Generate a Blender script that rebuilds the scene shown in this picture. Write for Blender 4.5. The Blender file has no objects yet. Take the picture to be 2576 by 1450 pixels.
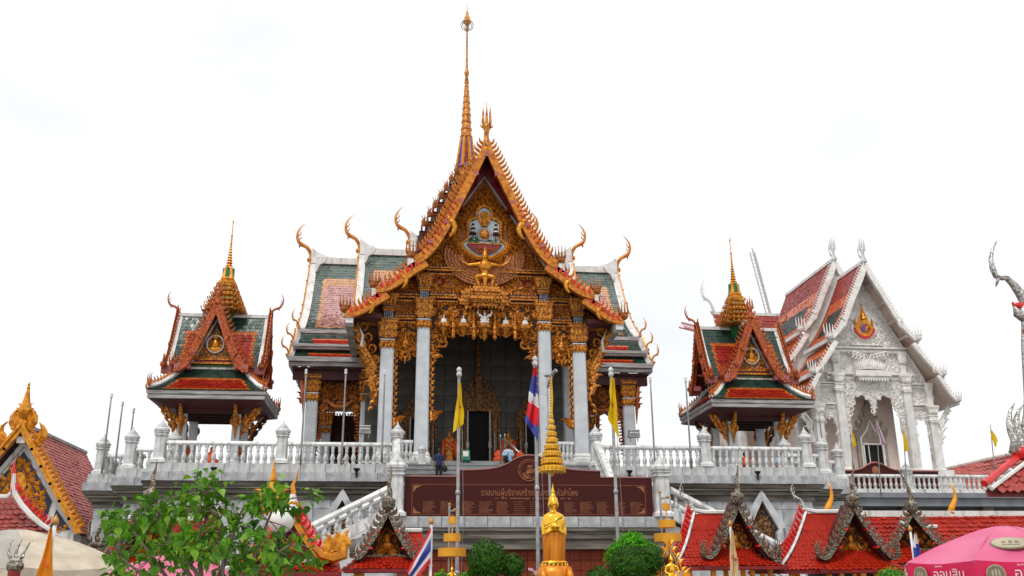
import bpy, math, random
import numpy as np
from mathutils import Vector, Matrix
PI = math.pi
random.seed(7)
SC = bpy.context.scene
COL = SC.collection

# ---------------------------------------------------------------- camera, world, sun, exposure
CAM_YAW, CAM_PITCH, CAM_ROLL, EYE = math.radians(7), math.atan(.326), .008, 1.6
cam_data = bpy.data.cameras.new('camera')
cam = bpy.data.objects.new('camera', cam_data)
COL.objects.link(cam)
cam_data.sensor_width = 36
cam_data.lens = 36 * 2350 / 2576
cam_data.clip_start = .1
cam_data.clip_end = 3000
F_ = Vector((math.sin(CAM_YAW) * math.cos(CAM_PITCH), math.cos(CAM_YAW) * math.cos(CAM_PITCH), math.sin(CAM_PITCH)))
R0 = Vector((math.cos(CAM_YAW), -math.sin(CAM_YAW), 0))
U0 = R0.cross(F_)
Rv = R0 * math.cos(CAM_ROLL) - U0 * math.sin(CAM_ROLL)
Uv = U0 * math.cos(CAM_ROLL) + R0 * math.sin(CAM_ROLL)
cam.matrix_world = Matrix(((Rv.x, Uv.x, -F_.x, 0), (Rv.y, Uv.y, -F_.y, 0), (Rv.z, Uv.z, -F_.z, EYE), (0, 0, 0, 1)))
SC.camera = cam

SUN_EL, SUN_AZ = math.radians(58), math.radians(205)     # azimuth clockwise from +Y
W = bpy.data.worlds.new('World')
SC.world = W
W.use_nodes = True
wn, wl = W.node_tree.nodes, W.node_tree.links
wn.clear()
wo = wn.new('ShaderNodeOutputWorld')
bg = wn.new('ShaderNodeBackground')
sky = wn.new('ShaderNodeTexSky')
sky.sky_type = 'NISHITA'
sky.sun_disc = False
sky.sun_elevation = SUN_EL
sky.sun_rotation = SUN_AZ
sky.dust_density = 3
tc = wn.new('ShaderNodeTexCoord')
mp = wn.new('ShaderNodeMapping')
mp.inputs['Scale'].default_value = (1.6, 1.6, 3.0)
mp.inputs['Location'].default_value = (.35, .1, .2)
nz = wn.new('ShaderNodeTexNoise')
nz.inputs['Scale'].default_value = 1.6
nz.inputs['Detail'].default_value = 6
nz.inputs['Roughness'].default_value = .5
rp = wn.new('ShaderNodeValToRGB')
rp.color_ramp.elements[0].position = .36
rp.color_ramp.elements[0].color = (.85, .85, .85, 1)
rp.color_ramp.elements[1].position = .52
rp.color_ramp.elements[1].color = (1, 1, 1, 1)
mx = wn.new('ShaderNodeMixRGB')
mx.inputs['Color2'].default_value = (9.6, 9.7, 9.75, 1)     # bright overcast cloud
wl.new(tc.outputs['Generated'], mp.inputs['Vector'])
wl.new(mp.outputs[0], nz.inputs['Vector'])
wl.new(nz.outputs['Fac'], rp.inputs['Fac'])
wl.new(rp.outputs[0], mx.inputs['Fac'])
wl.new(sky.outputs[0], mx.inputs['Color1'])
wl.new(mx.outputs[0], bg.inputs['Color'])
bg.inputs['Strength'].default_value = .1
wl.new(bg.outputs[0], wo.inputs['Surface'])

sd = bpy.data.lights.new('sun', 'SUN')
sd.energy = 1.5
sd.angle = math.radians(12)
sd.color = (1, .96, .9)
so = bpy.data.objects.new('sun', sd)
COL.objects.link(so)
sv = Vector((math.sin(SUN_AZ) * math.cos(SUN_EL), math.cos(SUN_AZ) * math.cos(SUN_EL), math.sin(SUN_EL)))
so.rotation_euler = sv.to_track_quat('Z', 'Y').to_euler()
so.location = sv * 100

SC.view_settings.view_transform = 'Standard'
SC.view_settings.look = 'None'
SC.view_settings.gamma = 1
SC.view_settings.exposure = .15
SC.view_settings.use_curve_mapping = False
SC.render.film_transparent = False

# ---------------------------------------------------------------- helpers
TF = [Matrix.Identity(4)]
ORG = {}
def T(x, y, z=0): return Matrix.Translation((x, y, z))
def RZ(a): return Matrix.Rotation(a, 4, 'Z')
def RX(a): return Matrix.Rotation(a, 4, 'X')
def RY(a): return Matrix.Rotation(a, 4, 'Y')
def SCL(x, y=None, z=None):
    if y is None: y = z = x
    return Matrix.Diagonal((x, y, z, 1))
class frame:
    def __init__(s, m, absolute=False): s.m, s.a = m, absolute
    def __enter__(s): s.o = TF[0]; TF[0] = s.m if s.a else TF[0] @ s.m
    def __exit__(s, *a): TF[0] = s.o
def org(p): return ORG.get(p.name, Vector((0, 0, 0))) if p else Vector((0, 0, 0))
def link(o, parent, o_world):
    COL.objects.link(o)
    ORG[o.name] = Vector(o_world)
    if parent: o.parent = parent
class MB:
    def __init__(s): s.V, s.F, s.M, s.n = [], [], [], 0
    def add(s, VF, m=0, mat=None):
        V, F = VF
        V = np.asarray(V, float)
        X = TF[0] if mat is None else TF[0] @ mat
        A = np.array(X)
        V = V @ A[:3, :3].T + A[:3, 3]
        flip = np.linalg.det(A[:3, :3]) < 0
        n = s.n
        for f in F:
            f = tuple(i + n for i in f)
            s.F.append(f[::-1] if flip else f)
        if isinstance(m, (list, tuple)): s.M += list(m)
        else: s.M += [m] * len(F)
        s.V.append(V); s.n += len(V)
        return s
    def mesh(s, name, mats, smooth=False, off=None):
        me = bpy.data.meshes.new(name)
        V = np.concatenate(s.V) if s.V else np.zeros((0, 3))
        if off is not None: V = V - np.array(off)
        me.from_pydata(V.tolist(), [], s.F)
        if not isinstance(mats, (list, tuple)): mats = [mats]
        for m in mats: me.materials.append(m)
        me.polygons.foreach_set('material_index', s.M)
        if smooth: me.polygons.foreach_set('use_smooth', [True] * len(s.F))
        me.update()
        return me
    def build(s, name, mats, parent=None, smooth=False, kind=None, label=None):
        off = org(parent)
        o = bpy.data.objects.new(name, s.mesh(name, mats, smooth, off))
        link(o, parent, off)
        if kind: o['kind'] = kind
        if label: o['label'] = label
        return o
def inst(name, me, mat, parent):
    o = bpy.data.objects.new(name, me)
    w = TF[0] @ mat
    m = Matrix.Translation(-org(parent)) @ w
    o.matrix_basis = m
    link(o, parent, w.to_translation())
    return o
def thing(name, label, cat, loc=(0, 0, 0), group=None, kind=None):
    o = bpy.data.objects.new(name, None)
    o.empty_display_size = .1
    loc = TF[0] @ Vector(loc)
    o.location = loc
    link(o, None, loc)
    tag(o, label, cat, group, kind)
    return o
def tag(o, label=None, cat=None, group=None, kind=None):
    if label: o['label'] = label
    if cat: o['category'] = cat
    if group: o['group'] = group
    if kind: o['kind'] = kind
    return o
def copy_tree(o, parent=None):
    c = o.copy(); COL.objects.link(c)
    if parent: c.parent = parent
    for ch in o.children: copy_tree(ch, c)
    return c
def vis(name, label, cat, mb, mats, smooth=False, group=None, kind=None):
    o = mb.build(name, mats, None, smooth)
    return tag(o, label, cat, group, kind)

# primitives: return (verts, faces)
BF = [(0, 3, 2, 1), (4, 5, 6, 7), (0, 1, 5, 4), (1, 2, 6, 5), (2, 3, 7, 6), (3, 0, 4, 7)]
def box(x0, x1, y0, y1, z0, z1, tx=0, ty=0):
    """box; tx, ty inset the top"""
    return [(x0, y0, z0), (x1, y0, z0), (x1, y1, z0), (x0, y1, z0), (x0 + tx, y0 + ty, z1), (x1 - tx, y0 + ty, z1), (x1 - tx, y1 - ty, z1), (x0 + tx, y1 - ty, z1)], BF
def bx(cx, cy, cz, sx, sy, sz): return box(cx - sx / 2, cx + sx / 2, cy - sy / 2, cy + sy / 2, cz - sz / 2, cz + sz / 2)
def bevbox(sx, sy, sz, b):
    """box centred on origin with chamfered front (-y) edges"""
    x, y, z = sx / 2, sy / 2, sz / 2
    V = [(-x, y, -z), (x, y, -z), (x, y, z), (-x, y, z), (-x, -y + b, -z), (x, -y + b, -z), (x, -y + b, z), (-x, -y + b, z),
         (-x + b, -y, -z + b), (x - b, -y, -z + b), (x - b, -y, z - b), (-x + b, -y, z - b)]
    F = [(3, 2, 1, 0)[::-1][::-1], (0, 1, 5, 4), (1, 2, 6, 5), (2, 3, 7, 6), (3, 0, 4, 7), (4, 5, 9, 8), (5, 6, 10, 9), (6, 7, 11, 10), (7, 4, 8, 11), (8, 9, 10, 11)]
    return V, F
def lathe(prof, n=16, cx=0, cy=0, sec=None, a0=0):
    """prof [(r,z)] from low to high; sec = unit cross section [(x,y)]"""
    if sec is None: sec = [(math.cos(a0 + 2 * PI * i / n), math.sin(a0 + 2 * PI * i / n)) for i in range(n)]
    n = len(sec); V, F = [], []
    for r, z in prof:
        for x, y in sec: V.append((cx + x * r, cy + y * r, z))
    for k in range(len(prof) - 1):
        for i in range(n):
            j = (i + 1) % n
            F.append((k * n + i, k * n + j, (k + 1) * n + j, (k + 1) * n + i))
    F.append(tuple(range(n))[::-1]); F.append(tuple(range((len(prof) - 1) * n, len(prof) * n)))
    return V, F
SQ = [(-1, -1), (1, -1), (1, 1), (-1, 1)]
OCT = [(-.62, -1), (.62, -1), (1, -.62), (1, .62), (.62, 1), (-.62, 1), (-1, .62), (-1, -.62)]
CHSQ = [(-.82, -1), (.82, -1), (1, -.82), (1, .82), (.82, 1), (-.82, 1), (-1, .82), (-1, -.82)]
def redent(a=.55, b=.8):
    q = [(a, -1), (a, -b - .02), (b, -b), (b + .02, -a), (1, -a)]
    S = []
    for k in range(4):
        c, s = math.cos(k * PI / 2), math.sin(k * PI / 2)
        S += [(x * c - y * s, x * s + y * c) for x, y in q]
    return S
RED = redent()
def tube(path, rad, n=6, flat=1.0, cap=True):
    path = [Vector(p) for p in path]
    if not isinstance(rad, (list, tuple)): rad = [rad] * len(path)
    V, F = [], []
    up = Vector((0, 1, 0))
    for k, p in enumerate(path):
        t = (path[min(k + 1, len(path) - 1)] - path[max(k - 1, 0)])
        t = t.normalized() if t.length > 1e-9 else Vector((0, 0, 1))
        u = up if abs(t.dot(up)) < .9 else Vector((1, 0, 0))
        a = t.cross(u).normalized(); b = a.cross(t)
        for i in range(n):
            q = 2 * PI * i / n
            V.append(tuple(p + a * (math.cos(q) * rad[k]) + b * (math.sin(q) * rad[k] * flat)))
    for k in range(len(path) - 1):
        for i in range(n):
            j = (i + 1) % n
            F.append((k * n + i, (k + 1) * n + i, (k + 1) * n + j, k * n + j))
    if cap:
        F.append(tuple(range(n))); F.append(tuple(range((len(path) - 1) * n, len(path) * n))[::-1])
    return V, F
def extr(poly, y0, y1):
    """poly [(x,z)] counter-clockwise seen from -y; extruded from y0 (front) to y1"""
    n = len(poly)
    V = [(x, y0, z) for x, z in poly] + [(x, y1, z) for x, z in poly]
    F = [tuple(range(n)), tuple(range(n, 2 * n))[::-1]] + [(i, i + n, (i + 1) % n + n, (i + 1) % n) for i in range(n)]
    return V, F
def ribbon(pa, pb, y0, y1):
    """solid strip between the 2D polylines pa and pb (x,z), from y0 to y1"""
    n = len(pa)
    V = [(x, y0, z) for x, z in pa] + [(x, y0, z) for x, z in pb] + [(x, y1, z) for x, z in pa] + [(x, y1, z) for x, z in pb]
    F = []
    for i in range(n - 1):
        j = i + 1
        F += [(i, j, n + j, n + i), (2 * n + i, 3 * n + i, 3 * n + j, 2 * n + j), (i, 2 * n + i, 2 * n + j, j), (n + i, n + j, 3 * n + j, 3 * n + i)]
    F += [(0, n, 3 * n, 2 * n), (n - 1, 3 * n - 1, 4 * n - 1, 2 * n - 1)]
    return V, F
def ellip(c, r, n=12, m=8):
    prof = [(max(math.sin(PI * k / m), .001), -math.cos(PI * k / m)) for k in range(m + 1)]
    V, F = lathe(prof, n)
    return [(c[0] + x * r[0], c[1] + y * r[1], c[2] + z * r[2]) for x, y, z in V], F
def catmull(P, n=6):
    P = [Vector(p) for p in P]
    Q = [P[0] * 2 - P[1]] + P + [P[-1] * 2 - P[-2]]
    out = []
    for i in range(1, len(Q) - 2):
        for k in range(n):
            t = k / n
            a, b, c, d = Q[i - 1], Q[i], Q[i + 1], Q[i + 2]
            out.append(.5 * ((2 * b) + (c - a) * t + (2 * a - 5 * b + 4 * c - d) * t * t + (3 * b - a - 3 * c + d) * t ** 3))
    out.append(P[-1])
    return out
def lerp(a, b, t): return a + (b - a) * t

# ---------------------------------------------------------------- materials
def hx(s):
    c = [int(s[i:i + 2], 16) / 255 for i in (1, 3, 5)]
    return tuple(x / 12.92 if x < .04045 else ((x + .055) / 1.055) ** 2.4 for x in c)
MATS = {}
def mat(name, col, rough=.6, metal=0, col2=None, scale=4, detail=4, bump=0, bscale=30, lo=.35, hi=.65, stretch=(1, 1, 1), rnd=0, trans=0, spec=.5, stain=None, coat=0):
    if isinstance(col, str): col = hx(col)
    if isinstance(col2, str): col2 = hx(col2)
    m = bpy.data.materials.new(name); m.use_nodes = True
    N, L = m.node_tree.nodes, m.node_tree.links
    b = N['Principled BSDF']
    b.inputs['Roughness'].default_value = rough
    b.inputs['Metallic'].default_value = metal
    b.inputs['Specular IOR Level'].default_value = spec
    if coat: b.inputs['Coat Weight'].default_value = coat
    if col2 is None: col2 = tuple(c * .72 for c in col)
    tcn = N.new('ShaderNodeTexCoord'); mpn = N.new('ShaderNodeMapping')
    mpn.inputs['Scale'].default_value = stretch
    L.new(tcn.outputs['Object'], mpn.inputs['Vector'])
    n1 = N.new('ShaderNodeTexNoise')
    n1.inputs['Scale'].default_value = scale; n1.inputs['Detail'].default_value = detail
    L.new(mpn.outputs[0], n1.inputs['Vector'])
    r = N.new('ShaderNodeValToRGB')
    r.color_ramp.elements[0].position = lo; r.color_ramp.elements[0].color = (*col2, 1)
    r.color_ramp.elements[1].position = hi; r.color_ramp.elements[1].color = (*col, 1)
    L.new(n1.outputs['Fac'], r.inputs['Fac'])
    out = r.outputs[0]
    if stain:
        c3, sc, l3, h3, st3 = stain
        if isinstance(c3, str): c3 = hx(c3)
        mp3 = N.new('ShaderNodeMapping'); mp3.inputs['Scale'].default_value = st3
        L.new(tcn.outputs['Object'], mp3.inputs['Vector'])
        n3 = N.new('ShaderNodeTexNoise'); n3.inputs['Scale'].default_value = sc; n3.inputs['Detail'].default_value = 8
        L.new(mp3.outputs[0], n3.inputs['Vector'])
        r3 = N.new('ShaderNodeMapRange'); r3.inputs['From Min'].default_value = l3; r3.inputs['From Max'].default_value = h3
        r3.inputs['To Max'].default_value = .85
        L.new(n3.outputs['Fac'], r3.inputs['Value'])
        m3 = N.new('ShaderNodeMixRGB'); L.new(r3.outputs[0], m3.inputs['Fac']); L.new(out, m3.inputs['Color1'])
        m3.inputs['Color2'].default_value = (*c3, 1); out = m3.outputs[0]
    if rnd:
        oi = N.new('ShaderNodeObjectInfo'); mr = N.new('ShaderNodeMapRange')
        mr.inputs['To Min'].default_value = 1 - rnd; mr.inputs['To Max'].default_value = 1 + rnd * .6
        L.new(oi.outputs['Random'], mr.inputs['Value'])
        hs = N.new('ShaderNodeHueSaturation'); L.new(mr.outputs[0], hs.inputs['Value']); L.new(out, hs.inputs['Color']); out = hs.outputs[0]
    L.new(out, b.inputs['Base Color'])
    if bump:
        n2 = N.new('ShaderNodeTexNoise'); n2.inputs['Scale'].default_value = bscale; n2.inputs['Detail'].default_value = 5
        L.new(mpn.outputs[0], n2.inputs['Vector'])
        bn = N.new('ShaderNodeBump'); bn.inputs['Strength'].default_value = bump; bn.inputs['Distance'].default_value = .03
        L.new(n2.outputs['Fac'], bn.inputs['Height']); L.new(bn.outputs[0], b.inputs['Normal'])
    if trans:
        tr = N.new('ShaderNodeBsdfTranslucent'); ms = N.new('ShaderNodeMixShader'); ms.inputs[0].default_value = trans
        L.new(out, tr.inputs['Color']); L.new(b.outputs[0], ms.inputs[1]); L.new(tr.outputs[0], ms.inputs[2])
        L.new(ms.outputs[0], N['Material Output'].inputs['Surface'])
    MATS[name] = m
    return m
gold = mat('gilded carving', (.70, .26, .018), .34, .35, (.20, .04, .004), 9, 7, .7, 24, lo=.38, hi=.6, stain=((.85, .50, .10), 26, .60, .72, (1, 1, 1)))
goldb = mat('bright gilding', (.80, .34, .018), .3, .4, (.48, .15, .008), 5, 4, .3, 12)
goldd = mat('aged gilding', (.42, .13, .012), .5, .25, (.20, .045, .008), 5, 5, .6, 20)
orang = mat('orange lacquer gilding', (.52, .10, .008), .34, .2, (.20, .024, .004), 9, 7, .6, 24, stain=((.75, .30, .04), 24, .62, .74, (1, 1, 1)))
goldbg = mat('bargeboard gilding', (.68, .25, .016), .34, .35, (.34, .08, .006), 5, 5, .4, 16)
doorg = mat('dull door gilding', (.34, .15, .04), .5, .25, (.055, .028, .012), 8, 6, .6, 20)
roseg = mat('rose gold feathers', (.58, .24, .08), .45, .15, (.26, .06, .03), 10, 6, .4, 24)
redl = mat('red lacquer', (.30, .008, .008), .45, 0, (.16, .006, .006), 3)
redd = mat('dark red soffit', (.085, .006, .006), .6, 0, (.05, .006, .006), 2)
redb = mat('bright red glass', (.72, .015, .01), .25, 0, (.5, .01, .01), 8)
navy = mat('navy ground', (.012, .016, .06), .5)
teal = mat('teal glass', (.010, .035, .05), .3, 0, (.03, .008, .006), 3)
blue = mat('violet blue glass', (.10, .08, .62), .25, 0, (.06, .04, .35), 8)
green = mat('green enamel', (.008, .14, .03), .35, 0, (.006, .12, .03), 6)
brown = mat('dark recess', (.045, .012, .006), .8)
pinkish = mat('pink mortar', (.42, .13, .13), .7, 0, (.30, .09, .1), 6)
white = mat('white stucco', (.78, .77, .75), .6, 0, (.62, .60, .57), 2, 6, .15, 25, stain=('#80776a', 3, .54, .8, (1.4, 1.4, .22)))
cream = mat('cream stucco carving', (.84, .82, .79), .55, 0, (.66, .62, .58), 3, 5, .3, 20)
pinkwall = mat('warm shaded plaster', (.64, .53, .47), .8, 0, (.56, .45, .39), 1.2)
surr = mat('taupe stucco', (.36, .30, .25), .8, 0, (.24, .19, .16), 5, 5, .4, 20)
marble = mat('grey veined marble', (.60, .61, .61), .45, 0, (.40, .41, .42), 1.6, 10, .06, 30, lo=.4, hi=.62, stain=('#6f6250', 1.8, .53, .78, (1.2, 1.2, .35)))
marblep = mat('marble facing slab', (.54, .56, .58), .45, 0, (.29, .30, .315), 1.9, 10, .06, 30, lo=.38, hi=.62, rnd=.13, stain=('#6e5c48', 1.1, .54, .76, (1.2, 1.2, .45)))
marblew = mat('white marble', (.74, .74, .73), .4, 0, (.54, .55, .55), 2.5, 9, .06, 30, lo=.35, hi=.6, stain=('#5f5648', 3.2, .51, .78, (1.6, 1.6, .22)))
column_m = mat('column marble', (.58, .61, .64), .4, 0, (.49, .52, .55), 2.2, 7, .04, 40, lo=.38, hi=.62)
mbdark = mat('weathered marble', (.20, .175, .145), .7, 0, (.07, .06, .048), 2.2, 8, .2, 20, stretch=(.35, 1, 3))
beamw = mat('weathered white beam', (.50, .49, .48), .7, 0, (.24, .22, .21), 2.5, 8, .15, 20, stretch=(.5, .5, 5))
stepm = mat('grey step stone', (.27, .275, .28), .6, 0, (.19, .195, .2), 2.5, 6, .1, 25)
dwall = mat('dark grey marble wall', (.095, .088, .072), .6, 0, (.045, .04, .03), 1.3, 8, .05, 25, rnd=.2)
joint = mat('joint mortar', (.16, .15, .14), .9)
blackm = mat('black doorway stand-in', (.004, .004, .004), .9)  # near black that paints in the darkness of doorways
plaque_m = mat('polished maroon granite', (.075, .008, .006), .45, 0, (.05, .007, .005), 40, 3, spec=.2)
plaque_d = mat('dark maroon granite field', (.062, .008, .005), .45, 0, (.042, .006, .004), 40, 3, spec=.2)
plaque_e = mat('granite edge', (.42, .16, .14), .3, 0, (.34, .12, .1), 20)
brick_m = mat('red brown tile wall', (.22, .040, .017), .6, 0, (.15, .026, .011), 9, 4, .1, 40, rnd=.12, spec=.2)
letter = mat('gilt lettering', (.55, .26, .06), .4, .3)
letterd = mat('dull gilt lettering', (.36, .12, .05), .5, .1)
steel = mat('brushed steel pole', (.42, .42, .42), .3, .75, (.30, .29, .28), 6)
pole_m = mat('weathered pole', (.30, .29, .28), .5, .3)
tg = mat('green glazed tile', (.020, .055, .038), .35, 0, (.009, .03, .02), 2.5, 6, rnd=.12, coat=.1)
tgl = mat('green tile with painted sky sheen', (.15, .20, .175), .12, 0, (.08, .115, .10), 2.2, 8, coat=.5)  # greyed base colour has the sky reflection mixed in
trl = mat('red tile with painted sky sheen', (.62, .38, .36), .12, 0, (.44, .19, .18), 2.5, 8, coat=.5)  # red tile paled towards white, sky reflection put into the colour
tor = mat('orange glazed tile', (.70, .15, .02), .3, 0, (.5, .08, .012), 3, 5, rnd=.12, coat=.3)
torl = mat('orange tile with painted sky sheen', (.66, .40, .22), .14, 0, (.56, .27, .12), 3, 6, coat=.5)  # orange tile paled the same way for the reflected sky
trd2 = mat('deep red pavilion tile', (.36, .022, .008), .4, 0, (.20, .010, .004), 3, 5, rnd=.12, spec=.15)
tor2 = mat('deep orange pavilion tile', (.52, .13, .015), .4, 0, (.36, .07, .01), 3, 5, spec=.15)
trd = mat('red glazed tile', (.43, .028, .010), .38, 0, (.30, .010, .005), 3, 5, rnd=.1, spec=.12)
trdd = mat('aged red tile', (.33, .035, .022), .45, 0, (.17, .014, .010), 1.6, 8, rnd=.2)
trp = mat('faded pink red tile', (.56, .15, .125), .6, 0, (.36, .07, .06), 2, 6, rnd=.14)
trw = mat('maroon tile', (.40, .04, .025), .4, 0, (.24, .025, .018), 2, 6)
tdk = mat('dark slate tile', (.035, .045, .042), .4, 0, (.018, .024, .023), 6)
mosaic = mat('mirror mosaic', (.30, .27, .20), .25, .6, (.06, .048, .03), 22, 3, .8, 26, lo=.42, hi=.56, stain=('#6a120c', 7, .56, .62, (1, 1, 1)))
mosaicl = mat('bright mirror mosaic', (.62, .62, .58), .2, .7, (.26, .25, .22), 20, 3, .7, 26, lo=.42, hi=.54, stain=('#8c2a1c', 5, .60, .66, (1, 1, 1)))
gpaint = mat('golden paint', (.88, .40, .02), .28, .35, (.72, .28, .01), 3, 3, .1, 10)
gstat = mat('statue gold', (.98, .58, .06), .2, .85, (.85, .42, .03), 5, 6, .12, 14)
gdeep = mat('deep orange gold', (.84, .30, .014), .36, .35, (.60, .17, .008), 1, 4, 0, stretch=(9, 9, .6), stain=('#5a3208', 3, .62, .8, (5, 5, .5)))
yfringe = mat('yellow fringe', (.85, .48, .02), .5, .1, (.62, .30, .01), 14, 4, .5, 40)
fcloth = mat('gold parasol cloth', (.80, .38, .02), .5, .2, (.66, .28, .012), 4)
robe = mat('orange robe cloth', (.80, .09, .008), .6, 0, (.48, .04, .006), 5)
fy = mat('yellow flag cloth', (.92, .66, .005), .6, 0, (.78, .50, .008), 3, trans=.35)
fo = mat('orange yellow flag cloth', (.90, .36, .01), .6, 0, (.80, .27, .008), 2, trans=.3)
fr = mat('red flag cloth', (.75, .012, .03), .6, 0, (.6, .01, .02), 3, trans=.25)
fw = mat('white flag cloth', (.78, .78, .78), .6, 0, (.66, .66, .68), 3, trans=.25)
fb = mat('blue flag cloth', (.05, .07, .42), .6, 0, (.035, .05, .30), 3, trans=.25)
fcr = mat('cream flag cloth', (.72, .52, .28), .6, 0, (.62, .40, .2), 3, trans=.25)
fpk = mat('faded pink flag cloth', (.62, .22, .28), .6, 0, None, 3, trans=.25)
fmv = mat('faded mauve flag cloth', (.36, .20, .40), .6, 0, None, 3, trans=.25)
tentm = mat('cream canvas', (.66, .58, .45), .8, 0, (.50, .42, .32), 3, 5, .5, 8, trans=.1)
tentg = mat('canvas with painted shade', (.42, .39, .34), .8, 0, (.33, .30, .26), 2, 5, .2, 8)  # cream canvas greyed, shade put into the colour
pinkc = mat('pink parasol cloth', (.92, .24, .42), .55, 0, (.80, .13, .29), 1.6, 4, .3, 5, trans=.35)
pinkv = mat('hot pink valance', (.72, .008, .09), .55, 0, (.62, .006, .075), 2, trans=.15)
logom = mat('beige badge print', (.46, .40, .27), .6)
logod = mat('dark badge print', (.16, .13, .08), .6, 0, (.24, .2, .13), 30)
lettw = mat('white lettering', (.85, .80, .80), .6)
globe = mat('milk glass globe', (.80, .80, .74), .25, 0, (.72, .73, .66), 2)
blk = mat('black paint', (.012, .012, .012), .4)
leafm = mat('bodhi leaf', (.15, .38, .018), .45, 0, (.06, .20, .010), 2, 3, trans=.4, rnd=.35, spec=.3)
leafb = mat('bright fresh leaf', (.26, .50, .025), .45, 0, (.13, .32, .015), 2, 3, trans=.4)
leafd = mat('small dark leaf', (.05, .15, .010), .55, 0, (.012, .045, .005), 14, 3, trans=.2, spec=.15)
leafl = mat('light green fern leaf', (.14, .50, .02), .6, 0, (.07, .32, .012), 4, 3, trans=.4, spec=.15)
bark = mat('grey brown bark', (.28, .22, .17), .85, 0, (.16, .12, .09), 12, 5, .5, 30)
skin = mat('skin', (.36, .17, .10), .5)
hair = mat('black hair', (.01, .008, .007), .5)
cnavy = mat('navy shirt', (.012, .02, .09), .8)
cblack = mat('black cloth', (.01, .01, .012), .85)
cblue = mat('pale blue shirt', (.22, .42, .68), .8, 0, (.55, .6, .68), 1, 0, stretch=(.1, .1, 22), lo=.47, hi=.5)
cwhite = mat('white shirt', (.7, .7, .7), .8)
boxg = mat('green donation box', (.01, .20, .10), .4)
lampm = mat('floodlight metal', (.30, .30, .29), .4, .4)
lampw = mat('floodlight glass', (.6, .6, .58), .2)
cranem = mat('crane paint', (.62, .60, .60), .6)
craner = mat('crane red', (.6, .2, .2), .6)
conc = mat('grey concrete', (.24, .25, .27), .8, 0, (.17, .18, .19), 1.2, 6, .1, 20, stretch=(1, 1, .2))
dshade = mat('painted recess shade', (.04, .042, .045), .9)  # near black, shade put into the colour
lilac = mat('pale lilac paint', (.50, .44, .50), .7)
sky_glass = mat('pale blue mirror glass', (.50, .62, .64), .25, 0, (.40, .50, .53), 9)
checker = mat('blue grey mosaic tile', (.40, .43, .50), .3, 0, (.10, .11, .17), 6)
paver = mat('grey paving', (.22, .21, .20), .8, 0, (.16, .155, .15), 1, 6, .1, 15)
pinkfl = mat('pink petals', (.8, .5, .6), .6)
# ---------------------------------------------------------------- carved ornament
def strip(path, wid, h, closed=False, back=None):
    n = len(path); V, F = [], []
    per = 4 if closed else 3
    for k in range(n):
        p = Vector(path[k]).to_2d(); a = Vector(path[max(k - 1, 0)]).to_2d(); b = Vector(path[min(k + 1, n - 1)]).to_2d()
        t = (b - a); t = t.normalized() if t.length else Vector((0, 1)); m = Vector((-t.y, t.x)) * wid[k]
        V.append((p.x + m.x, 0, p.y + m.y)); V.append((p.x, -h * (.35 + min(1, wid[k] * 5) * .65), p.y)); V.append((p.x - m.x, 0, p.y - m.y))
        if closed: V.append((p.x, (h if back is None else back), p.y))
    for k in range(n - 1):
        for i in range(per if closed else 2):
            j = (i + 1) % per
            F.append((k * per + i, k * per + j, (k + 1) * per + j, (k + 1) * per + i))
    F = [f[::-1] for f in F]
    return V, F
FLP = [(0, 0), (.07, .2), (.02, .42), (.0, .62), (.10, .82), (.30, 1.0)]
FLW = [.13, .24, .25, .17, .09, .005]
FLAME = strip(FLP, FLW, .16)
FLAMEC = strip(FLP, FLW, .13, True)
def _curl():
    P_, W_ = [], []
    for k in range(13):
        t = k / 12; a = -PI / 2 + t * 2 * PI * 1.15; r = .5 * (1 - t) ** .8 + .06
        P_.append((r * math.cos(a), .5 + r * math.sin(a))); W_.append(.055 + .08 * math.sin(PI * min(1, t * 1.1 + .15)))
    return strip(P_, W_, .14)
CURL = _curl()
BUD = lathe([(.10, 0), (.30, .12), (.34, .35), (.16, .7), (.01, 1.0)], 6)
def OM(x, z, s, rot=0, mir=False, y=0, sy=None):
    m = T(x, y, z) @ RY(rot) @ SCL(-s if mir else s, sy or s, s)
    return m
def scroll(mb, inside, bb, step, size, y, m=0, seed=1, sym=None, fl=.55, up=None, m2=None):
    """fill a region of the XZ plane with carved flames and scrolls"""
    R_ = random.Random(seed)
    x0, x1, z0, z1 = bb; row = 0; z = z0
    while z < z1:
        x = (sym if sym is not None else x0) + (step * .5 if row % 2 else 0)
        while x < x1:
            px, pz = x + R_.uniform(-.25, .25) * step, z + R_.uniform(-.2, .2) * step
            if inside(px, pz):
                s = size * R_.uniform(.75, 1.2); mir = R_.random() < .5
                a = R_.uniform(-PI, PI) if up is None else up(px, pz) + R_.uniform(-.35, .35)
                tm = FLAME if R_.random() < fl else CURL
                mm = m2 if (m2 is not None and R_.random() < .2) else m
                mb.add(tm, mm, OM(px, pz - s * .3, s, a, mir, y))
                if sym is not None and px > sym + step * .3:
                    mb.add(tm, mm, OM(2 * sym - px, pz - s * .3, s, -a, not mir, y))
            x += step
        z += step * .8; row += 1
def inpoly(poly):
    def f(x, z):
        c = False; n = len(poly)
        for i in range(n):
            a, b = poly[i], poly[(i + 1) % n]
            if (a[1] > z) != (b[1] > z) and x < (b[0] - a[0]) * (z - a[1]) / (b[1] - a[1]) + a[0]: c = not c
        return c
    return f
def budrow(mb, x0, x1, z, s, y, m=0, down=False, step=None):
    n = max(1, round((x1 - x0) / (step or s * .75)))
    for i in range(n):
        x = x0 + (i + .5) * (x1 - x0) / n
        mb.add(BUD, m, T(x, y, z) @ SCL(s, s * .6, -s if down else s))
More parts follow.
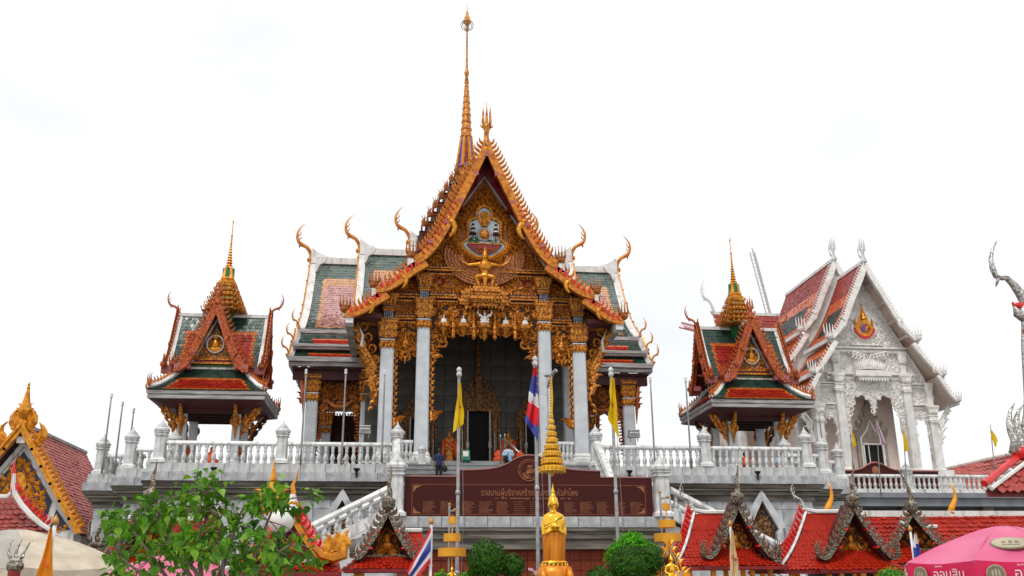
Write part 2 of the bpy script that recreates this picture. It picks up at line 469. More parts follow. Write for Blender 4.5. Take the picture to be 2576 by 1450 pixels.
def mould(mb, x0, x1, z0, z1, y, d, mats=(0, 1, 2, 1, 0), back=.2):
    """stack of horizontal mouldings of different projection and colour"""
    n = len(mats); h = (z1 - z0) / n
    pr = [.55, .2, 1, .3, .8, .4, .9]
    for i, m in enumerate(mats):
        mb.add(box(x0, x1, y - d * pr[i % 7], y + back, z0 + i * h + .004, z0 + (i + 1) * h - .004), m)
def lozenges(mb, x0, x1, z, s, y, m=0):
    n = max(1, round((x1 - x0) / (s * 2.2)))
    for i in range(n):
        x = x0 + (i + .5) * (x1 - x0) / n
        V = [(x - s, y, z), (x, y, z - s * .4), (x + s, y, z), (x, y, z + s * .4), (x, y - s * .3, z)]
        mb.add((V, [(0, 1, 4), (1, 2, 4), (2, 3, 4), (3, 0, 4)]), m)
def teardrop(cx, cz, r, h, n=20):
    """outline with pointed top"""
    P_ = []
    for k in range(n):
        a = 2 * PI * k / n; x = math.sin(a); z = -math.cos(a)
        w = 1 - .0 * z
        if z > 0: w = (1 - z) ** .45 * 1.0 + .0; x = math.copysign(min(abs(x), w), x); z *= 1.0
        P_.append((cx + x * r, cz + (z * h if z > 0 else z * r)))
    return P_

# ---------------------------------------------------------------- shared meshes
SHARED = {}
def shared(key, fn):
    if key not in SHARED: SHARED[key] = fn()
    return SHARED[key]
def raw(name, parts, mats, smooth=False):
    o = TF[0]; TF[0] = Matrix.Identity(4)
    mb = MB()
    for p in parts: mb.add(*p)
    me = mb.mesh(name, mats, smooth); TF[0] = o
    return me
def tooth_me(m1, m2=None):
    """flame finial along a gable edge: a red core with a gilded border"""
    def f():
        ps = [(FLAMEC, 0)]
        if m2: ps.append((strip([(.03, .05), (.05, .3), (.03, .55), (.1, .75)], [.03, .12, .09, .01], .19, True), 1))
        return raw('roof_finial_flame', ps, [m1, m2 or m1])
    return shared('tooth' + m1.name + (m2.name if m2 else ''), f)
def crown_head(n=4, spread=.5, m=0, lean=.25, base=True):
    """naga crest: curved spikes standing on a bulb; unit height"""
    ps = []
    if base:
        ps.append((ellip((0, 0, .08), (.22, .2, .14), 8, 6), m))
        ps.append((lathe([(.2, .12), (.26, .2), (.17, .26)], 8), m))
    for i in range(n):
        d = (i - (n - 1) / 2) / max(1, (n - 1) / 2) * spread if n > 1 else 0
        P_ = [(d * .3, 0, .15), (d * .55 + lean * .1, 0, .38), (d * .7, 0, .6), (d * .78 - lean * .12, 0, .8), (d * .8 - lean * .35, 0, 1.0 - abs(d) * .25)]
        ps.append((tube(P_, [.05, .055, .045, .028, .008], 5), m))
        ps.append((ellip((d * .5, 0, .33), (.07, .07, .09), 6, 4), m))
    return ps
def spear_me(m, n=4, spread=.22):
    def f():
        ps = [(lathe([(.10, 0), (.20, .08), (.24, .2), (.19, .3), (.22, .34)], 10), 0)]
        for i in range(n):
            d = (i - (n - 1) / 2) / ((n - 1) / 2) * spread
            ps.append((tube([(d * .8, 0, .28), (d, 0, .45), (d * .95, 0, .62), (d, 0, .92 - abs(d) * .4)], [.045, .05, .032, .012], 6), 0))
            ps.append((ellip((d, 0, .94 - abs(d) * .4), (.022, .022, .035), 6, 4), 0))
        return raw('naga_crest', ps, [m], True)
    return shared('spear%s%d%s' % (m.name, n, spread), f)
def crown_me(m, n=4, spread=.45, lean=.25):
    return shared('crown%s%d%s%s' % (m.name, n, spread, lean), lambda: raw('naga_crest', crown_head(n, spread, 0, lean), [m], True))
CHP = [(0, 0), (.03, .06), (.02, .16), (-.03, .28), (-.10, .38), (-.22, .45), (-.29, .52), (-.33, .64), (-.32, .78), (-.26, .90), (-.17, 1.0)]
CHR = [.06, .065, .05, .042, .045, .05, .042, .032, .024, .015, .004]
def chofa_me(m, key=''):
    """swan necked roof finial in profile, leaning towards -x; unit height"""
    def f():
        C_ = catmull([(x, 0, z) for x, z in CHP], 3)
        rr = []
        for k in range(len(C_)):
            t = k / 3; i = min(int(t), len(CHR) - 2); rr.append(lerp(CHR[i], CHR[i + 1], t - i))
        ps = [(tube(C_, rr, 7, .7), 0)]
        ps.append((tube([(-.24, 0, .47), (-.27, 0, .40), (-.26, 0, .35)], [.035, .022, .005], 5), 0))
        ps.append((tube([(-.31, 0, .66), (-.25, 0, .74), (-.27, 0, .83)], [.014, .012, .004], 4), 0))
        ps.append((tube([(-.30, 0, .57), (-.24, 0, .62), (-.25, 0, .68)], [.016, .012, .004], 4), 0))
        ps.append((ellip((.0, 0, .06), (.08, .07, .08), 8, 6), 0))
        return raw('chofa', ps, [m], True)
    return shared('chofa' + m.name, f)
def chofa_front_me(m):
    """the same finial seen end on: bulb, neck and crested head"""
    def f():
        ps = [(lathe([(.05, 0), (.115, .05), (.12, .1), (.085, .17), (.055, .27), (.065, .38), (.10, .45), (.085, .5), (.05, .54)], 10), 0)]
        for dx, h, b in ((-.085, .9, .5), (0, 1.0, .5), (.085, .9, .5)):
            ps.append((tube([(dx * .7, 0, .46), (dx * 1.1, 0, .58), (dx * 1.0, 0, .75), (dx * 1.1, 0, h)], [.04, .038, .026, .005], 6), 0))
        for sx in (-1, 1):
            ps.append((tube([(sx * .06, 0, .45), (sx * .14, 0, .48), (sx * .17, 0, .53)], [.03, .02, .004], 5), 0))
        ps.append((tube([(0, .1, .2), (0, .35, .34), (0, .42, .55), (0, .36, .74)], [.05, .045, .03, .006], 6), 0))
        return raw('chofa', ps, [m], True)
    return shared('chofaf' + m.name, f)
RT = random.Random(99)
def tile_me(m, key=''):
    def f():
        # unit cell: x 0..1 across, y 0..1.3 down the slope, z out of the roof
        P_ = [(.03, 0, .02), (.97, 0, .02), (.97, .95, .16), (.5, 1.3, .2), (.03, .95, .16)]
        Q_ = [(x, y, z - .12) for x, y, z in P_]
        V = P_ + Q_
        F = [(0, 4, 3, 2, 1), (1, 2, 7, 6), (2, 3, 8, 7), (3, 4, 9, 8), (4, 0, 5, 9)]
        return raw('roof_tile', [((V, F), 0)], [m])
    return shared('tile' + m.name, f)
TILE_P = [(.03, 0, .02), (.97, 0, .02), (.97, .95, .16), (.5, 1.3, .2), (.03, .95, .16)]
TILE_V = np.array(TILE_P + [(x, y, z - .12) for x, y, z in TILE_P])
TILE_F = [(0, 4, 3, 2, 1), (1, 2, 7, 6), (2, 3, 8, 7), (3, 4, 9, 8), (4, 0, 5, 9)]
def roof(parent, A, B, Cc, D, nu, nv, mats, col, sag=0, parts=0, name='roof_tiles', thick=.12, under=None, sagn=None):
    """tiled roof slope. A,B top corners, D,Cc bottom corners (A-D one edge, B-Cc other); col(u,v)->material index.
    parts: how many tiles (from the eave up) become objects of their own"""
    A, B, Cc, D = map(Vector, (A, B, Cc, D))
    nrm0 = (B - A).cross(D - A).normalized()
    sg = sagn or Vector((0, 0, -1))
    if nrm0.z < 0: flipn = -1
    else: flipn = 1
    def S(u, v): return A.lerp(B, u).lerp(D.lerp(Cc, u), v) + sg * (sag * math.sin(PI * v))
    if under is None: under = mats[0]
    # slab under the tiles
    mb = MB(); n = 10; V, F = [], []
    for k in range(n + 1):
        v = k / n
        for u in (0, 1):
            p = S(u, v); V.append(p - Vector((0, 0, .03))); V.append(p - Vector((0, 0, .03 + thick)))
    for k in range(n):
        a = k * 4; b = a + 4
        F += [(a, a + 2, b + 2, b), (a + 1, b + 1, b + 3, a + 3), (a, b, b + 1, a + 1), (a + 2, a + 3, b + 3, b + 2)]
    F += [(0, 1, 3, 2), (n * 4, n * 4 + 2, n * 4 + 3, n * 4 + 1)]
    if flipn < 0: F = [f[::-1] for f in F]
    mb.add(([tuple(v) for v in V], F), 0); mb.build('roof_slab', [under], parent)
    st = MB(); cnt = 0
    for j in range(nv - 1, -1, -1):
        for i in range(nu):
            off = .5 / nu if j % 2 else 0
            u, v = i / nu + off, j / nv
            u2 = min(u + 1 / nu, 1)
            if u >= 1: continue
            p = S(u, v); ex = S(u2, v) - p; ey = S(u, min(1, v + 1 / nv)) - p
            nn = ex.cross(ey).normalized() * flipn
            if nn.z < 0: nn = -nn
            s = min(ex.length, ey.length)
            mi = col((u + u2) / 2, (j + .5) / nv)
            if mi is None: continue
            nn = (nn + Vector((RT.gauss(0, .06), RT.gauss(0, .06), RT.gauss(0, .06)))).normalized(); ey = ey + nn * (RT.gauss(0, .05) * s)
            M4 = Matrix(((ex.x, ey.x, nn.x * s, p.x), (ex.y, ey.y, nn.y * s, p.y), (ex.z, ey.z, nn.z * s, p.z), (0, 0, 0, 1)))
            if cnt < parts:
                inst('roof_tile', tile_me(mats[mi]), M4, parent); cnt += 1
            else:
                st.add((TILE_V, TILE_F), mi, M4)
    if st.n: st.build(name, mats, parent, kind='stuff')
    return S
def border(bu, bv, tu, tv, a=0, b=1, c=2, bv2=None, tv2=None):
    """nested colour fields: border a, band b, centre c"""
    bv2 = bv if bv2 is None else bv2; tv2 = tv if tv2 is None else tv2
    def f(u, v):
        if u < bu or u > 1 - bu or v < bv or v > 1 - bv2: return a
        if u < bu + tu or u > 1 - bu - tu or v < bv + tv or v > 1 - bv2 - tv2: return b
        return c
    return f
def barge(parent, pts, sx, y0, y1, w, mb_mat, tooth, th, nt, crest=None, crest_s=1, hook=True, step=5, name='bargeboard', inner=None, t0=.02, t1=.93, skip=(), slots=None, taper=.35, tw=.72, cw=1.0):
    """one side of a gable edge. pts: (x,z) for the right-hand side from the apex down; sx = -1 mirrors"""
    C_ = [Vector((p.x, p.y)) for p in catmull([(x, z, 0) for x, z in pts], step)]
    L = [0]
    for a, b in zip(C_, C_[1:]): L.append(L[-1] + (b - a).length)
    tot = L[-1]
    def at(s):
        for k in range(len(L) - 1):
            if L[k + 1] >= s: break
        f = (s - L[k]) / max(1e-9, L[k + 1] - L[k]); t = (C_[k + 1] - C_[k]).normalized()
        return C_[k].lerp(C_[k + 1], f), t
    pa, pb, pc = [], [], []
    for k, p in enumerate(C_):
        t = (C_[min(k + 1, len(C_) - 1)] - C_[max(k - 1, 0)]).normalized(); n = Vector((-t.y, t.x))      # outward = up-right for descending path
        if n.y < 0 and abs(n.x) < .01: n = -n
        wk = w * (1 - taper * k / len(C_))
        pa.append((sx * p.x, p.y)); q = p - n * wk; pb.append((sx * max(q.x, 0), q.y)); q = p - n * wk * .55; pc.append((sx * max(q.x, 0), q.y))
    mb = MB()
    mb.add(ribbon(pa, pb, y0, y1), 0)
    mb.add(ribbon(pc, pb, y0 - .07 * w / .5, y0 + .02), 0)
    if slots:
        ns, sa, sm = slots
        for i in range(ns):
            p, t = at(tot * lerp(sa, .95, (i + .5) / ns)); n = Vector((-t.y, t.x)); q = p - n * w * .25
            an = math.atan2(n.x, n.y) * .6
            mb.add(ellip((0, 0, 0), (w * .13, .05, w * .36), 6, 4), 1, T(sx * q.x, y0 - .02, q.y) @ RY(sx * an))
    mb.build(name, [mb_mat, slots[2] if slots else mb_mat] if not isinstance(mb_mat, (list, tuple)) else mb_mat, parent)
    ym = (y0 + y1) / 2
    for i in range(nt):
        s = tot * lerp(t0, t1, (i + .5) / nt)
        p, t = at(s); n = Vector((-t.y, t.x))
        a = math.atan2(n.x, n.y) * .62
        m = T(sx * (p.x + .04 * th), ym, p.y - .06 * th) @ RY(sx * a) @ SCL(-sx * th * tw, th * .8, th)
        inst('roof_finial_flame', tooth, m, parent)
    if crest:
        p, t = at(tot)
        inst('naga_crest', crest, T(sx * (p.x + .05 * crest_s), ym, p.y - .15 * crest_s) @ SCL(sx * crest_s * cw, crest_s, crest_s), parent)
    return at, tot
def hook2(parent, x, z, s, sx, y, m):
    """curling scroll that breaks the lower line of a wavy bargeboard"""
    mb = MB()
    P_ = [(0, 0, 0), (.25, 0, -.1), (.38, 0, -.4), (.30, 0, -.75), (.12, 0, -1.0), (-.02, 0, -1.05)]
    mb.add(tube([(x + sx * p[0] * s * -1, y, z + p[2] * s) for p in P_], [.17 * s, .2 * s, .18 * s, .15 * s, .09 * s, .02 * s], 6), 0)
    mb.add(tube([(x + sx * .1 * s, y, z + .05 * s), (x, y, z + .18 * s), (x - sx * .2 * s, y, z + .1 * s)], [.1 * s, .13 * s, .05 * s], 6), 0)
    mb.build('bargeboard_scroll', [m], parent, True)
def wavy(pts_apex_end, waves, amp, n=18):
    (x0, z0), (x1, z1) = pts_apex_end
    out = []
    for k in range(n + 1):
        t = k / n
        x, z = lerp(x0, x1, t), lerp(z0, z1, t)
        out.append((x, z))
    return out

# balustrade pieces
BALP = [(.085, 0), (.085, .06), (.055, .09), (.075, .16), (.095, .24), (.085, .34), (.05, .46), (.045, .52), (.07, .56), (.05, .60), (.06, .68), (.085, .76), (.085, .8)]
def baluster_me(m, h=.8):
    return shared('bal%s%.2f' % (m.name, h), lambda: raw('baluster', [(lathe([(r * 1.22, z * h / .8) for r, z in BALP], 8), 0)], [m], True))
def post_parts(h, w):
    """square post with a stacked cap; h overall height"""
    r = w / 2; c = h * .62
    ps = [(lathe([(r * 1.35, 0), (r * 1.35, .14), (r * 1.05, .2), (r, .24), (r * .88, c * .97), (r * 1.12, c * .98), (r * 1.12, c * 1.02), (r * .95, c * 1.03), (r * .95, c * 1.07), (r * 1.2, c * 1.08), (r * 1.2, c * 1.10)], sec=CHSQ), 0)]
    k = h - c * 1.1; z = c * 1.1
    ps.append((lathe([(r * 1.1, z), (r * 1.42, z + k * .10), (r * 1.45, z + k * .22), (r * 1.15, z + k * .33), (r * .98, z + k * .36), (r * 1.0, z + k * .44), (r * .75, z + k * .47), (r * .76, z + k * .54), (r * .52, z + k * .57), (r * .53, z + k * .64), (r * .32, z + k * .67), (r * .33, z + k * .73), (r * .16, z + k * .76), (r * .1, z + k * .9), (.005, z + k)], 12), 0))
    return ps
def post_me(m, h, w): return shared('post%s%.2f%.2f' % (m.name, h, w), lambda: raw('post', post_parts(h, w), [m]))
def balustrade(parent, p0, p1, n, m, hb=.8, base=.12, railr=.11, bal=True):
    """p0,p1: (x,y,z) foot of the balusters; may slope"""
    p0, p1 = Vector(p0), Vector(p1); d = p1 - p0; L = math.hypot(d.x, d.y); a = math.atan2(d.y, d.x)
    sl = d.z / L
    mb = MB()
    e = [(-railr, hb), (railr, hb), (railr * 1.25, hb + railr * .7), (railr * .8, hb + railr * 1.7), (-railr * .8, hb + railr * 1.7), (-railr * 1.25, hb + railr * .7)]
    ux, uy = -math.sin(a), math.cos(a)
    V = [(q.x + ux * o, q.y + uy * o, q.z + z) for q in (p0, p1) for o, z in e]; k = len(e)
    F = [(i, (i + 1) % k, (i + 1) % k + k, i + k) for i in range(k)] + [tuple(range(k))[::-1], tuple(range(k, 2 * k))]
    mb.add((V, F), 0); mb.build('handrail', [m], parent)
    mb = MB(); e = [(-.15, -base), (.15, -base), (.15, 0), (-.15, 0)]
    V = [(q.x + ux * o, q.y + uy * o, q.z + z) for q in (p0, p1) for o, z in e]; k = 4
    F = [(i, (i + 1) % k, (i + 1) % k + k, i + k) for i in range(k)] + [tuple(range(k))[::-1], tuple(range(k, 2 * k))]
    mb.add((V, F), 0); mb.build('bottom_rail', [m], parent)
    me = baluster_me(m, hb)
    for i in range(n):
        q = p0.lerp(p1, (i + .5) / n)
        inst('baluster', me, T(q.x, q.y, q.z), parent)
# ================================================================ ground
mb = MB(); mb.add(([(-900, -60, 0), (900, -60, 0), (900, 1500, 0), (-900, 1500, 0)], [(0, 1, 2, 3)]), 0)
tag(mb.build('ground', [paver]), 'grey paved temple courtyard', None, None, 'structure')

# ================================================================ marble terrace
ZT = 7.3
ter = thing('marble_terrace', 'tall grey marble clad terrace with white balustrades carrying the main temple hall', 'terrace', (4.6, 44, 0))
PLAN = [(-11.1, 44), (20.35, 44), (20.35, 46.2), (22.3, 46.2), (22.3, 48.6), (24.3, 48.6), (24.3, 74), (-15, 74), (-15, 48.6), (-13, 48.6), (-13, 46.2), (-11.1, 46.2)]
def grow(poly, d):
    n = len(poly); out = []
    for i in range(n):
        p, a, b = Vector(poly[i]), Vector(poly[i - 1]), Vector(poly[(i + 1) % n])
        e1, e2 = (p - a).normalized(), (b - p).normalized()
        n1, n2 = Vector((e1.y, -e1.x)), Vector((e2.y, -e2.x))
        out.append(tuple(p + (n1 + n2) * d))
    return out
def plan_prism(mb, d, z0, z1, m=0, d1=None):
    a = grow(PLAN, d); b = grow(PLAN, d if d1 is None else d1); n = len(a)
    V = [(x, y, z0) for x, y in a] + [(x, y, z1) for x, y in b]
    F = [(i, (i + 1) % n, (i + 1) % n + n, i + n) for i in range(n)] + [tuple(range(n))[::-1], tuple(range(n, 2 * n))]
    mb.add((V, F), m)
mb = MB(); plan_prism(mb, -.45, 0, 7.28, 0); mb.build('terrace_core', [joint], ter)
mb = MB()
plan_prism(mb, -.05, 5.96, 6.14); plan_prism(mb, .10, 6.16, 6.24); plan_prism(mb, .12, 6.26, 6.44, 0, .24); plan_prism(mb, -.2, 5.7, 5.95, 0)
mb.build('cornice', [mbdark], ter)
def slabrow(parent, p0, p1, z0, z1, wd, m, bev=.012, gap=.012, nm='marble_slab', th=.3, out=None, jit=0):
    """individual facing slabs along a wall line p0->p1 (xy), facing right-hand side of travel"""
    p0, p1 = Vector(p0), Vector(p1); L = (p1 - p0).length; n = max(1, round(L / wd)); a = math.atan2(p1.y - p0.y, p1.x - p0.x)
    w = L / n; h = z1 - z0
    me = shared('slab%s%.2f%.2f%.2f' % (m.name, w, h, th), lambda: raw(nm, [(bevbox(w - gap, th, h - gap, bev), 0)], [m]))
    for i in range(n):
        q = p0.lerp(p1, (i + .5) / n)
        inst(nm, me, T(q.x, q.y, (z0 + z1) / 2) @ RZ(a) @ T(0, th / 2 + random.uniform(-.004, .004), 0), parent)
segs = [((-15, 48.6), (-13, 48.6)), ((-13, 46.2), (-11.1, 46.2)), ((-11.1, 44), (20.35, 44)), ((20.35, 46.2), (22.3, 46.2)), ((22.3, 48.6), (24.3, 48.6))]
for a, b in segs:
    w = .55 if b[0] - a[0] < 5 else .75
    z = 5.93
    for hgt in (.62, .78, .78, .78):
        # slabs set back behind the cornice; the stretch behind the landing is not faced
        if b[0] - a[0] > 5:
            slabrow(ter, (a[0] + .35, a[1] + .3), (.1, a[1] + .3), z - hgt, z, w, marblep)
            slabrow(ter, (11.0, a[1] + .3), (15.5, a[1] + .3), z - hgt, z, w, marblep)
            slabrow(ter, (15.5, a[1] + .3), (b[0] - .35, a[1] + .3), z - hgt, z, w, marblep)
            if z < 3.5: pass
        else:
            slabrow(ter, (a[0] + .35, a[1] + .3), (b[0] - .35 + .8, a[1] + .3), z - hgt, z, w, marblep)
        z -= hgt
mb = MB()
mb.add(box(-10.7, 20, 44.36, 45, 0, 2.97), 0); mb.add(box(-12.6, 22, 46.56, 47, 0, 2.97), 0); mb.add(box(-14.6, 24, 48.96, 49.4, 0, 2.97), 0)
mb.build('lower_wall', [marble], ter)
# side faces of the stepped corners
for x, y0, y1, sgn in ((-11.1 + .33, 44.35, 46.5, 1), (-13 + .33, 46.6, 48.9, 1), (20.35 - .33, 44.35, 46.5, -1), (22.3 - .33, 46.6, 48.9, -1), (-15 + .33, 48.95, 60, 1), (24.3 - .33, 48.95, 60, -1)):
    mb = MB(); mb.add(box(x - .05, x + .05, y0, y1, 0, 5.93), 0); mb.build('corner_face', [marble], ter)
# ledge courses: individual blocks
for a, b in segs:
    x0, x1, y = a[0], b[0], a[1]
    big = x1 - x0 > 5
    for xa, xb in (((x0 - .22, .25), (8.9, x1 + .22)) if big else (((x0 - .22, x1 + .0) if x0 < 0 else (x0 + .0, x1 + .22)),)):
        slabrow(ter, (xa, y - .22), (xb, y - .22), 6.46, 6.86, 1.15, marblep, .02, .01, 'ledge_block', .5)
        slabrow(ter, (xa + .12, y + .0), (xb - .12, y + .0), 6.87, 7.29, 1.15, marble, .02, .01, 'ledge_block', .5)
for x, y0, y1 in ((-11.3, 44.0, 46.3), (-13.2, 46.4, 48.7), (20.55, 44.0, 46.3), (22.5, 46.4, 48.7), (-15.2, 48.8, 60), (24.5, 48.8, 60)):
    mb = MB(); mb.add(box(x - .02, x + .4 if x < 0 else x + .02, y0 + .3, y1, 6.47, 6.85), 0) if x < 0 else mb.add(box(x - .4, x + .02, y0 + .3, y1, 6.47, 6.85), 0); mb.build('ledge_return', [marble], ter)
mb = MB(); plan_prism(mb, -.5, 7.285, 7.30); mb.build('terrace_floor', [stepm], ter)
# posts
PH = 2.04; PM = post_me(marblew, PH, .5)
posts = [(-10.75, 44.3), (-5.33, 44.3), (-.05, 44.3), (9.44, 44.3), (14.85, 44.3), (20.0, 44.3), (-12.65, 46.6), (-14.65, 49.0), (21.9, 46.6), (23.9, 49.0), (-14.65, 54), (23.9, 54), (-10.75, 46.9), (20.0, 46.9), (-8.4, 49.5), (17.6, 49.5)]
for x, y in posts: inst('post', PM, T(x, y, ZT), ter)
RB = dict(hb=.83, base=.0)
def bal(p, q, n, z=ZT, m=marblew): balustrade(ter, (*p, z), (*q, z), n, m, **RB)
bal((-10.5, 44.3), (-5.58, 44.3), 15); bal((-5.08, 44.3), (-.3, 44.3), 15)
bal((9.69, 44.3), (14.6, 44.3), 15); bal((15.1, 44.3), (19.75, 44.3), 14)
bal((-12.4, 46.6), (-10.75, 46.6), 4); bal((-14.4, 49), (-12.65, 49), 4); bal((-12.65, 46.85), (-12.65, 49), 5)
bal((20.0, 46.6), (21.65, 46.6), 4); bal((21.9, 49), (23.65, 49), 4); bal((21.9, 46.85), (21.9, 49), 5); bal((-14.65, 49.2), (-14.65, 53.8), 12); bal((23.9, 49.2), (23.9, 53.8), 12)
# window with pointed marble surround (right) and its twins on the left
def pointed(parent, x, z, s=1.0):
    mb = MB(); o = [(-.62, -1.6), (.62, -1.6), (.62, -.15), (.78, -.1), (0, 1.15), (-.78, -.1), (-.62, -.15)]
    i_ = [(-.42, -1.6), (.42, -1.6), (.42, -.3), (.50, -.16), (0, .78), (-.50, -.16), (-.42, -.3)]
    o2 = [(x + a * s, z + b * s) for a, b in o]; i2 = [(x + a * s, z + b * s) for a, b in i_]
    def loop(l): return [l[1], l[2], l[3], l[4], l[5], l[6], l[0]]
    mb.add(ribbon(loop(o2), loop(i2), 43.95, 44.5), 0); f = mb.build('window_frame', [marble], parent)
    mb = MB(); mb.add(extr(i2, 44.22, 44.3), 0); mb.build('window_shade_plate', [dshade], f)  # dark plate ahead of the slabs paints in the shade of a recess
    mb = MB()
    for r, zz in ((.16, .2), (.24, -.15), (.10, .5)):
        mb.add(CURL, 0, OM(x - r * 1.1, z + zz * s - .2, r * 1.6, 0, False, 44.2)); mb.add(CURL, 0, OM(x + r * 1.1, z + zz * s - .2, r * 1.6, 0, True, 44.2))
    for k in range(5): mb.add(FLAME, 0, OM(x + (k - 2) * .15, z - .05 - abs(k - 2) * .06, .4, (k - 2) * .2, k > 2, 44.2))
    mb.add(bx(x, 44.18, z - .32, .9, .06, .07), 0); mb.add(bx(x, 44.18, z - 1.0, .05, .05, 1.3), 0)
    for k in (-1, 1):
        for q in range(3): mb.add(CURL, 0, OM(x + k * .2, z - .75 - q * .35, .3, 0, k > 0, 44.2))
    scroll(mb, inpoly([(x + (a - x) * .85, 4.6 + (b - 4.6) * .85) for a, b in i2]), (x - .8, x + .8, z - 1.8, z + 1.0), .15, .26, 44.2, 0, 83, None, .5)
    mb.build('window_grille', [doorg], f)
pointed(ter, 17.4, 4.6, 1.42); pointed(ter, -2.45, 4.6, 1.38); pointed(ter, -8.2, 4.6, 1.38)
# drain spouts with stains
for x in (-8.2, -1.85, 10.9, 17.2):
    mb = MB(); mb.add(lathe([(.05, -.25), (.07, 0), (.16, .12), (.16, .16)], 8), 0, T(x, 43.72, 6.9)); mb.build('drain_spout', [blk], ter)

# landing in front of the centre stair
land_x0, land_x1 = .1, 10.75
mb = MB(); mb.add(box(land_x0, land_x1, 38.4, 43.98, 0, 4.45), 0); mb.build('landing_core', [joint], ter)
slabrow(ter, (land_x0 - .15, 37.85), (land_x1 + .15, 37.85), 4.04, 4.48, .95, marblep, .02, .01, 'ledge_block', .6)
mb = MB()
for z0, z1, d in ((3.92, 4.03, .12), (3.78, 3.91, .02), (3.62, 3.77, .10), (3.42, 3.61, .0), (3.22, 3.41, .08)):
    mb.add(box(land_x0, land_x1, 38.0 - d, 38.45, z0, z1), 0)
mb.build('landing_cornice', [mbdark], ter)
for r in range(8): slabrow(ter, (land_x0, 38.2), (land_x1, 38.2), 3.21 - (r + 1) * .4, 3.21 - r * .4, .42, brick_m, .01, .012, 'wall_tile', .2)
# centre stair
for k in range(11):
    z = 4.48 + (k + 1) * (ZT - 4.48) / 11; y = 40.3 + k * .36
    mb = MB(); mb.add(box(.3, 8.95, y, 44.6, z - .256, z - .045), 0); mb.add(box(.3, 8.95, y - .03, 44.6, z - .043, z), 0); mb.build('step', [stepm], ter)
for sx, x in ((-1, -.05), (1, 9.44)):
    with frame(T(0, 0, 0)):
        balustrade(ter, (x, 40.2, 4.75), (x, 43.95, ZT + .1), 9, marblew, hb=.8, base=.35, railr=.16)
# side stairs descending left and right along the wall
for s in (-1, 1):
    x0 = -.05 if s < 0 else 10.95; x1 = x0 + s * 9.0
    for k in range(20):
        xa, xb = x0 + s * k * .42, x0 + s * (k + 1) * .42; z = 4.48 - (k + 1) * .21
        mb = MB(); mb.add(box(min(xa, xb), max(xa, xb), 38.5, 40.6, z - .6, z), 0); mb.build('step', [stepm], ter)
    n = 20
    for yy in (38.35, 40.7):
        balustrade(ter, (x0 + s * .3, yy, 4.85), (x1, yy, 4.85 - 8.7 * .5), n, marblew, hb=.62, base=.45, railr=.15)
    mb = MB(); V = [(x0, 4.4), (x1, 4.4 - 8.9 * .5 - .1), (x1, 0), (x0, 0)]
    if s > 0: V = V[::-1]
    mb.add(extr(V, 38.45, 40.6), 0); mb.build('stair_side_wall', [marble], ter)
    me = post_me(marblew, 2.66, .62)
    for xx in ((-.03, 10.82)[s > 0],):
        inst('post', me, T(xx, 38.15, 4.48), ter); 
    inst('post', post_me(marblew, 2.0, .5), T(xx, 40.3, 4.48), ter)
# small posts standing on the stair head in front of the columns
for x in (1.15, 7.45): inst('post', post_me(marblew, 1.25, .34), T(x, 45.6, ZT), ter)

# ================================================================ memorial plaque wall
pl = thing('donor_plaque_wall', 'long maroon granite memorial wall with curved top and gilt Thai heading', 'memorial wall', (5.35, 38.3, 4.48))
xl, xr, xc = .3, 10.45, 5.37
top = [(xl, 6.10), (2.45, 6.10), (2.45, 6.36)]
cur = [(2.45, 6.36), (3.2, 6.38), (3.9, 6.45), (4.4, 6.62), (4.8, 6.85), (5.1, 6.96), (5.37, 6.99)]
C1 = [(p.x, p.y) for p in catmull([(a, b, 0) for a, b in cur], 5)]
right = [(2 * xc - a, b) for a, b in C1[::-1]]
outl = top[:2] + C1 + right + [(2 * xc - 2.45, 6.10), (xr, 6.10)]
poly = [(xl, 4.48), (xr, 4.48)] + outl[::-1]
mb = MB(); mb.add(extr(poly, 38.2, 38.42), 0); mb.build('granite_wall', [plaque_m], pl)
mb = MB(); inn = [(a, b - .045) for a, b in outl]; mb.add(ribbon(outl, inn, 38.165, 38.46), 0); mb.build('edge_coping', [plaque_e], pl)
mb = MB(); mb.add(box(.62, 10.12, 38.180, 38.21, 4.58, 5.75), 0); mb.build('name_field', [plaque_d], pl)
mb = MB()
for a, b, c, d in ((.60, 10.14, 5.74, 5.755), (.60, 10.14, 4.565, 4.58), (.60, .615, 4.58, 5.74), (10.125, 10.14, 4.58, 5.74)): mb.add(box(a, b, 38.172, 38.2, c, d), 0)
for x, z, ax, az in ((.66, 5.70, 1, -1), (10.08, 5.70, -1, -1), (.66, 4.62, 1, 1), (10.08, 4.62, -1, 1)):
    V = [(x, z), (x + ax * .34, z), (x + ax * .11, z + az * .09), (x, z + az * .26)]
    if ax * az > 0: pass
    mb.add(extr(V, 38.165, 38.18), 0)
mb.build('corner_ornament', [letterd], pl)
mb = MB()
mb.add(tube([(xc - .05 + .42 * math.cos(a * PI / 16), 38.17, 6.33 + .42 * math.sin(a * PI / 16)) for a in range(33)], .018, 4), 0)
mb.add(tube([(xc - .05 + .34 * math.cos(a * PI / 16), 38.17, 6.33 + .34 * math.sin(a * PI / 16)) for a in range(33)], .010, 4), 0)
R_ = random.Random(5)
for k in range(26):
    a, r = R_.uniform(0, 2 * PI), R_.uniform(0, .24)
    mb.add(CURL if k % 2 else FLAME, 0, OM(xc - .05 + r * math.cos(a), 6.33 + r * math.sin(a) - .07, .13, a, k % 3 == 0, 38.185, .1))
mb.build('round_seal', [letterd], pl)
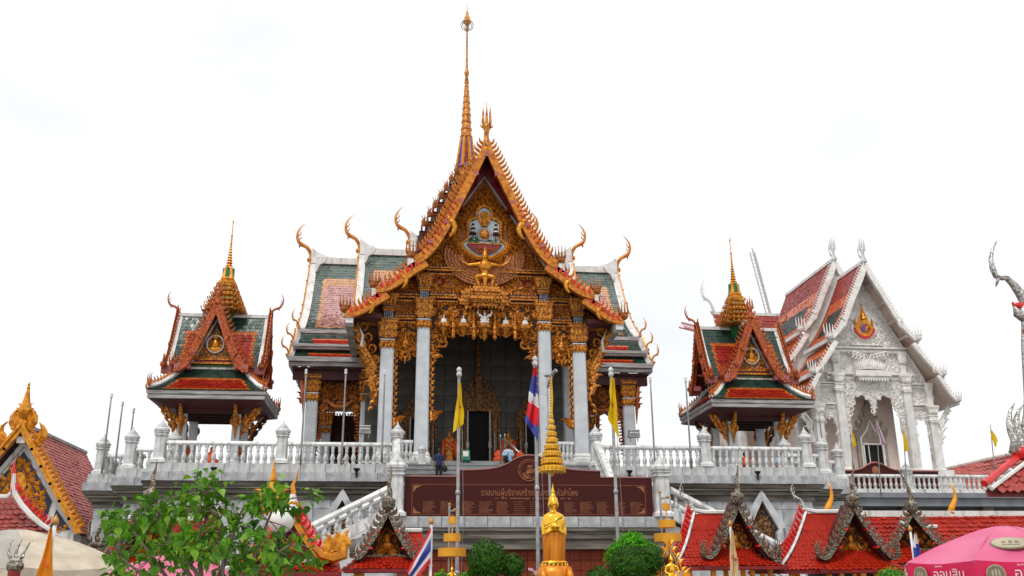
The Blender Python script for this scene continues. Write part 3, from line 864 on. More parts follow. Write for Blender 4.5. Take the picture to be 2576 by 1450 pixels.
def text(parent, s, x, y, z, size, m, align='CENTER', name='lettering', ext=.004, rot=None, sx=1):
    cu = bpy.data.curves.new(name, 'FONT'); cu.body = s; cu.size = size; cu.extrude = ext; cu.align_x = align; cu.resolution_u = 3
    tmp = bpy.data.objects.new(name, cu); COL.objects.link(tmp)
    dg = bpy.context.evaluated_depsgraph_get(); dg.update()
    me = bpy.data.meshes.new_from_object(tmp.evaluated_get(dg)); bpy.data.objects.remove(tmp); bpy.data.curves.remove(cu)
    me.materials.clear(); me.materials.append(m)
    o = bpy.data.objects.new(name, me)
    M4 = (T(x, y, z) @ RX(PI / 2) if rot is None else rot) @ SCL(sx, 1, 1)
    o.matrix_basis = Matrix.Translation(-org(parent)) @ TF[0] @ M4
    link(o, parent, (x, y, z)); return o
text(pl, 'รายนามผู้บริจาคสร้างอุโบสถวัดหัวลำโพง', 5.35, 38.17, 5.32, .36, letterd, sx=.70)
# rows of tiny engraved names: worn gilt strokes
mb = MB(); R_ = random.Random(3)
x = 3.95
while x < 7.1:
    w = R_.uniform(.02, .06); mb.add(box(x, x + w, 38.172, 38.182, 5.19, 5.225 + R_.uniform(0, .015)), 0); x += w + (R_.uniform(.015, .03) if R_.random() > .2 else .12)
for cx in (1.05, 1.75, 2.6, 3.3, 4.0, 4.7, 5.35, 6.05, 6.75, 7.4, 8.1, 8.8, 9.5):
    for r in range(11):
        z = 5.06 - r * .043; xx = cx
        if abs(cx - 5) < .5 and r % 2: continue
        while xx < cx + R_.uniform(.3, .58):
            w = R_.uniform(.02, .05); mb.add(box(xx, xx + w, 38.174, 38.182, z, z + .018), 0); xx += w + R_.uniform(.01, .03)
mb.build('engraved_names', [letterd], pl, kind='stuff')
# ================================================================ main temple hall (local frame: x from its axis, y from the column plane)
TX, TY = 4.28, 47
TF[0] = T(TX, TY, 0)
tm = thing('temple_hall', 'large ornate gilded Thai temple hall with layered gables and one tall spire', 'temple', (0, 0, ZT))
TOOTH = tooth_me(goldbg, redb); TOOTHG = tooth_me(goldb)
# plinth and steps
mb = MB(); mb.add(box(-5.9, 5.9, -.75, 6, ZT, 7.74), 0); mb.add(box(-10.4, 10.4, 6.0, 20, ZT, 7.74), 0); mb.add(box(-6.0, 6.0, -.82, -.6, 7.62, 7.75), 0)
mb.build('plinth', [marble], tm)
for k in range(3):
    mb = MB(); mb.add(box(-2.7, 2.7, -1.5 + k * .3, 0, ZT + k * .15, ZT + (k + 1) * .15 + .004), 0); mb.build('step', [stepm], tm)
mb = MB(); mb.add(box(-6.1, 6.1, -.74, 6, 7.74, 7.76), 0); mb.build('porch_floor', [stepm], tm)

def column(parent, x, y, z0, zc, zc1, w, stub=None, up=None, capw=1.0, name='column'):
    """marble shaft with gilded lotus capital; zc..zc1 capital, stub = top of mosaic stub, up = top of upper capital"""
    r = w / 2
    mb = MB(); mb.add(lathe([(r, z0 + .5), (r * .93, zc + .05)], sec=CHSQ), 0, T(x, y, 0)); c = mb.build(name, [column_m], parent)
    mb = MB(); mb.add(lathe([(r * 1.5, z0), (r * 1.5, z0 + .22), (r * 1.25, z0 + .28), (r * 1.3, z0 + .38), (r * 1.05, z0 + .5)], sec=CHSQ), 0, T(x, y, 0)); mb.build('column_base', [marblew], c)
    if zc1 is None: return c
    h = zc1 - zc; mb = MB(); R = r * capw
    mb.add(lathe([(R * 1.0, zc + .18 * h), (R * 1.12, zc + .20 * h), (R * 1.12, zc + .27 * h), (R * 1.02, zc + .28 * h)], sec=CHSQ), 0, T(x, y, 0))
    mb.add(lathe([(R * 1.04, zc + .28 * h), (R * 1.04, zc + .30 * h)], sec=CHSQ), 1, T(x, y, 0))
    mb.add(lathe([(R * 1.06, zc + .30 * h), (R * 1.06, zc + .34 * h)], sec=CHSQ), 2, T(x, y, 0))
    mb.add(lathe([(R * 1.03, zc + .34 * h), (R * 1.03, zc + .38 * h)], sec=CHSQ), 1, T(x, y, 0))
    mb.add(lathe([(R * 1.1, zc + .38 * h), (R * 1.12, zc + .44 * h), (R * 1.08, zc + .46 * h), (R * 1.18, zc + .62 * h), (R * 1.30, zc + .84 * h), (R * 1.42, zc + .93 * h), (R * 1.52, zc + .94 * h), (R * 1.52, zc + h)], sec=CHSQ), 0, T(x, y, 0))
    # petals: hanging fringe, two upright rows
    for side in range(4):
        with frame(T(x, y, 0) @ RZ(side * PI / 2)):
            budrow(mb, -R, R, zc + .2 * h, .24 * h, -R * 1.02, 0, True, R * .5)
            for k in range(5): mb.add(FLAME, 0, OM((k - 2) * R * .5, zc + .42 * h, .34 * h, 0, k > 2, -R * 1.13, .3))
            for k in range(4): mb.add(FLAME, 0, OM((k - 1.5) * R * .66, zc + .64 * h, .34 * h, 0, k > 1, -R * 1.24, .3))
            budrow(mb, -R * 1.4, R * 1.4, zc + h, .14 * h, -R * 1.45, 0, False, R * .4)
    mb.build('capital', [gold, navy, marblew], c)
    if stub:
        mb = MB(); mb.add(lathe([(r * .72, zc1), (r * .72, stub)], sec=CHSQ), 0, T(x, y, 0))
        n = 7
        for i in range(5):
            for j in range(n):
                mb.add(bx(x - r * .72 + (i + .5) * r * 1.44 / 5, y - r * .73, zc1 + (j + .5) * (stub - zc1) / n, r * .19, .03, (stub - zc1) / n * .62), 1)
        mb.build('mosaic_stub', [teal, checker], c)
        mb = MB(); k = up - stub; R = r * 1.05
        mb.add(lathe([(R * .85, stub), (R * .9, stub + .1 * k), (R * 1.0, stub + .12 * k), (R * .92, stub + .2 * k), (R * .95, stub + .35 * k), (R * 1.0, stub + .45 * k), (R * 1.3, stub + .85 * k), (R * 1.4, up)], sec=CHSQ), 0, T(x, y, 0))
        mb.add(lathe([(R * .96, stub + .24 * k), (R * .96, stub + .30 * k)], sec=CHSQ), 1, T(x, y, 0))
        for i in range(4): mb.add(FLAME, 0, OM(x + (i - 1.5) * R * .5, stub + .4 * k, .5 * k, 0, i > 1, y - R * 1.08, .3))
        budrow(mb, x - R * 1.2, x + R * 1.2, up, .2 * k, y - R * 1.1, 0, False, R * .45)
        mb.build('upper_capital', [gold, navy], c)
    return c
for s in (-1, 1):
    column(tm, s * 3.16, 0, 7.75, 14.62, 16.08, .70, 16.66, 17.5)
    column(tm, s * 4.98, 0, 7.75, 13.50, 14.93, .72, 15.5, 16.4)
    column(tm, s * 4.98, 3.2, 7.75, 13.50, 14.6, .60)

# --- gable pediment: boards, cornices, scrollwork
gbk = MB()
gbk.add(extr([(-3.4, 17.45), (3.4, 17.45), (3.4, 18.2), (.02, 23.35), (-.02, 23.35), (-3.4, 18.2)], .1, .3), 0)
gbk.add(extr([(-4.7, 15.85), (4.7, 15.85), (4.9, 16.6), (3.4, 17.6), (-3.4, 17.6), (-4.9, 16.6)], .12, .3), 0)
gbk.add(extr([(-6.3, 14.85), (-2.8, 14.85), (-2.8, 16.2), (-4.9, 16.2), (-6.3, 15.35)], .14, .3), 0)
gbk.add(extr([(2.8, 14.85), (6.3, 14.85), (6.3, 15.35), (4.9, 16.2), (2.8, 16.2)], .14, .3), 0)
gbk.add(box(-6.3, 6.3, .3, .4, 14.85, 16.2), 0)
gbk.add(extr([(-4.9, 16.1), (4.9, 16.1), (.1, 24.0), (-.1, 24.0)], .42, .5), 0)
gbk.build('pediment_board', [goldd], tm)
orn = MB()
inn_t = inpoly([(-3.1, 18.25), (3.1, 18.25), (0, 23.0)])
niche_r = lambda x, z: ((x / 1.35) ** 2 + ((z - 20.0) / 1.85) ** 2) < 1 and z > 18.6
def fil(x, z):
    return inn_t(x, z) and not (abs(x) < 1.32 and 18.9 < z < 20.35) and not (abs(x) < .72 and z < 21.75 and z > 18.5)
def upv(x, z):
    return math.atan2(x, (z - 19.5) * .9 + .6) * .9
scroll(orn, fil, (0, 3.3, 18.3, 23.2), .19, .36, .06, 0, 11, 0, .75, upv, 1)
# ring of larger leaves round the niche
for k in range(34):
    a = -PI * .88 + 2 * PI * .88 * k / 33
    r1 = 1.38 if abs(a) > 1.2 else 1.20
    x, z = math.sin(a) * r1, 20.0 + math.cos(a) * (1.62 if abs(a) < 1.6 else 1.32)
    orn.add(FLAME, 0, OM(x, z, .55, a, a < 0, .0, .8))
    x, z = math.sin(a) * (r1 + .35), 20.0 + math.cos(a) * 1.75
    if inn_t(x * 1.25, z + .2): orn.add(FLAME, 0, OM(x, z, .5, a, a < 0, .04, .8))
# frieze with scrolls between the upper capitals
scroll(orn, lambda x, z: .2 < abs(x) < 2.68 and 16.85 < z < 17.5, (0, 2.7, 16.9, 17.5), .25, .44, .10, 0, 12, 0, .4, None, 1)
scroll(orn, inpoly([(3.62, 16.75), (4.6, 16.75), (4.4, 17.0), (3.6, 17.55)]), (3.5, 4.7, 16.8, 17.6), .22, .36, .10, 0, 14, None, .5)
scroll(orn, inpoly([(-3.62, 16.75), (-4.6, 16.75), (-4.4, 17.0), (-3.6, 17.55)][::-1]), (-4.7, -3.5, 16.8, 17.6), .22, .36, .10, 0, 14, None, .5)
for s in (-1, 1):
    scroll(orn, lambda x, z: 3.62 < abs(x) < 4.5 and 15.6 < z < 15.95, (min(s * 3.6, s * 4.5), max(s * 3.6, s * 4.5), 15.55, 16.0), .2, .34, .12, 0, 15, None, .4)
    scroll(orn, lambda x, z: 15.4 < z < 16.2 - (abs(x) - 5.3) * .8, (min(s * 5.4, s * 6.1), max(s * 5.4, s * 6.1), 15.3, 16.1), .2, .3, .12, 0, 16, None, .4)
orn.build('pediment_carving', [gold, redl], tm, kind='stuff')
# cornice bands
cb = MB(); MT = (0, 1, 0, 2, 0, 1)
def band(x0, x1, z0, z1, y=0, d=.3):
    mould(cb, x0, x1, z0, z1, y, d, MT, .25)
    lozenges(cb, x0, x1, (z0 + z1) / 2, .13, y - d * .95, 0)
    budrow(cb, x0, x1, z1, .17, y - d * .3, 0, False, .19)
    budrow(cb, x0, x1, z0, .14, y - d * .3, 0, True, .16)
band(-3.35, 3.35, 17.62, 18.12, .05, .34)
for s in (-1, 1):
    a, b = sorted((s * 1.35, s * 2.85)); band(a, b, 16.12, 16.62, .05, .3)
    a, b = sorted((s * 3.45, s * 4.72)); band(a, b, 16.12, 16.6, .08, .26)
    a, b = sorted((s * 3.55, s * 4.65)); band(a, b, 14.95, 15.4, .08, .26)
    a, b = sorted((s * 5.3, s * 6.35)); band(a, b, 14.9, 15.3, .08, .26)
cb.build('cornice_bands', [gold, navy, redl], tm)
# balcony bracket under the winged figure
mb = MB()
for z0, z1, hw, d in ((16.72, 16.86, 1.05, .75), (16.55, 16.71, 1.25, .8), (16.30, 16.54, 1.2, .7), (16.14, 16.29, 1.38, .85), (15.98, 16.13, 1.3, .7), (15.82, 15.97, 1.05, .6)):
    mb.add(extr([(-hw, z0), (hw, z0), (hw, z1), (-hw, z1)], -d * .35, .2), 0)
    mb.add(extr([(-hw * .62, z0), (hw * .62, z0), (hw * .62, z1), (-hw * .62, z1)], -d, .0), 0)
for hw, d, z, up_ in ((1.05, .75, 16.86, 0), (1.25, .8, 16.14, 1), (1.05, .6, 15.82, 1), (1.3, .85, 16.30, 0)):
    budrow(mb, -hw * .62, hw * .62, z, .17, -d, 0, bool(up_), .18)
    budrow(mb, hw * .62, hw, z, .17, -d * .35, 0, bool(up_), .18); budrow(mb, -hw, -hw * .62, z, .17, -d * .35, 0, bool(up_), .18)
lozenges(mb, -.74, .74, 16.42, .13, -.72, 1)
mb.build('balcony_bracket', [gold, goldb], tm)

# niche with offerings
mb = MB()
half = [(0, 18.72), (.35, 18.76), (.65, 18.92), (.95, 19.1), (1.16, 19.42), (1.02, 19.62), (.84, 19.78), (.84, 20.4), (.80, 20.72), (.58, 20.86), (.42, 20.92), (.40, 21.2), (.26, 21.48), (0, 21.62)]
C1 = [(p.x, p.y) for p in catmull([(a, b, 0) for a, b in half], 4)]
full = C1 + [(-a, b) for a, b in C1[::-1]][1:-1]
mb.add(extr(full, -.02, .14), 0); nic = mb.build('niche_panel', [sky_glass], tm)
mb = MB()
for k in range(0, len(full)):
    x, z = full[k]; sc = 1.04
    mb.add(ellip((x * sc, -.06, 20.1 + (z - 20.1) * sc), (.075, .075, .075), 6, 4), 0)
    mb.add(ellip((x * 1.13, -.03, 20.1 + (z - 20.1) * 1.11), (.06, .07, .06), 6, 4), 0)
loop = full + [full[0]]
mb.add(tube([(x * 1.085, -.04, 20.1 + (z - 20.1) * 1.075) for x, z in loop], .05, 5), 0)
mb.add(tube([(x * 1.0, -.05, 20.1 + (z - 20.1) * 1.0) for x, z in loop], .035, 5), 1)
mb.build('niche_frame', [goldb, redl], nic)
mb = MB()
mb.add(lathe([(.33, -.04), (.36, -.09), (.01, -.12)], 20), 1, T(0, 0, 20.95) @ RX(PI / 2) @ T(0, 0, 0) @ SCL(1, 1.15, -1) @ T(0, 0, 0))
mb.add(lathe([(.16, 20.45), (.2, 20.55), (.12, 20.65), (.15, 20.8), (.08, 20.9), (.10, 21.0), (.03, 21.15), (.005, 21.3)], 8, 0, -.1), 0)
mb.add(ellip((0, -.08, 20.02), (.4, .1, .4), 16, 8), 2); mb.add(ellip((0, -.12, 20.0), (.30, .14, .30), 14, 8), 1)
for s in (-1, 1):
    for k in range(6):
        r = .20 - k * .03; mb.add(lathe([(r, 19.98 + k * .13), (r * .8, 20.07 + k * .13)], 10, s * .62, -.1), 3 if k % 2 else 4)
    mb.add(lathe([(.04, 20.75), (.004, 20.98)], 6, s * .62, -.1), 4)
    mb.add(lathe([(.02, 19.5), (.02, 20)], 5, s * .62, -.1), 4)
    for k in range(22):
        rr = random.Random(k * 7 + s); mb.add(ellip((s * rr.uniform(.22, .85), -.1, rr.uniform(19.5, 19.82)), (.07, .06, .07), 5, 4), 5 if k % 5 else 6)
boat = [(-.95, 19.42), (-.7, 19.12), (-.35, 18.9), (0, 18.84), (.35, 18.9), (.7, 19.12), (.95, 19.42)]
mb.add(extr(boat, -.14, 0), 7); mb.add(box(-.9, .9, -.17, 0, 19.42, 19.48), 1)
for k in range(5): mb.add(CURL, 1, OM((k - 2) * .22, 18.95, .25, 0, k > 2, -.15))
mb.build('niche_relief', [goldb, gold, lilac, white, brown, green, pinkfl, redl], nic)

# winged figure with outstretched arms under the niche
TFo = TF[0]
def fused(name, parts, m, parent, vox=.03, label=None):
    mb = MB()
    for p in parts: mb.add(p, 0)
    o = mb.build(name, [m], parent, True, None, label)
    r = o.modifiers.new('fuse', 'REMESH'); r.mode = 'VOXEL'; r.voxel_size = vox; r.use_smooth_shade = True
    s_ = o.modifiers.new('soft', 'SMOOTH'); s_.iterations = 3; s_.factor = .5
    return o
gy = -.45
P_ = [ellip((0, gy, 18.05), (.38, .25, .34)), ellip((0, gy, 17.72), (.20, .17, .22)), ellip((0, gy, 18.55), (.19, .18, .22)), ellip((0, gy, 18.3), (.13, .13, .15)),
      lathe([(.19, 18.62), (.17, 18.74), (.10, 18.8), (.12, 18.86), (.05, 18.96), (.06, 19.02), (.01, 19.25)], 8, 0, gy), ellip((0, gy - .18, 18.5), (.05, .08, .06), 6, 5), ellip((0, gy, 17.5), (.27, .2, .17))]
for s in (-1, 1):
    P_.append(tube([(s * .22, gy, 18.2), (s * .55, gy - .03, 18.12), (s * .9, gy, 18.1), (s * 1.2, gy, 18.28), (s * 1.32, gy, 18.55)], [.12, .11, .085, .07, .03], 8))
    P_.append(tube([(s * .12, gy, 17.5), (s * .45, gy - .1, 17.42), (s * .52, gy - .08, 17.32)], [.16, .14, .1], 8))
    P_.append(tube([(s * .50, gy - .08, 17.4), (s * .36, gy - .05, 17.05), (s * .30, gy, 16.82)], [.12, .09, .06], 8))
    P_.append(ellip((s * .12, gy - .15, 18.12), (.13, .08, .13), 8, 6))
P_.append(tube([(0, gy, 17.45), (0, gy - .1, 17.1), (0, gy - .05, 16.86)], [.17, .1, .16], 8))
gar = fused('winged_figure', P_, goldb, tm, .035)
mb = MB()
for s in (-1, 1):
    for ring in range(6):
        r = 2.12 - ring * .17
        arc = [(s * r * math.sin(math.radians(q)), -.13 - .03 * ring, 18.75 - r * .78 * math.cos(math.radians(q))) for q in range(0, 106 - ring * 4, 5)]
        mb.add(tube(arc, .055, 5), 0)
        for k, (x, y, z) in enumerate(arc): mb.add(ellip((x * .965, y - .01, z + .05), (.075, .05, .07), 6, 4), 2 if (k + ring) % 3 == 0 else 0)
fan = [(0, 17.05)] + [(2.1 * math.sin(math.radians(q)), 18.75 - 2.1 * .78 * math.cos(math.radians(q))) for q in range(4, 100, 8)] + [(1.5, 18.2), (.9, 17.9), (0, 17.9)]
fan = fan + [(-a, b) for a, b in fan[::-1]][1:-1]
mb.add(extr(fan, -.12, .1), 1)
mb.build('feather_fan', [roseg, redl, gold], tm)

# raking frame, soffit, purlins of the main gable
mb = MB()
for s in (-1, 1):
    mb.add(ribbon([(s * 3.5, 18.1), (0, 23.5)], [(s * 3.42, 18.08), (0, 23.38)], -.06, .3), 1)
    mb.add(ribbon([(s * 4.5, 17.7), (s * .02, 24.3)], [(s * 3.52, 18.12), (s * .01, 23.52)], -.25, .3), 0)
mb.build('raking_frame', [redl, marble], tm)
U_PTS = [(0, 24.95), (.40, 24.2), (1.0, 22.85), (1.47, 21.85), (2.05, 20.6), (2.52, 19.65), (3.0, 18.85), (3.5, 18.3), (3.85, 18.15)]
M_PTS = [(3.35, 18.1), (4.1, 17.55), (4.75, 16.95), (5.3, 16.6), (5.7, 16.5)]
L_PTS = [(5.25, 16.3), (5.8, 15.9), (6.35, 15.45), (6.85, 15.2), (7.1, 15.18)]
CR = spear_me(goldd, 4, .24)
for s in (-1, 1):
    barge(tm, U_PTS, s, -1.5, -1.25, .40, goldbg, TOOTH, .54, 29, CR, 1.1, slots=(11, .5, redb), taper=-.25)
    barge(tm, M_PTS, s, -1.5, -1.25, .62, goldbg, TOOTH, .46, 9, CR, 1.05, slots=(8, .1, redb), taper=.3)
    barge(tm, L_PTS, s, -1.5, -1.25, .58, goldbg, TOOTH, .44, 8, CR, 1.05, slots=(7, .1, redb), taper=.3)
    hook2(tm, s * 2.0, 20.15, .85, s, -1.52, goldb); hook2(tm, s * 4.35, 17.0, .62, s, -1.55, goldb); hook2(tm, s * 5.95, 15.55, .55, s, -1.55, goldb)
    for x, z, w in ((3.9, 17.75, .38), (5.65, 16.08, .38), (6.9, 14.72, .38)): mb = MB(); mb.add(bx(s * x, -1.15, z, w, .7, .5), 0); mb.build('purlin_end', [white], tm)
    # soffits and roof slopes behind the gable edges
    for pts, k in ((U_PTS, .0), (M_PTS, 0), (L_PTS, 0)):
        (x0, z0), (x1, z1) = pts[0], pts[-1]
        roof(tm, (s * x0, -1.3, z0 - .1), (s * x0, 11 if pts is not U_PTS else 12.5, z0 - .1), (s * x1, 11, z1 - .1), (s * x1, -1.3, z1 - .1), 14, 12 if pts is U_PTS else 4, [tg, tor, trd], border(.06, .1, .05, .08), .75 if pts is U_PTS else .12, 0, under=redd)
    for x, z in ((.55, 22.95), (1.35, 21.35), (2.1, 20.1), (2.95, 18.95)):
        mb = MB(); mb.add(bx(s * x, -.6, z, .26, 1.6, .26), 0); mb.add(bx(s * x, -1.46, z, .22, .2, .22), 1); mb.build('purlin', [redl, pinkish], tm)
    # painted oval panels on the soffit
    mb = MB()
    for t in (.16, .36, .58):
        x, z = lerp(.35, 3.3, t), lerp(23.1, 18.6, t)
        mb.add(tube([(s * (x + .22 + .16 * math.cos(a * PI / 6)), -.72 + .0, z + .3 + .42 * math.sin(a * PI / 6)) for a in range(13)], .03, 4), 0)
    # eave beam running back along the porch
    mb.build('soffit_panel', [goldd], tm)
    mb = MB(); mb.add(box(min(s * 6.75, s * 7.14), max(s * 6.75, s * 7.14), -1.3, 9.5, 14.6, 15.1), 0); mb.build('eave_beam', [beamw], tm)
    mb = MB(); mb.add(extr([(s * 5.3, 14.86), (s * 6.8, 15.0), (s * 6.8, 15.08), (s * 5.3, 15.1)][::s], -1.1, 9.5), 0); mb.build('eave_soffit', [redd], tm)
    for yb in (0, 3.2):
        mb = MB()
        mb.add(tube([(s * 5.45, yb, 11.2), (s * 5.75, yb, 11.9), (s * 5.6, yb, 12.7), (s * 6.1, yb, 13.5), (s * 6.55, yb, 14.9)], [.07, .12, .14, .12, .08], 6), 0)
        for k in range(12):
            t = k / 11; x, z = 5.5 + .95 * t ** 1.5, 11.3 + 3.2 * t
            mb.add(FLAMEC, 0, OM(s * x, z, .62, s * (.5 + .5 * (k % 2)), s < 0, yb - .05))
            if k % 2: mb.add(CURL, 0, OM(s * (x - .2), z, .45, 0, s > 0, yb - .1))
        if yb == 0:
            for k in range(9): mb.add(FLAMEC, 0, OM(s * (5.45 + .2 * math.sin(k)), 10.9 - k * .32 + 2.2, .34, s * 2.4, s < 0, yb - .1))
            mb.add(tube([(s * 6.3, yb - .1, 13.6), (s * 6.25, yb - .1, 14.2), (s * 6.45, yb - .1, 14.7)], [.09, .07, .01], 6), 1)
        mb.build('eave_bracket', [gold, white], tm)
# end-on roof finial
inst('chofa', chofa_front_me(gold), T(.0, -1.35, 24.45) @ SCL(2.2, 2.0, 2.9), tm)
mb = MB(); mb.add(ellip((0, -1.3, 24.5), (.28, .25, .3)), 0); mb.add(bx(0, -1.55, 24.1, .22, .12, .3), 1); mb.build('apex_boss', [goldb, pinkish], tm)

# --- hanging carved lambrequins
def lamb(half, y, name, seed, m=gold, back=brown, step=.26, size=.44, mb2=None, fr=.22):
    full = half + [(-a, b) for a, b in half[::-1]]
    mb = MB(); mb.add(extr(full[::-1], y, y + .08), 1)
    f = inpoly(full)
    xs = [p[0] for p in full]; zs = [p[1] for p in full]
    scroll(mb, f, (0, max(xs), min(zs), max(zs)), step, size, y - .03, 0, seed, 0, .45)
    # fringe of flames along the lower edge
    for (a, b), (c, d) in zip(half, half[1:]):
        L = math.hypot(c - a, d - b); n = max(1, int(L / .17))
        for i in range(n):
            t = (i + .5) / n; x, z = lerp(a, c, t), lerp(b, d, t)
            ang = math.atan2(-(d - b), (c - a)) if False else 0
            nx, nz = (d - b) / L, -(c - a) / L
            for s in (-1, 1): mb.add(FLAMEC, 0, OM(s * x, z, fr, s * math.atan2(nx, nz), s < 0, y - .02, .5))
    return mb
half = [(0, 14.62), (1.9, 14.62), (2.2, 14.35), (2.42, 13.8), (2.56, 13.3), (2.66, 12.9), (2.83, 12.8), (2.83, 15.95), (0, 15.95)]
mb = lamb(half, 0, 'x', 21, step=.24, size=.4)
mb.build('lambrequin', [gold, brown], tm, kind='stuff')
for x, h in ((0, .62), (1.1, .42), (2.13, .4)):
    for s in ((-1, 1) if x else (1,)):
        mb = MB(); mb.add(lathe([(.005, 14.62 - h), (.04, 14.62 - h * .8), (.13, 14.62 - h * .45), (.10, 14.62 - h * .4), (.24, 14.68), (.34, 14.72), (.36, 14.82), (.30, 14.9)], 8, s * x, -.22), 0)
        mb.build('pendant_bracket', [gold], tm)
for x in (.55, 1.62):
    for s in (-1, 1):
        mb = MB(); mb.add(lathe([(.005, 14.08), (.07, 14.16), (.13, 14.25), (.09, 14.3), (.12, 14.5), (.08, 14.6), (.11, 14.75), (.05, 15.1), (.06, 15.5)], 8, s * x, -.15), 0)
        mb.build('pendant_bud', [gold], tm)
def seated(s=1.0):
    return [ellip((0, 0, .09 * s), (.24 * s, .14 * s, .08 * s), 10, 6), ellip((0, .02 * s, .27 * s), (.12 * s, .09 * s, .16 * s), 10, 6), ellip((0, 0, .50 * s), (.06 * s, .06 * s, .08 * s), 8, 6), lathe([(.05 * s, .55 * s), (.03 * s, .6 * s), (.005 * s, .7 * s)], 6),
            tube([(-.12 * s, 0, .36 * s), (-.19 * s, -.04 * s, .2 * s), (0, -.12 * s, .15 * s)], .035 * s, 6), tube([(.12 * s, 0, .36 * s), (.19 * s, -.04 * s, .2 * s), (0, -.12 * s, .15 * s)], .035 * s, 6)]
for x in (-2.13, -1.1, 1.1, 2.13):
    with frame(T(x, -.3, 14.9)):
        fused('seated_white_figure', seated(.72), marblew, tm, .02)
with frame(T(0, -.3, 14.9)):
    pp = seated(1.15)
    for s in (-1, 1):
        for k in range(3): pp.append(tube([(s * .12, 0, .45), (s * (.28 + .06 * k), -.05, .42 + .1 * k), (s * (.38 - .03 * k), -.05, .62 + .12 * k)], [.045, .035, .02], 6))
    fused('seated_white_figure', pp, marblew, tm, .022)
# side bays
for s in (-1, 1):
    half = [(0, 13.1), (.18, 13.4), (.33, 13.2), (.48, 13.5), (.56, 13.3), (.58, 14.9), (0, 14.9)]
    with frame(T(s * 4.07, .02, 0)):
        mb = lamb(half, 0, 'x', 31, step=.2, size=.34)
        mb.add(lathe([(.02, 13.5), (.15, 13.62), (.2, 13.8), (.12, 13.95), (.05, 14.1), (.06, 14.2), (.005, 14.5)], 8, 0, -.15), 0)
        mb.add(lathe([(.005, 12.75), (.07, 13.0), (.1, 13.15)], 6, 0, -.1), 0)
        mb.build('side_lambrequin', [gold, brown], tm, kind='stuff')
    for x, zb in ((s * 4.56, 9.9), (s * 3.56, 9.9 + 20), (s * 2.70, 10.2)):
        if zb > 20: continue
        mb = MB(); mb.add(box(x - .07, x + .07, 0, .08, zb, 13.6), 1)
        k = 0; z = zb
        while z < 13.4: mb.add(FLAMEC, 0, OM(x, z, .3, .5 if k % 2 else -.5, k % 2 == 0, -.03)); z += .17; k += 1
        # small gilded naga head at the foot of the strip
        for q in range(4): mb.add(FLAMEC, 0, OM(x - s * .08 + s * -.05 * q, zb - .35 + .1 * q, .6 - .06 * q, -s * (.2 + .25 * q), s > 0, -.1, 1.2))
        mb.add(tube([(x, 0, zb + .1), (x - s * .05, -.1, zb - .35), (x - s * .22, -.1, zb - .2), (x - s * .32, -.1, zb + .05)], [.1, .13, .09, .02], 6), 0)
        mb.build('carved_strip', [gold, brown], tm)
        mb = MB()
        for j in range(36): mb.add(bx(x + s * .13, -.02, 9.6 + j * .135, .08, .05, .075), j % 2)
        mb.build('mosaic_strip', [checker, teal], tm)

# --- porch interior
for s in (-1, 1):
    balustrade(tm, (s * 3.55, .1, 7.9), (s * 4.6, .1, 7.9), 5, marblew, hb=.8, base=.14)
mb = MB(); mb.add(box(-6.2, 6.2, 5.62, 5.8, 7.7, 17.6), 0); mb.build('back_wall_core', [joint], tm)
nx, nz = 14, 11
me = raw('wall_slab', [(bevbox(12.4 / nx - .015, .1, 9.9 / nz - .015, .01), 0)], [dwall])
for i in range(nx):
    for j in range(nz):
        x = -6.2 + (i + .5) * 12.4 / nx; z = 7.75 + (j + .5) * 9.9 / nz
        if abs(x) < .6 and z < 11.2: continue
        inst('wall_slab', me, T(x, 5.56 + random.uniform(-.005, .005), z), tm)
mb = MB(); mb.add(box(-6.2, 6.2, .5, 5.6, 15.85, 16.0), 0); mb.add(box(-6.2, -3.4, .5, 5.6, 14.8, 14.9), 0); mb.add(box(3.4, 6.2, .5, 5.6, 14.8, 14.9), 0); mb.build('porch_ceiling', [redd], tm)
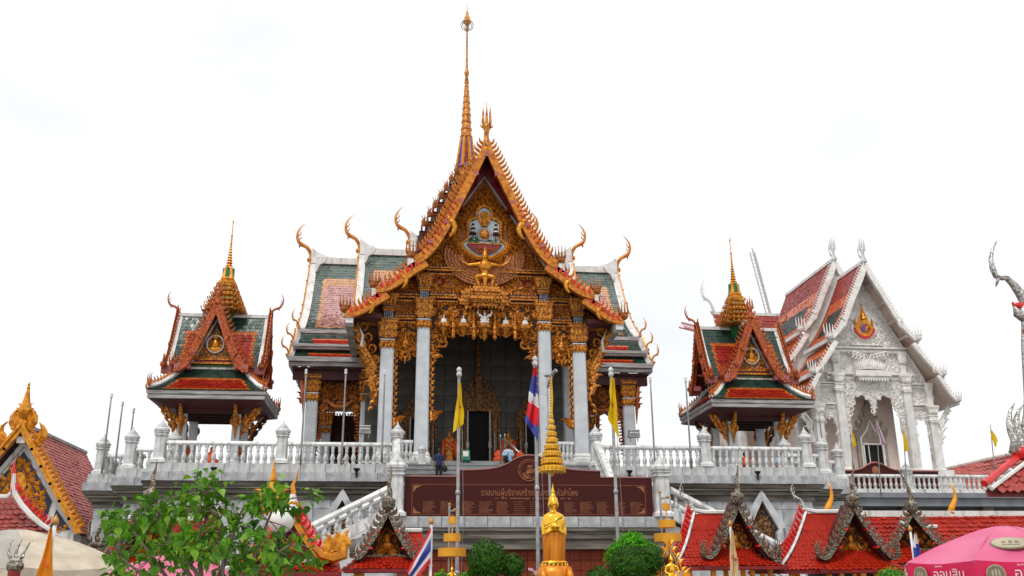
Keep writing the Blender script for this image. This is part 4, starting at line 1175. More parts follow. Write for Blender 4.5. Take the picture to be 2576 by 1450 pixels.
def doorway(x, hw, z1, ztip, s=1.0):
    d = MB(); d.add(box(x - hw, x + hw, 5.40, 5.6, 7.75, z1), 0); dr = d.build('black_door_panel', [blackm], tm)  # solid black panel stands in for the dark space beyond the door
    mb = MB()
    for q in (-1, 1):
        for a, w in ((.12, .16), (.34, .2), (.56, .14)):
            mb.add(box(x + q * (hw + a * s) - w * s / 2, x + q * (hw + a * s) + w * s / 2, 5.25 - .1 * (a == .34), 5.5, 7.75, z1), 0)
            k = 8.0
            while k < z1 - .2: mb.add(BUD, 1, T(x + q * (hw + a * s), 5.2, k) @ SCL(.16, .1, .22)); k += .24
        mb.add(lathe([(.3 * s, 7.75), (.3 * s, 8.0), (.2 * s, 8.1)], 8, x + q * (hw + .34 * s), 5.3), 0)
        mb.add(lathe([(.2 * s, z1 - .4), (.34 * s, z1 - .1), (.4 * s, z1)], 8, x + q * (hw + .34 * s), 5.3), 0)
    z = z1; W_ = hw + .55 * s; n = 7; i = 0
    while i < n:
        h = (.30 - .02 * i) * s; w = W_ * (1 - i / n) ** .85 + .1
        mb.add(box(x - w, x + w, 5.05 + .05 * i, 5.5, z, z + h * .3), 2 if i == 0 else 0)
        mb.add(box(x - w * .9, x + w * .9, 5.15 + .05 * i, 5.5, z + h * .3, z + h), 0)
        budrow(mb, x - w * .95, x + w * .95, z + h * .3, .26 * s, 5.08 + .05 * i, 1, False, .2)
        for q in (-1, 1): mb.add(FLAMEC, 1, OM(x + q * w * .9, z + .05, .3 * s, q * .4, q < 0, 5.1))
        mb.add(FLAMEC, 1, OM(x, z, .7 * s, 0, False, 5.0)); z += h * 1.05; i += 1
    mb.add(lathe([(.30 * s, z - .1), (.14 * s, lerp(z, ztip, .2)), (.17 * s, lerp(z, ztip, .22)), (.08 * s, lerp(z, ztip, .6)), (.01, ztip)], 8, x, 5.25), 0)
    mb.build('door_surround', [doorg, doorg, doorg], dr)
    for q in (-1, 1):
        mb = MB(); mb.add(box(x + q * hw - .04, x + q * hw + .04, 4.75, 4.85, 7.76, z1 - .05), 0); mb.add(box(x + q * (hw + .28) - .02, x + q * (hw + .28) + .02, 4.85, 4.9, 7.76, z1 - 1.2), 0); mb.add(bx(x + q * hw, 4.78, 9.4, .16, .1, .3), 0)
        mb.build('door_leaf', [lampm], dr)
doorway(.15, .62, 11.35, 17.2, 1.0); doorway(-3.15, .5, 10.9, 13.2, .75); doorway(3.3, .5, 10.9, 13.2, .75)

# --- cross wings
def wing(s):
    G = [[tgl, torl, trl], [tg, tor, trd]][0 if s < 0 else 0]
    # (outer x, inner x, ridge z, y front foot, foot z)
    for xo, xi, zr, yf, zf in ((10.4, 6.9, 22.7, 7.6, 16.5), (7.22, 3.6, 23.45, 7.35, 16.75), (3.88, .6, 24.2, 7.1, 17.0)):
        wd = xo - xi
        def cf(u, v):
            if u < .07 or v < .03: return None if False else 0
            if u < .26 or v < .16 or v > .90: return 0
            if u < .33 or v < .225 or v > .845: return 1
            return 2
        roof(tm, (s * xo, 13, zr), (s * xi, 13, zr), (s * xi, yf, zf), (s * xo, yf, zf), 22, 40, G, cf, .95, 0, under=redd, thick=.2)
        roof(tm, (s * xo, 13, zr), (s * xi, 13, zr), (s * xi, 26 - yf, zf), (s * xo, 26 - yf, zf), 8, 10, G, cf, .95, 0, under=redd, thick=.2)
        # white verge, ridge cap, ramp and corner fillets
        n = 14
        for sy in (1, -1):
            mb = MB()
            pa = []
            for k in range(n + 1):
                v = k / n; y = lerp(13, 13 - (13 - yf) * sy, v); z = lerp(zr, zf, v) - .95 * math.sin(PI * v); pa.append((y, z))
            V, F = [], []
            for y, z in pa: V += [(s * (xo + .05), y, z + .16), (s * (xo - .40), y, z + .16), (s * (xo - .40), y, z - .25), (s * (xo + .05), y, z - .5)]
            for k in range(n):
                a = k * 4; b = a + 4
                for q in range(4): F.append((a + q, a + (q + 1) % 4, b + (q + 1) % 4, b + q))
            F += [(0, 3, 2, 1), (n * 4, n * 4 + 1, n * 4 + 2, n * 4 + 3)]
            if s * sy > 0: F = [f[::-1] for f in F]
            mb.add((V, F), 0)
            mb.add(tube([(s * (xo + .09), y, z + .22) for y, z in pa], .045, 5), 1)
            for y, z in pa[1::2]: mb.add(ellip((s * (xo + .13), y, z + .25), (.06, .06, .08), 6, 4), 1)
            mb.add(extr([(s * (xo - .35), zr + .1), (s * (xo - 1.1), zr + .1), (s * (xo - .9), zr - .28), (s * (xo - .62), zr - .42), (s * (xo - .45), zr - .9), (s * (xo - .35), zr - .95)][::-s], 13 - .7 * sy - .1, 13 - .7 * sy + .1), 0)
            mb.build('roof_verge', [white, goldb], tm)
        mb = MB()
        mb.add(box(min(s * xo, s * xi), max(s * xo, s * xi), 12.75, 13.25, zr - .15, zr + .28), 0)
        mb.add(extr([(s * (xo + .05), zr + .2), (s * (xo + .02), zr + 1.0), (s * (xo - .5), zr + .62), (s * (xo - 1.3), zr + .34), (s * (xo - 2.0), zr + .27), (s * (xo - 2.0), zr + .2)][::s], 12.9, 13.1), 0)
        mb.build('roof_ridge', [white], tm)
        mb = MB()
        for sy in (1, -1):
            V = [(s * (xo - .3), 13, zr - .3), (s * (xo - .3), 13 - (13 - yf) * sy * .5, lerp(zr, zf, .5) - 1.1), (s * (xo - .3), 13 - (13 - yf) * sy, zf - .2), (s * (xo - .3), 13, zf - .2)]
            mb.add((V, [(0, 1, 2, 3), (3, 2, 1, 0)][:1]), 0)
        mb.build('end_gable_panel', [redd], tm)
        inst('chofa', chofa_me(goldbg), T(s * (xo + .08), 13, zr + .0) @ SCL(2.9 * -s, 2.4, 2.75), tm)
    # lower tiers with beams
    for k, (xo, y0, z0, y1, z1, b0, b1) in enumerate(((10.2, 7.6, 16.5, 7.5, 16.45, 16.5, 16.08), (10.35, 7.3, 16.15, 6.7, 15.42, 15.42, 15.12), (10.5, 6.9, 15.15, 6.1, 14.48, 14.5, 14.0))):
        yb = y1 - .12
        mb = MB()
        xi = 3.0
        a_, c_ = sorted((s * xi, s * (xo + .12)))
        mb.add(box(a_, c_, yb, yb + .3, b1, b1 + (b0 - b1) * .42), 0); mb.add(box(a_, c_, yb - .12, yb + .3, b1 + (b0 - b1) * .46, b0), 0)
        mb.add(box(min(s * (xo - .15), s * (xo + .12)), max(s * (xo - .15), s * (xo + .12)), yb + .3, 26 - yb, b1, b0), 0)
        mb.build('eave_beam', [beamw], tm)
        if k == 0: continue
        def cf(u, v): return 1 if (u > .12 and .28 < v < .42) or (u > .12 and v > .86 and False) else (2 if u > .13 and .4 <= v < .85 else 0)
        roof(tm, (s * xo, y0, z0), (s * xi, y0, z0), (s * xi, y1, z1), (s * xo, y1, z1), 60, 8, [tg, tor, trd], cf, .1, 0, under=redd)
        mb = MB(); pth = [(s * (xo + .02), y0 + .1, z0 + .25), (s * (xo + .03), y0 - .1, z0 - .15), (s * (xo + .05), (y0 + y1) / 2, (z0 + z1) / 2 - .12), (s * (xo + .12), y1 - .05, z1 + .0)]
        mb.add(tube(pth, .2, 4), 0); mb.build('tier_verge', [white], tm)
        mb = MB(); mb.add(tube([(x + s * .16, y - .05, z + .12) for x, y, z in pth], .06, 5), 0); mb.build('tier_edge', [goldb], tm)
        inst('chofa', chofa_me(goldbg), T(s * (xo + .2), y1 + .1, z1 + .1) @ SCL(-s * 1.25, 1.2, 1.25), tm)
    inst('chofa', chofa_me(goldbg), T(s * 10.35, 7.4, 16.5) @ SCL(-s * 1.25, 1.2, 1.3), tm)
    # soffit, frieze, columns
    a_, c_ = sorted((s * 6.1, s * 10.4))
    mb = MB(); mb.add(box(a_, c_, 6.3, 19.5, 13.85, 13.98), 0); mb.add(box(a_ , c_, 6.5, 6.8, 13.3, 13.86), 0); mb.build('wing_ceiling', [redd], tm)
    for y in (7, 18.5):
        column(tm, s * 9.25, y, 7.75, 12.1, 13.5, .72); column(tm, s * 6.15, y, 7.75, 12.1, 13.5, .72)
        half = [(0, 11.75), (.5, 12.0), (.9, 11.6), (1.1, 11.2), (1.18, 9.2), (1.3, 9.0), (1.32, 13.4), (0, 13.4)]
        with frame(T(s * 7.7, y, 0)):
            if y > 10: half = [(0, 10.2), (.35, 10.6), (.8, 10.2), (1.0, 9.4), (1.15, 8.2), (1.3, 8.0), (1.32, 13.4), (0, 13.4)]
            mb = lamb(half, 0, 'x', 41, step=.24, size=.42)
            if y < 10: mb.add(tube([(.75 * math.sin(math.radians(q)), -.12, 12.4 - .6 * math.cos(math.radians(q))) for q in range(-70, 71, 14)], [.03, .07, .1, .12, .13, .13, .13, .12, .1, .07, .03], 6), 0)
            mb.build('wing_lambrequin', [goldd if y < 10 else brown, brown], tm, kind='stuff')
        mb = MB()
        for q in range(5): mb.add(FLAMEC, 0, OM(s * 9.75, 12.0 + q * .35, .5, s * .7, s < 0, y - .1))
        mb.add(tube([(s * 9.68, y - .3, 11.0), (s * 9.7, y - .35, 11.8), (s * 9.75, y - .4, 12.5), (s * 9.9, y - .3, 13.6)], [.02, .09, .14, .1], 6), 0)
        mb.build('eave_bracket', [orang], tm)
    mb = MB(); mb.add(box(min(s * 5.9, s * 6.2), max(s * 5.9, s * 6.2), 5.6, 20, 7.7, 14), 0); mb.build('hall_side_wall', [dwall], tm)
    for q in range(3):
        mb = MB(); mb.add(lathe([(.25, 7.8), (.3, 8.1), (.1, 8.4), (.12, 8.8), (.03, 9.1)], 8, s * (7.0 + q * .8), 12), 0); mb.build('incense_stand', [gold], tm)
wing(-1); wing(1)

# --- crossing tower: receding tiers and the spire
with frame(T(-.12, 13, 0)):
    mb = MB(); mb.add(lathe([(3.3, 17), (3.3, 24.2)], sec=RED), 0); mb.build('tower_core', [redd], tm)
    z = 24.0
    ANT = shared('antefix', lambda: raw('antefix', [(FLAMEC, 0), (tube([(0, 0, .1), (-.15, 0, .5), (-.05, 0, .8), (-.28, 0, 1.25)], [.14, .12, .06, .01], 6), 0), (tube([(.05, 0, .1), (.05, 0, .6), (.12, 0, .9), (.02, 0, 1.3)], [.12, .08, .05, .01], 6), 0)], [goldd]))
    for k in range(7):
        w = 3.2 - k * .40; h = .80
        t = MB()
        t.add(lathe([(w * .82, z - .2), (w * .82, z + .3)], sec=RED), 0)
        t.add(lathe([(w * .86, z + .26), (w * .96, z + .36), (w * .96, z + .44)], sec=RED), 1)
        t.add(lathe([(w * .94, z + .44), (w * 1.0, z + .48), (w * 1.0, z + .56)], sec=RED), 2)
        t.add(lathe([(w * .98, z + .56), (w * .85, z + .66), (w * .7, z + .8)], sec=RED), 1)
        t.build('spire_tier', [redl, goldd, teal], tm)
        for side in range(4):
            with frame(RZ(side * PI / 2)):
                for x in (-.92, -.6, -.3, 0, .3, .6, .92):
                    inst('antefix', ANT, T(x * w, -w * (.95 if abs(x) < .7 else .85), z + .5) @ SCL((-1 if x > 0 else 1) * .62, .5, .55 + .1 * (abs(x) > .9)), tm)
        z += h
    # bell, purple panels, rings, needle
    mb = MB()
    mb.add(lathe([(.85, z - .3), (.78, z), (.55, z + .25), (.5, z + .6)], sec=RED), 1)
    mb.add(lathe([(.62, 30.0), (.48, 30.3), (.30, 32.5)], sec=CHSQ), 0)
    for i in range(8):
        a = i * PI / 4 + PI / 8
        mb.add(tube([(.62 * 1.15 * math.cos(a), .62 * 1.15 * math.sin(a), 30), (.30 * 1.12 * math.cos(a), .30 * 1.12 * math.sin(a), 32.5)], .12, 4), 1)
    for side in range(4):
        with frame(RZ(side * PI / 2)):
            mb.add(extr([(-.14, 30.4), (.14, 30.4), (0, 31.2)], -.52, -.4), 2); mb.add(extr([(0, 30.9), (.12, 31.4), (0, 31.9), (-.12, 31.4)], -.46, -.3), 2)
    mb.build('spire_bell', [blue, goldb, redl], tm)
    prof = []; zz = 32.4; n = 9
    for k in range(n):
        r = lerp(.44, .17, k / (n - 1)); h = lerp(.62, .38, k / (n - 1))
        if k in (0,): r = .46
        prof += [(r * .82, zz), (r, zz + h * .1), (r * 1.02, zz + h * .2), (r * .86, zz + h * .26), (r * .82, zz + h * .9)]; zz += h
    prof += [(.17, zz), (.10, 37.5), (.16, 37.6), (.18, 37.75), (.14, 37.9), (.09, 38.0), (.06, 41.2), (.10, 41.3), (.12, 41.5), (.05, 41.7)]
    mb = MB(); mb.add(lathe(prof, 12), 0); mb.build('spire_rings', [gold], tm, True)
    mb = MB(); mb.add(lathe([(.06, 41.7), (.34, 42.05), (.22, 42.3), (.24, 42.35), (.10, 42.7), (.11, 42.75), (.03, 43.1), (.005, 43.7)], 10), 0)
    for q in range(10):
        a = q * PI / 5; mb.add(tube([(.05 * math.cos(a), .05 * math.sin(a), 41.35), (.4 * math.cos(a), .4 * math.sin(a), 41.5), (.5 * math.cos(a), .5 * math.sin(a), 41.85), (.36 * math.cos(a), .36 * math.sin(a), 42.1)], .022, 4), 1)
    mb.build('spire_tip', [goldb, steel], tm)
TF[0] = Matrix.Identity(4)
# ================================================================ square pavilions with crossed gables and spires
TOOTHO = tooth_me(orang, goldb)
def hipteeth(parent, p0, p1, n, s, me, az):
    p0, p1 = Vector(p0), Vector(p1)
    for i in range(n):
        q = p0.lerp(p1, (i + .5) / n)
        inst('roof_finial_flame', me, T(*q) @ RZ(az) @ SCL(s), parent)
def pavilion(cx, cy, label, left):
    TF[0] = T(cx, cy, 0)
    pv = thing('crossed_gable_pavilion', label, 'pavilion', (0, 0, ZT), 'pavilions on the terrace corners')
    mb = MB(); mb.add(box(-1.9, 1.9, -1.9, 1.9, ZT, ZT + .25), 0); mb.build('base', [marble], pv)
    zs, he = 10.62, 2.8
    for x in (-1.3, 1.3):
        for y in (-1.3, 1.3):
            mb = MB(); mb.add(lathe([(.27, ZT + .2), (.27, ZT + .5), (.2, ZT + .6), (.19, 10.3)], sec=CHSQ), 0, T(x, y, 0)); c = mb.build('column', [column_m], pv)
            mb = MB()
            for sx, ax in ((0, 0), (1, PI / 2), (2, PI), (3, -PI / 2)):
                with frame(T(x, y, 0) @ RZ(ax)):
                    out = (sx == 0 and y < 0) or (sx == 2 and y > 0) or (sx == 1 and x > 0) or (sx == 3 and x < 0)
                    if not out: continue
                    mb.add(tube([(0, -.24, 8.9), (0, -.3, 9.3), (0, -.42, 9.7), (0, -.85, 10.5)], [.02, .09, .11, .08], 6), 0)
                    mb.add(ellip((0, -.36, 9.75), (.13, .13, .16), 8, 6), 0); mb.add(lathe([(.1, 9.9), (.12, 10.0), (.03, 10.2)], 8, 0, -.4), 0)
                    mb.add(FLAMEC, 0, OM(-.1, 9.5, .5, -.3, False, -.35)); mb.add(FLAMEC, 0, OM(.1, 9.5, .5, .3, True, -.35))
            mb.build('bracket', [gold], c)
            mb = MB()
            # diagonal naga bracket reaching out to the eave
            dx = math.copysign(1, x)
            mb.add(tube([(x + dx * .22, y, 9.0), (x + dx * .4, y, 9.4), (x + dx * .5, y, 9.85), (x + dx * 1.1, y, 10.55)], [.03, .1, .1, .06], 6), 0)
            for q in range(4): mb.add(FLAMEC, 0, OM(x + dx * (.3 + .2 * q), 9.2 + .32 * q, .42, dx * .6, dx < 0, y - .02))
            mb.build('side_bracket', [gold if y < 0 else brown], c)
    mb = MB(); mb.add(box(-1.6, 1.6, -1.6, 1.6, 10.25, 10.6), 0)
    for k in range(5): mb.add(box(-1.6, 1.6, -1.6 + k * .78, -1.5 + k * .78, 10.12, 10.26), 1)
    mb.build('ceiling', [redd, brown], pv)
    mb = MB(); V = []; F = []
    for r, z in ((1.6, 10.3), (2.7, 10.62)): V += [(-r, -r, z), (r, -r, z), (r, r, z), (-r, r, z)]
    F = [(i, (i + 1) % 4, (i + 1) % 4 + 4, i + 4) for i in range(4)]
    mb.add((V, [f[::-1] for f in F]), 0); mb.build('soffit', [redd], pv)
    mb = MB(); mb.add(lathe([(he - .12, zs), (he - .05, zs + .02), (he - .03, zs + .16), (he - .10, zs + .18), (he - .08, zs + .2), (he, zs + .24), (he + .02, zs + .38), (he - .02, zs + .40)], sec=SQ), 0); mb.build('eave_beam', [beamw], pv)
    # skirt roof
    zt_, ht = 12.36, 1.5
    for side in range(4):
        with frame(RZ(side * PI / 2)):
            def cf(u, v): return 2 if (v > .42 and v < .85 and abs(u - .5) < .36 - .0 * v) else (1 if (v > .34 and v < .9 and abs(u - .5) < .39) else 0)
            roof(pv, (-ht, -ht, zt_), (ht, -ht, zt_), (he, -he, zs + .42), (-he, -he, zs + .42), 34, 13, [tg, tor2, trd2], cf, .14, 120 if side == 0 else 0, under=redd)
            hp = [(-ht, -ht, zt_ + .06), (-lerp(ht, he, .33), -lerp(ht, he, .33), lerp(zt_, zs + .42, .33) - .09), (-lerp(ht, he, .66), -lerp(ht, he, .66), lerp(zt_, zs + .42, .66) - .08), (-he - .02, -he - .02, zs + .52)]
            mb = MB(); mb.add(tube(hp, [.14, .14, .13, .12], 6), 0); mb.build('hip_ridge', [white], pv)
            for k in range(12):
                t = (k + .5) / 12 * 3; i = int(t); q = Vector(hp[i]).lerp(Vector(hp[min(i + 1, 3)]), t - i)
                inst('roof_finial_flame', TOOTH, T(q.x, q.y, q.z + .06) @ RZ(PI / 4 * 1) @ SCL(-.30, .3, .36), pv)
            inst('naga_crest', crown_me(orang, 3, .35, .3), T(-he + .05, -he + .05, zs + .45) @ RZ(-PI / 4) @ SCL(-.6, .6, .85), pv)
            mb = MB(); mb.add(box(-ht - .02, ht + .02, -ht - .04, -ht + .1, 12.36, 12.46), 0); mb.add(box(-ht + .1, ht - .1, -ht - .02, -ht + .1, 12.47, 12.58), 1); mb.build('roof_collar', [white, green], pv)
    # crossed gables
    GP = [(0, 15.95), (.36, 15.15), (.66, 14.4), (.92, 13.75), (1.2, 13.1), (1.5, 12.6), (1.85, 12.45)]
    for side in range(4):
        gy = -2.45 if side % 2 else -2.2
        with frame(RZ(side * PI / 2)):
            for s in (-1, 1):
                barge(pv, GP, s, gy, gy + .16, .36, orang, TOOTHO, .36, 15, spear_me(orang, 4, .22), .75, taper=-.15)
                hook2(pv, s * .72, 13.85, .46, s, gy - .03, orang); hook2(pv, s * 1.15, 13.0, .40, s, gy - .03, orang)
                mb = MB(); mb.add(bx(s * 1.62, gy + .2, 12.28, .32, .5, .36), 0); mb.add(bx(s * 1.15, gy + .25, 12.38, .2, .4, .26), 0); mb.build('purlin_end', [pinkish], pv)
                for x, z in ((.3, 14.6), (.6, 13.8), (.95, 13.1)): mb = MB(); mb.add(bx(s * x, gy + .3, z, .12, .75, .12), 0); mb.build('purlin', [pinkish], pv)
                def cf(u, v): return 0 if (u < .24 or v < .22) else (1 if (u < .31 or v < .28) else 2)
                roof(pv, (s * .02, gy + .12, 15.55), (s * .02, -.1, 15.55), (s * 1.5, -.1, 12.48), (s * 1.5, gy + .12, 12.48), 13, 17, [tg, tor2, trd2], cf, .22, 70 if side % 2 else 0, under=redd)
                # white verge
                mb = MB()
                pth = [(s * lerp(0, 1.52, v), lerp(15.62, 12.52, v) - .22 * math.sin(PI * v)) for v in [k / 8 for k in range(9)]]
                pt2 = [(s * (abs(x) + .1), z - .0) for x, z in pth]
                mb.add(ribbon([(x, z + .06) for x, z in pth], [(x, z - .06) for x, z in pth], gy + .14, gy + .34), 0); mb.build('roof_verge', [white], pv)
            mb = MB(); mb.add(box(-.1, .1, gy + .1, -.2, 15.5, 15.68), 0)
            mb.add(extr([(gy + .1, 15.66), (gy + .1, 15.95), (gy + .4, 15.78), (gy + .9, 15.68)][::-1], -.06, .06), 0, RZ(PI / 2) @ SCL(1, 1, 1)) if False else None
            mb.build('roof_ridge', [white], pv)
            mb = MB(); mb.add(extr([(-1.1, 12.6), (1.1, 12.6), (0, 14.9)], -1.52, -1.4), 1)
            mb.add(extr([(-.78, 12.95), (.78, 12.95), (0, 14.55)], -1.66, -1.6), 2)
            for s in (-1, 1): mb.add(ribbon([(s * 1.14, 12.62), (0, 15.05)], [(s * 1.02, 12.62), (0, 14.85)], -1.72, -1.5), 3)
            mb.build('tympanum', [gold, brown, teal, marble], pv)
            mb = MB(); scroll(mb, inpoly([(-.9, 12.9), (.9, 12.9), (0, 14.7)]), (0, .95, 12.9, 14.6), .13, .22, -1.66, 0, 51 + side, 0, .5)
            mb.add(ellip((0, -1.72, 13.35), (.34, .08, .16), 10, 6), 1); mb.add(ellip((0, -1.75, 13.6), (.17, .1, .22), 10, 6), 1); mb.add(ellip((0, -1.75, 13.9), (.08, .08, .1), 8, 6), 1); mb.add(lathe([(.06, 13.97), (.005, 14.25)], 6, 0, -1.75), 1)
            mb.add(tube([(.42 * math.sin(q * PI / 8), -1.72, 13.62 - .44 * math.cos(q * PI / 8)) for q in range(17)], .04, 5), 2)
            mb.build('tympanum_carving', [gold, goldb, marblew], pv)
            mb = MB(); mould(mb, -1.25, 1.25, 12.6, 12.88, -1.65, .1, (0, 1, 0)); budrow(mb, -1.2, 1.2, 12.88, .12, -1.75, 0, False, .12); mb.build('tympanum_base', [gold, redl], pv)
            inst('chofa', chofa_front_me(orang) if side == 0 else chofa_me(orang), (T(0, gy + .05, 15.55) @ SCL(1.5, 1.1, 1.35)) if side == 0 else (T(0, gy + .15, 15.5) @ RZ(PI / 2) @ RY(-.22) @ SCL(1.35, 1.3, 1.5)), pv)
    # spire
    mb = MB(); mb.add(lathe([(.42, 14.2), (.42, 15.75)], sec=RED), 0)
    for k in range(12): a = k * PI / 6; mb.add(lathe([(.06, 15.0), (.09, 15.4), (.14, 15.72)], 6, .42 * math.cos(a), .42 * math.sin(a)), 0)
    mb.build('spire_neck', [green], pv)
    z = 15.65
    for k in range(6):
        w = 1.12 - k * .125; h = .29
        t = MB(); t.add(lathe([(w * .8, z), (w * .98, z + .06), (w, z + .1), (w * .93, z + .13)], sec=RED), 0); t.add(lathe([(w * .80, z + .13), (w * .78, z + .22)], sec=RED), 1); t.add(lathe([(w * .72, z + .22), (w * .70, z + h)], sec=RED), 0)
        for side in range(4):
            with frame(RZ(side * PI / 2)):
                for x in (-.95, -.75, -.5, -.25, 0, .25, .5, .75, .95): t.add(FLAMEC, 0, OM(x * w, z + .1, .15, 0, x > 0, -w * (.98 if abs(x) < .6 else .82)))
        t.build('spire_tier', [goldb if k % 2 else gold, teal if k % 2 else green], pv); z += h
    mb = MB(); mb.add(lathe([(.42, z - .05), (.44, z + .06), (.33, z + .12), (.36, z + .2)], sec=RED), 0); mb.add(lathe([(.32, z + .2), (.17, z + .95)], sec=CHSQ), 0)
    for side in range(4):
        with frame(RZ(side * PI / 2)): mb.add(extr([(-.13, z + .24), (.13, z + .24), (.07, z + .85), (-.07, z + .85)], -.3, -.1), 1)
    mb.build('spire_bell', [goldb, green], pv)
    prof = []; zz = z + .95
    for k in range(8):
        r = lerp(.19, .07, k / 7); prof += [(r * .6, zz), (r, zz + .05), (r * .7, zz + .09)]; zz += .155
    prof += [(.05, zz), (.04, zz + .5), (.07, zz + .55), (.025, zz + .6), (.02, zz + 1.3), (.05, zz + 1.35), (.004, 21.1)]
    mb = MB(); mb.add(lathe(prof, 10), 0); mb.build('spire_needle', [goldb], pv)
    # lower shrine contents seen between the balusters
    TF[0] = Matrix.Identity(4)
pavilion(-9.3, 48.8, 'left pavilion with crossed orange gables and small spire above the balustrade', True)
pavilion(18.75, 48.8, 'right pavilion with crossed orange gables and small spire before the white hall', False)

# ================================================================ white hall to the right
TF[0] = T(32.3, 60, 0)
wh = thing('white_hall', 'tall white stucco temple hall with carved gable, gold emblem and red orange roofs', 'temple hall', (0, 0, 8))
TOOTHW = tooth_me(cream); CRW = spear_me(cream, 4, .26)
mb = MB(); mb.add(box(-5, 5, -1, 24, 0, 8.6), 0); mb.add(box(-4.8, 4.8, -.6, 24, 8.6, 9.2), 0); mb.build('base', [white], wh)
def wcol(x, y, zc, zc1, w):
    r = w / 2
    mb = MB(); mb.add(lathe([(r * 1.25, 9.0), (r * 1.25, 9.25), (r, 9.35), (r * .9, zc)], sec=CHSQ), 0, T(x, y, 0)); c = mb.build('column', [white], wh)
    h = zc1 - zc; mb = MB()
    mb.add(lathe([(r * 1.1, zc), (r * 1.2, zc + .1 * h), (r, zc + .15 * h), (r, zc + .3 * h), (r * 1.15, zc + .35 * h), (r * 1.0, zc + .4 * h), (r * 1.1, zc + .6 * h), (r * 1.5, zc + .88 * h), (r * 1.5, zc + h)], sec=CHSQ), 0, T(x, y, 0))
    budrow(mb, x - r, x + r, zc + .02, .2, y - r * 1.1, 0, True, r * .5)
    for k in range(4): mb.add(FLAME, 0, OM(x + (k - 1.5) * r * .55, zc + .5 * h, .45 * h, 0, k > 1, y - r * 1.2))
    mb.build('capital', [cream], c)
for s in (-1, 1):
    wcol(s * 2.45, 0, 14.6, 15.75, .62); wcol(s * 4.1, 0, 12.5, 13.6, .62); wcol(s * 4.1, 3, 12.5, 13.6, .55)
    wcol(s * 2.45, .02, 16.3 - .6, 17.4, .42)
    mb = MB(); mb.add(lathe([(.2, 13.6), (.2, 14.4), (.32, 15.1), (.32, 15.2)], sec=CHSQ), 0, T(s * 4.1, 0, 0)); mb.build('upper_pier', [cream], wh)
mb = MB()
mb.add(extr([(-3.0, 17.5), (3.0, 17.5), (.0, 23.3)], .1, .3), 0)
mb.add(extr([(-4.4, 13.6), (-1.9, 13.6), (-1.9, 15.2), (1.9, 15.2), (1.9, 13.6), (4.4, 13.6), (4.6, 14.3), (3.9, 15.9), (3.0, 17.6), (-3.0, 17.6), (-3.9, 15.9), (-4.6, 14.3)], .12, .3), 0)
mb.build('pediment_board', [cream], wh)
mb = MB()
scroll(mb, lambda x, z: inpoly([(-2.6, 17.8), (2.6, 17.8), (0, 22.9)])(x, z) and not ((x / .95) ** 2 + ((z - 19.35) / 1.35) ** 2 < 1), (0, 2.7, 17.8, 22.8), .24, .38, .08, 0, 61, 0, .5)
scroll(mb, lambda x, z: abs(x) < 2.0 and 15.95 < z < 17.0, (0, 2.0, 15.95, 17.1), .25, .42, .1, 0, 62, 0, .4)
scroll(mb, lambda x, z: 2.9 < abs(x) < 3.8 and 15.2 < z < 16.9 - (abs(x) - 2.9) * 1.2, (0, 3.9, 15.2, 16.9), .24, .38, .1, 0, 63, 0, .4)
scroll(mb, lambda x, z: 2.85 < abs(x) < 3.8 and 13.75 < z < 14.85, (0, 3.9, 13.8, 14.9), .24, .38, .1, 0, 64, 0, .4)
for k in range(14): mb.add(FLAME, 0, OM((k - 6.5) * .13, 16.1, .9 - abs(k - 6.5) * .05, (k - 6.5) * .12, k > 6, -.3 + .02 * abs(k - 6.5), .8))
for s in (-1, 1):
    for k in range(5): mb.add(CURL, 0, OM(s * (.3 + .25 * k), 16.7 + .06 * k, .5, 0, s > 0, -.2))
mb.build('pediment_carving', [cream], wh, kind='stuff')
mb = MB()
for x0, x1, z0, z1 in ((-2.9, 2.9, 17.35, 17.7), (-3.2, 3.2, 15.45, 15.85), (-4.3, -2.8, 14.95, 15.15), (2.8, 4.3, 14.95, 15.15), (-4.3, -2.8, 13.45, 13.7), (2.8, 4.3, 13.45, 13.7), (-1.2, 1.2, 17.7, 17.85)):
    mould(mb, x0, x1, z0, z1, .05, .28, (0, 0, 0)); budrow(mb, x0, x1, z0, .14, -.1, 0, True, .15)
    budrow(mb, x0, x1, z1, .14, -.05, 0, False, .2)
mb.add(box(-1.3, 1.3, -.6, .1, 15.55, 15.95), 0); mb.add(box(-1.1, 1.1, -.5, .1, 15.35, 15.54), 0); budrow(mb, -1.1, 1.1, 15.35, .2, -.5, 0, True, .2)
mb.build('cornice_bands', [cream], wh)
half = [(0, 12.9), (.12, 13.4), (.25, 14.0), (.55, 14.3), (.95, 14.35), (1.3, 14.15), (1.45, 13.7), (1.5, 13.3), (1.62, 13.75), (1.8, 13.2), (1.78, 11.9), (1.95, 11.2), (2.15, 10.7), (2.2, 12), (2.3, 15.4), (0, 15.4)]
mb = lamb(half, 0, 'x', 71, step=.24, size=.34, fr=.1); mb.build('lambrequin', [cream, cream], wh, kind='stuff')
for s in (-1, 1):
    half = [(0, 12.6), (.25, 12.9), (.45, 12.3), (.5, 10.2), (.62, 10.0), (.64, 13.5), (0, 13.5)]
    with frame(T(s * 3.28, 0, 0)): mb = lamb(half, 0, 'x', 72, step=.22, size=.3, fr=.1); mb.build('side_lambrequin', [cream, cream], wh, kind='stuff')
    mb = MB()
    for k in range(9):
        t = k / 8; mb.add(FLAMEC, 0, OM(s * (4.45 + .9 * t ** 1.5), 11.0 + 2.4 * t, .55, s * (.5 + .4 * (k % 2)), s < 0, 0))
    mb.add(tube([(s * 4.4, 0, 11.0), (s * 4.7, 0, 11.9), (s * 4.6, 0, 12.4), (s * 5.3, 0, 13.5)], [.05, .1, .12, .07], 6), 0)
    mb.build('eave_bracket', [cream], wh)
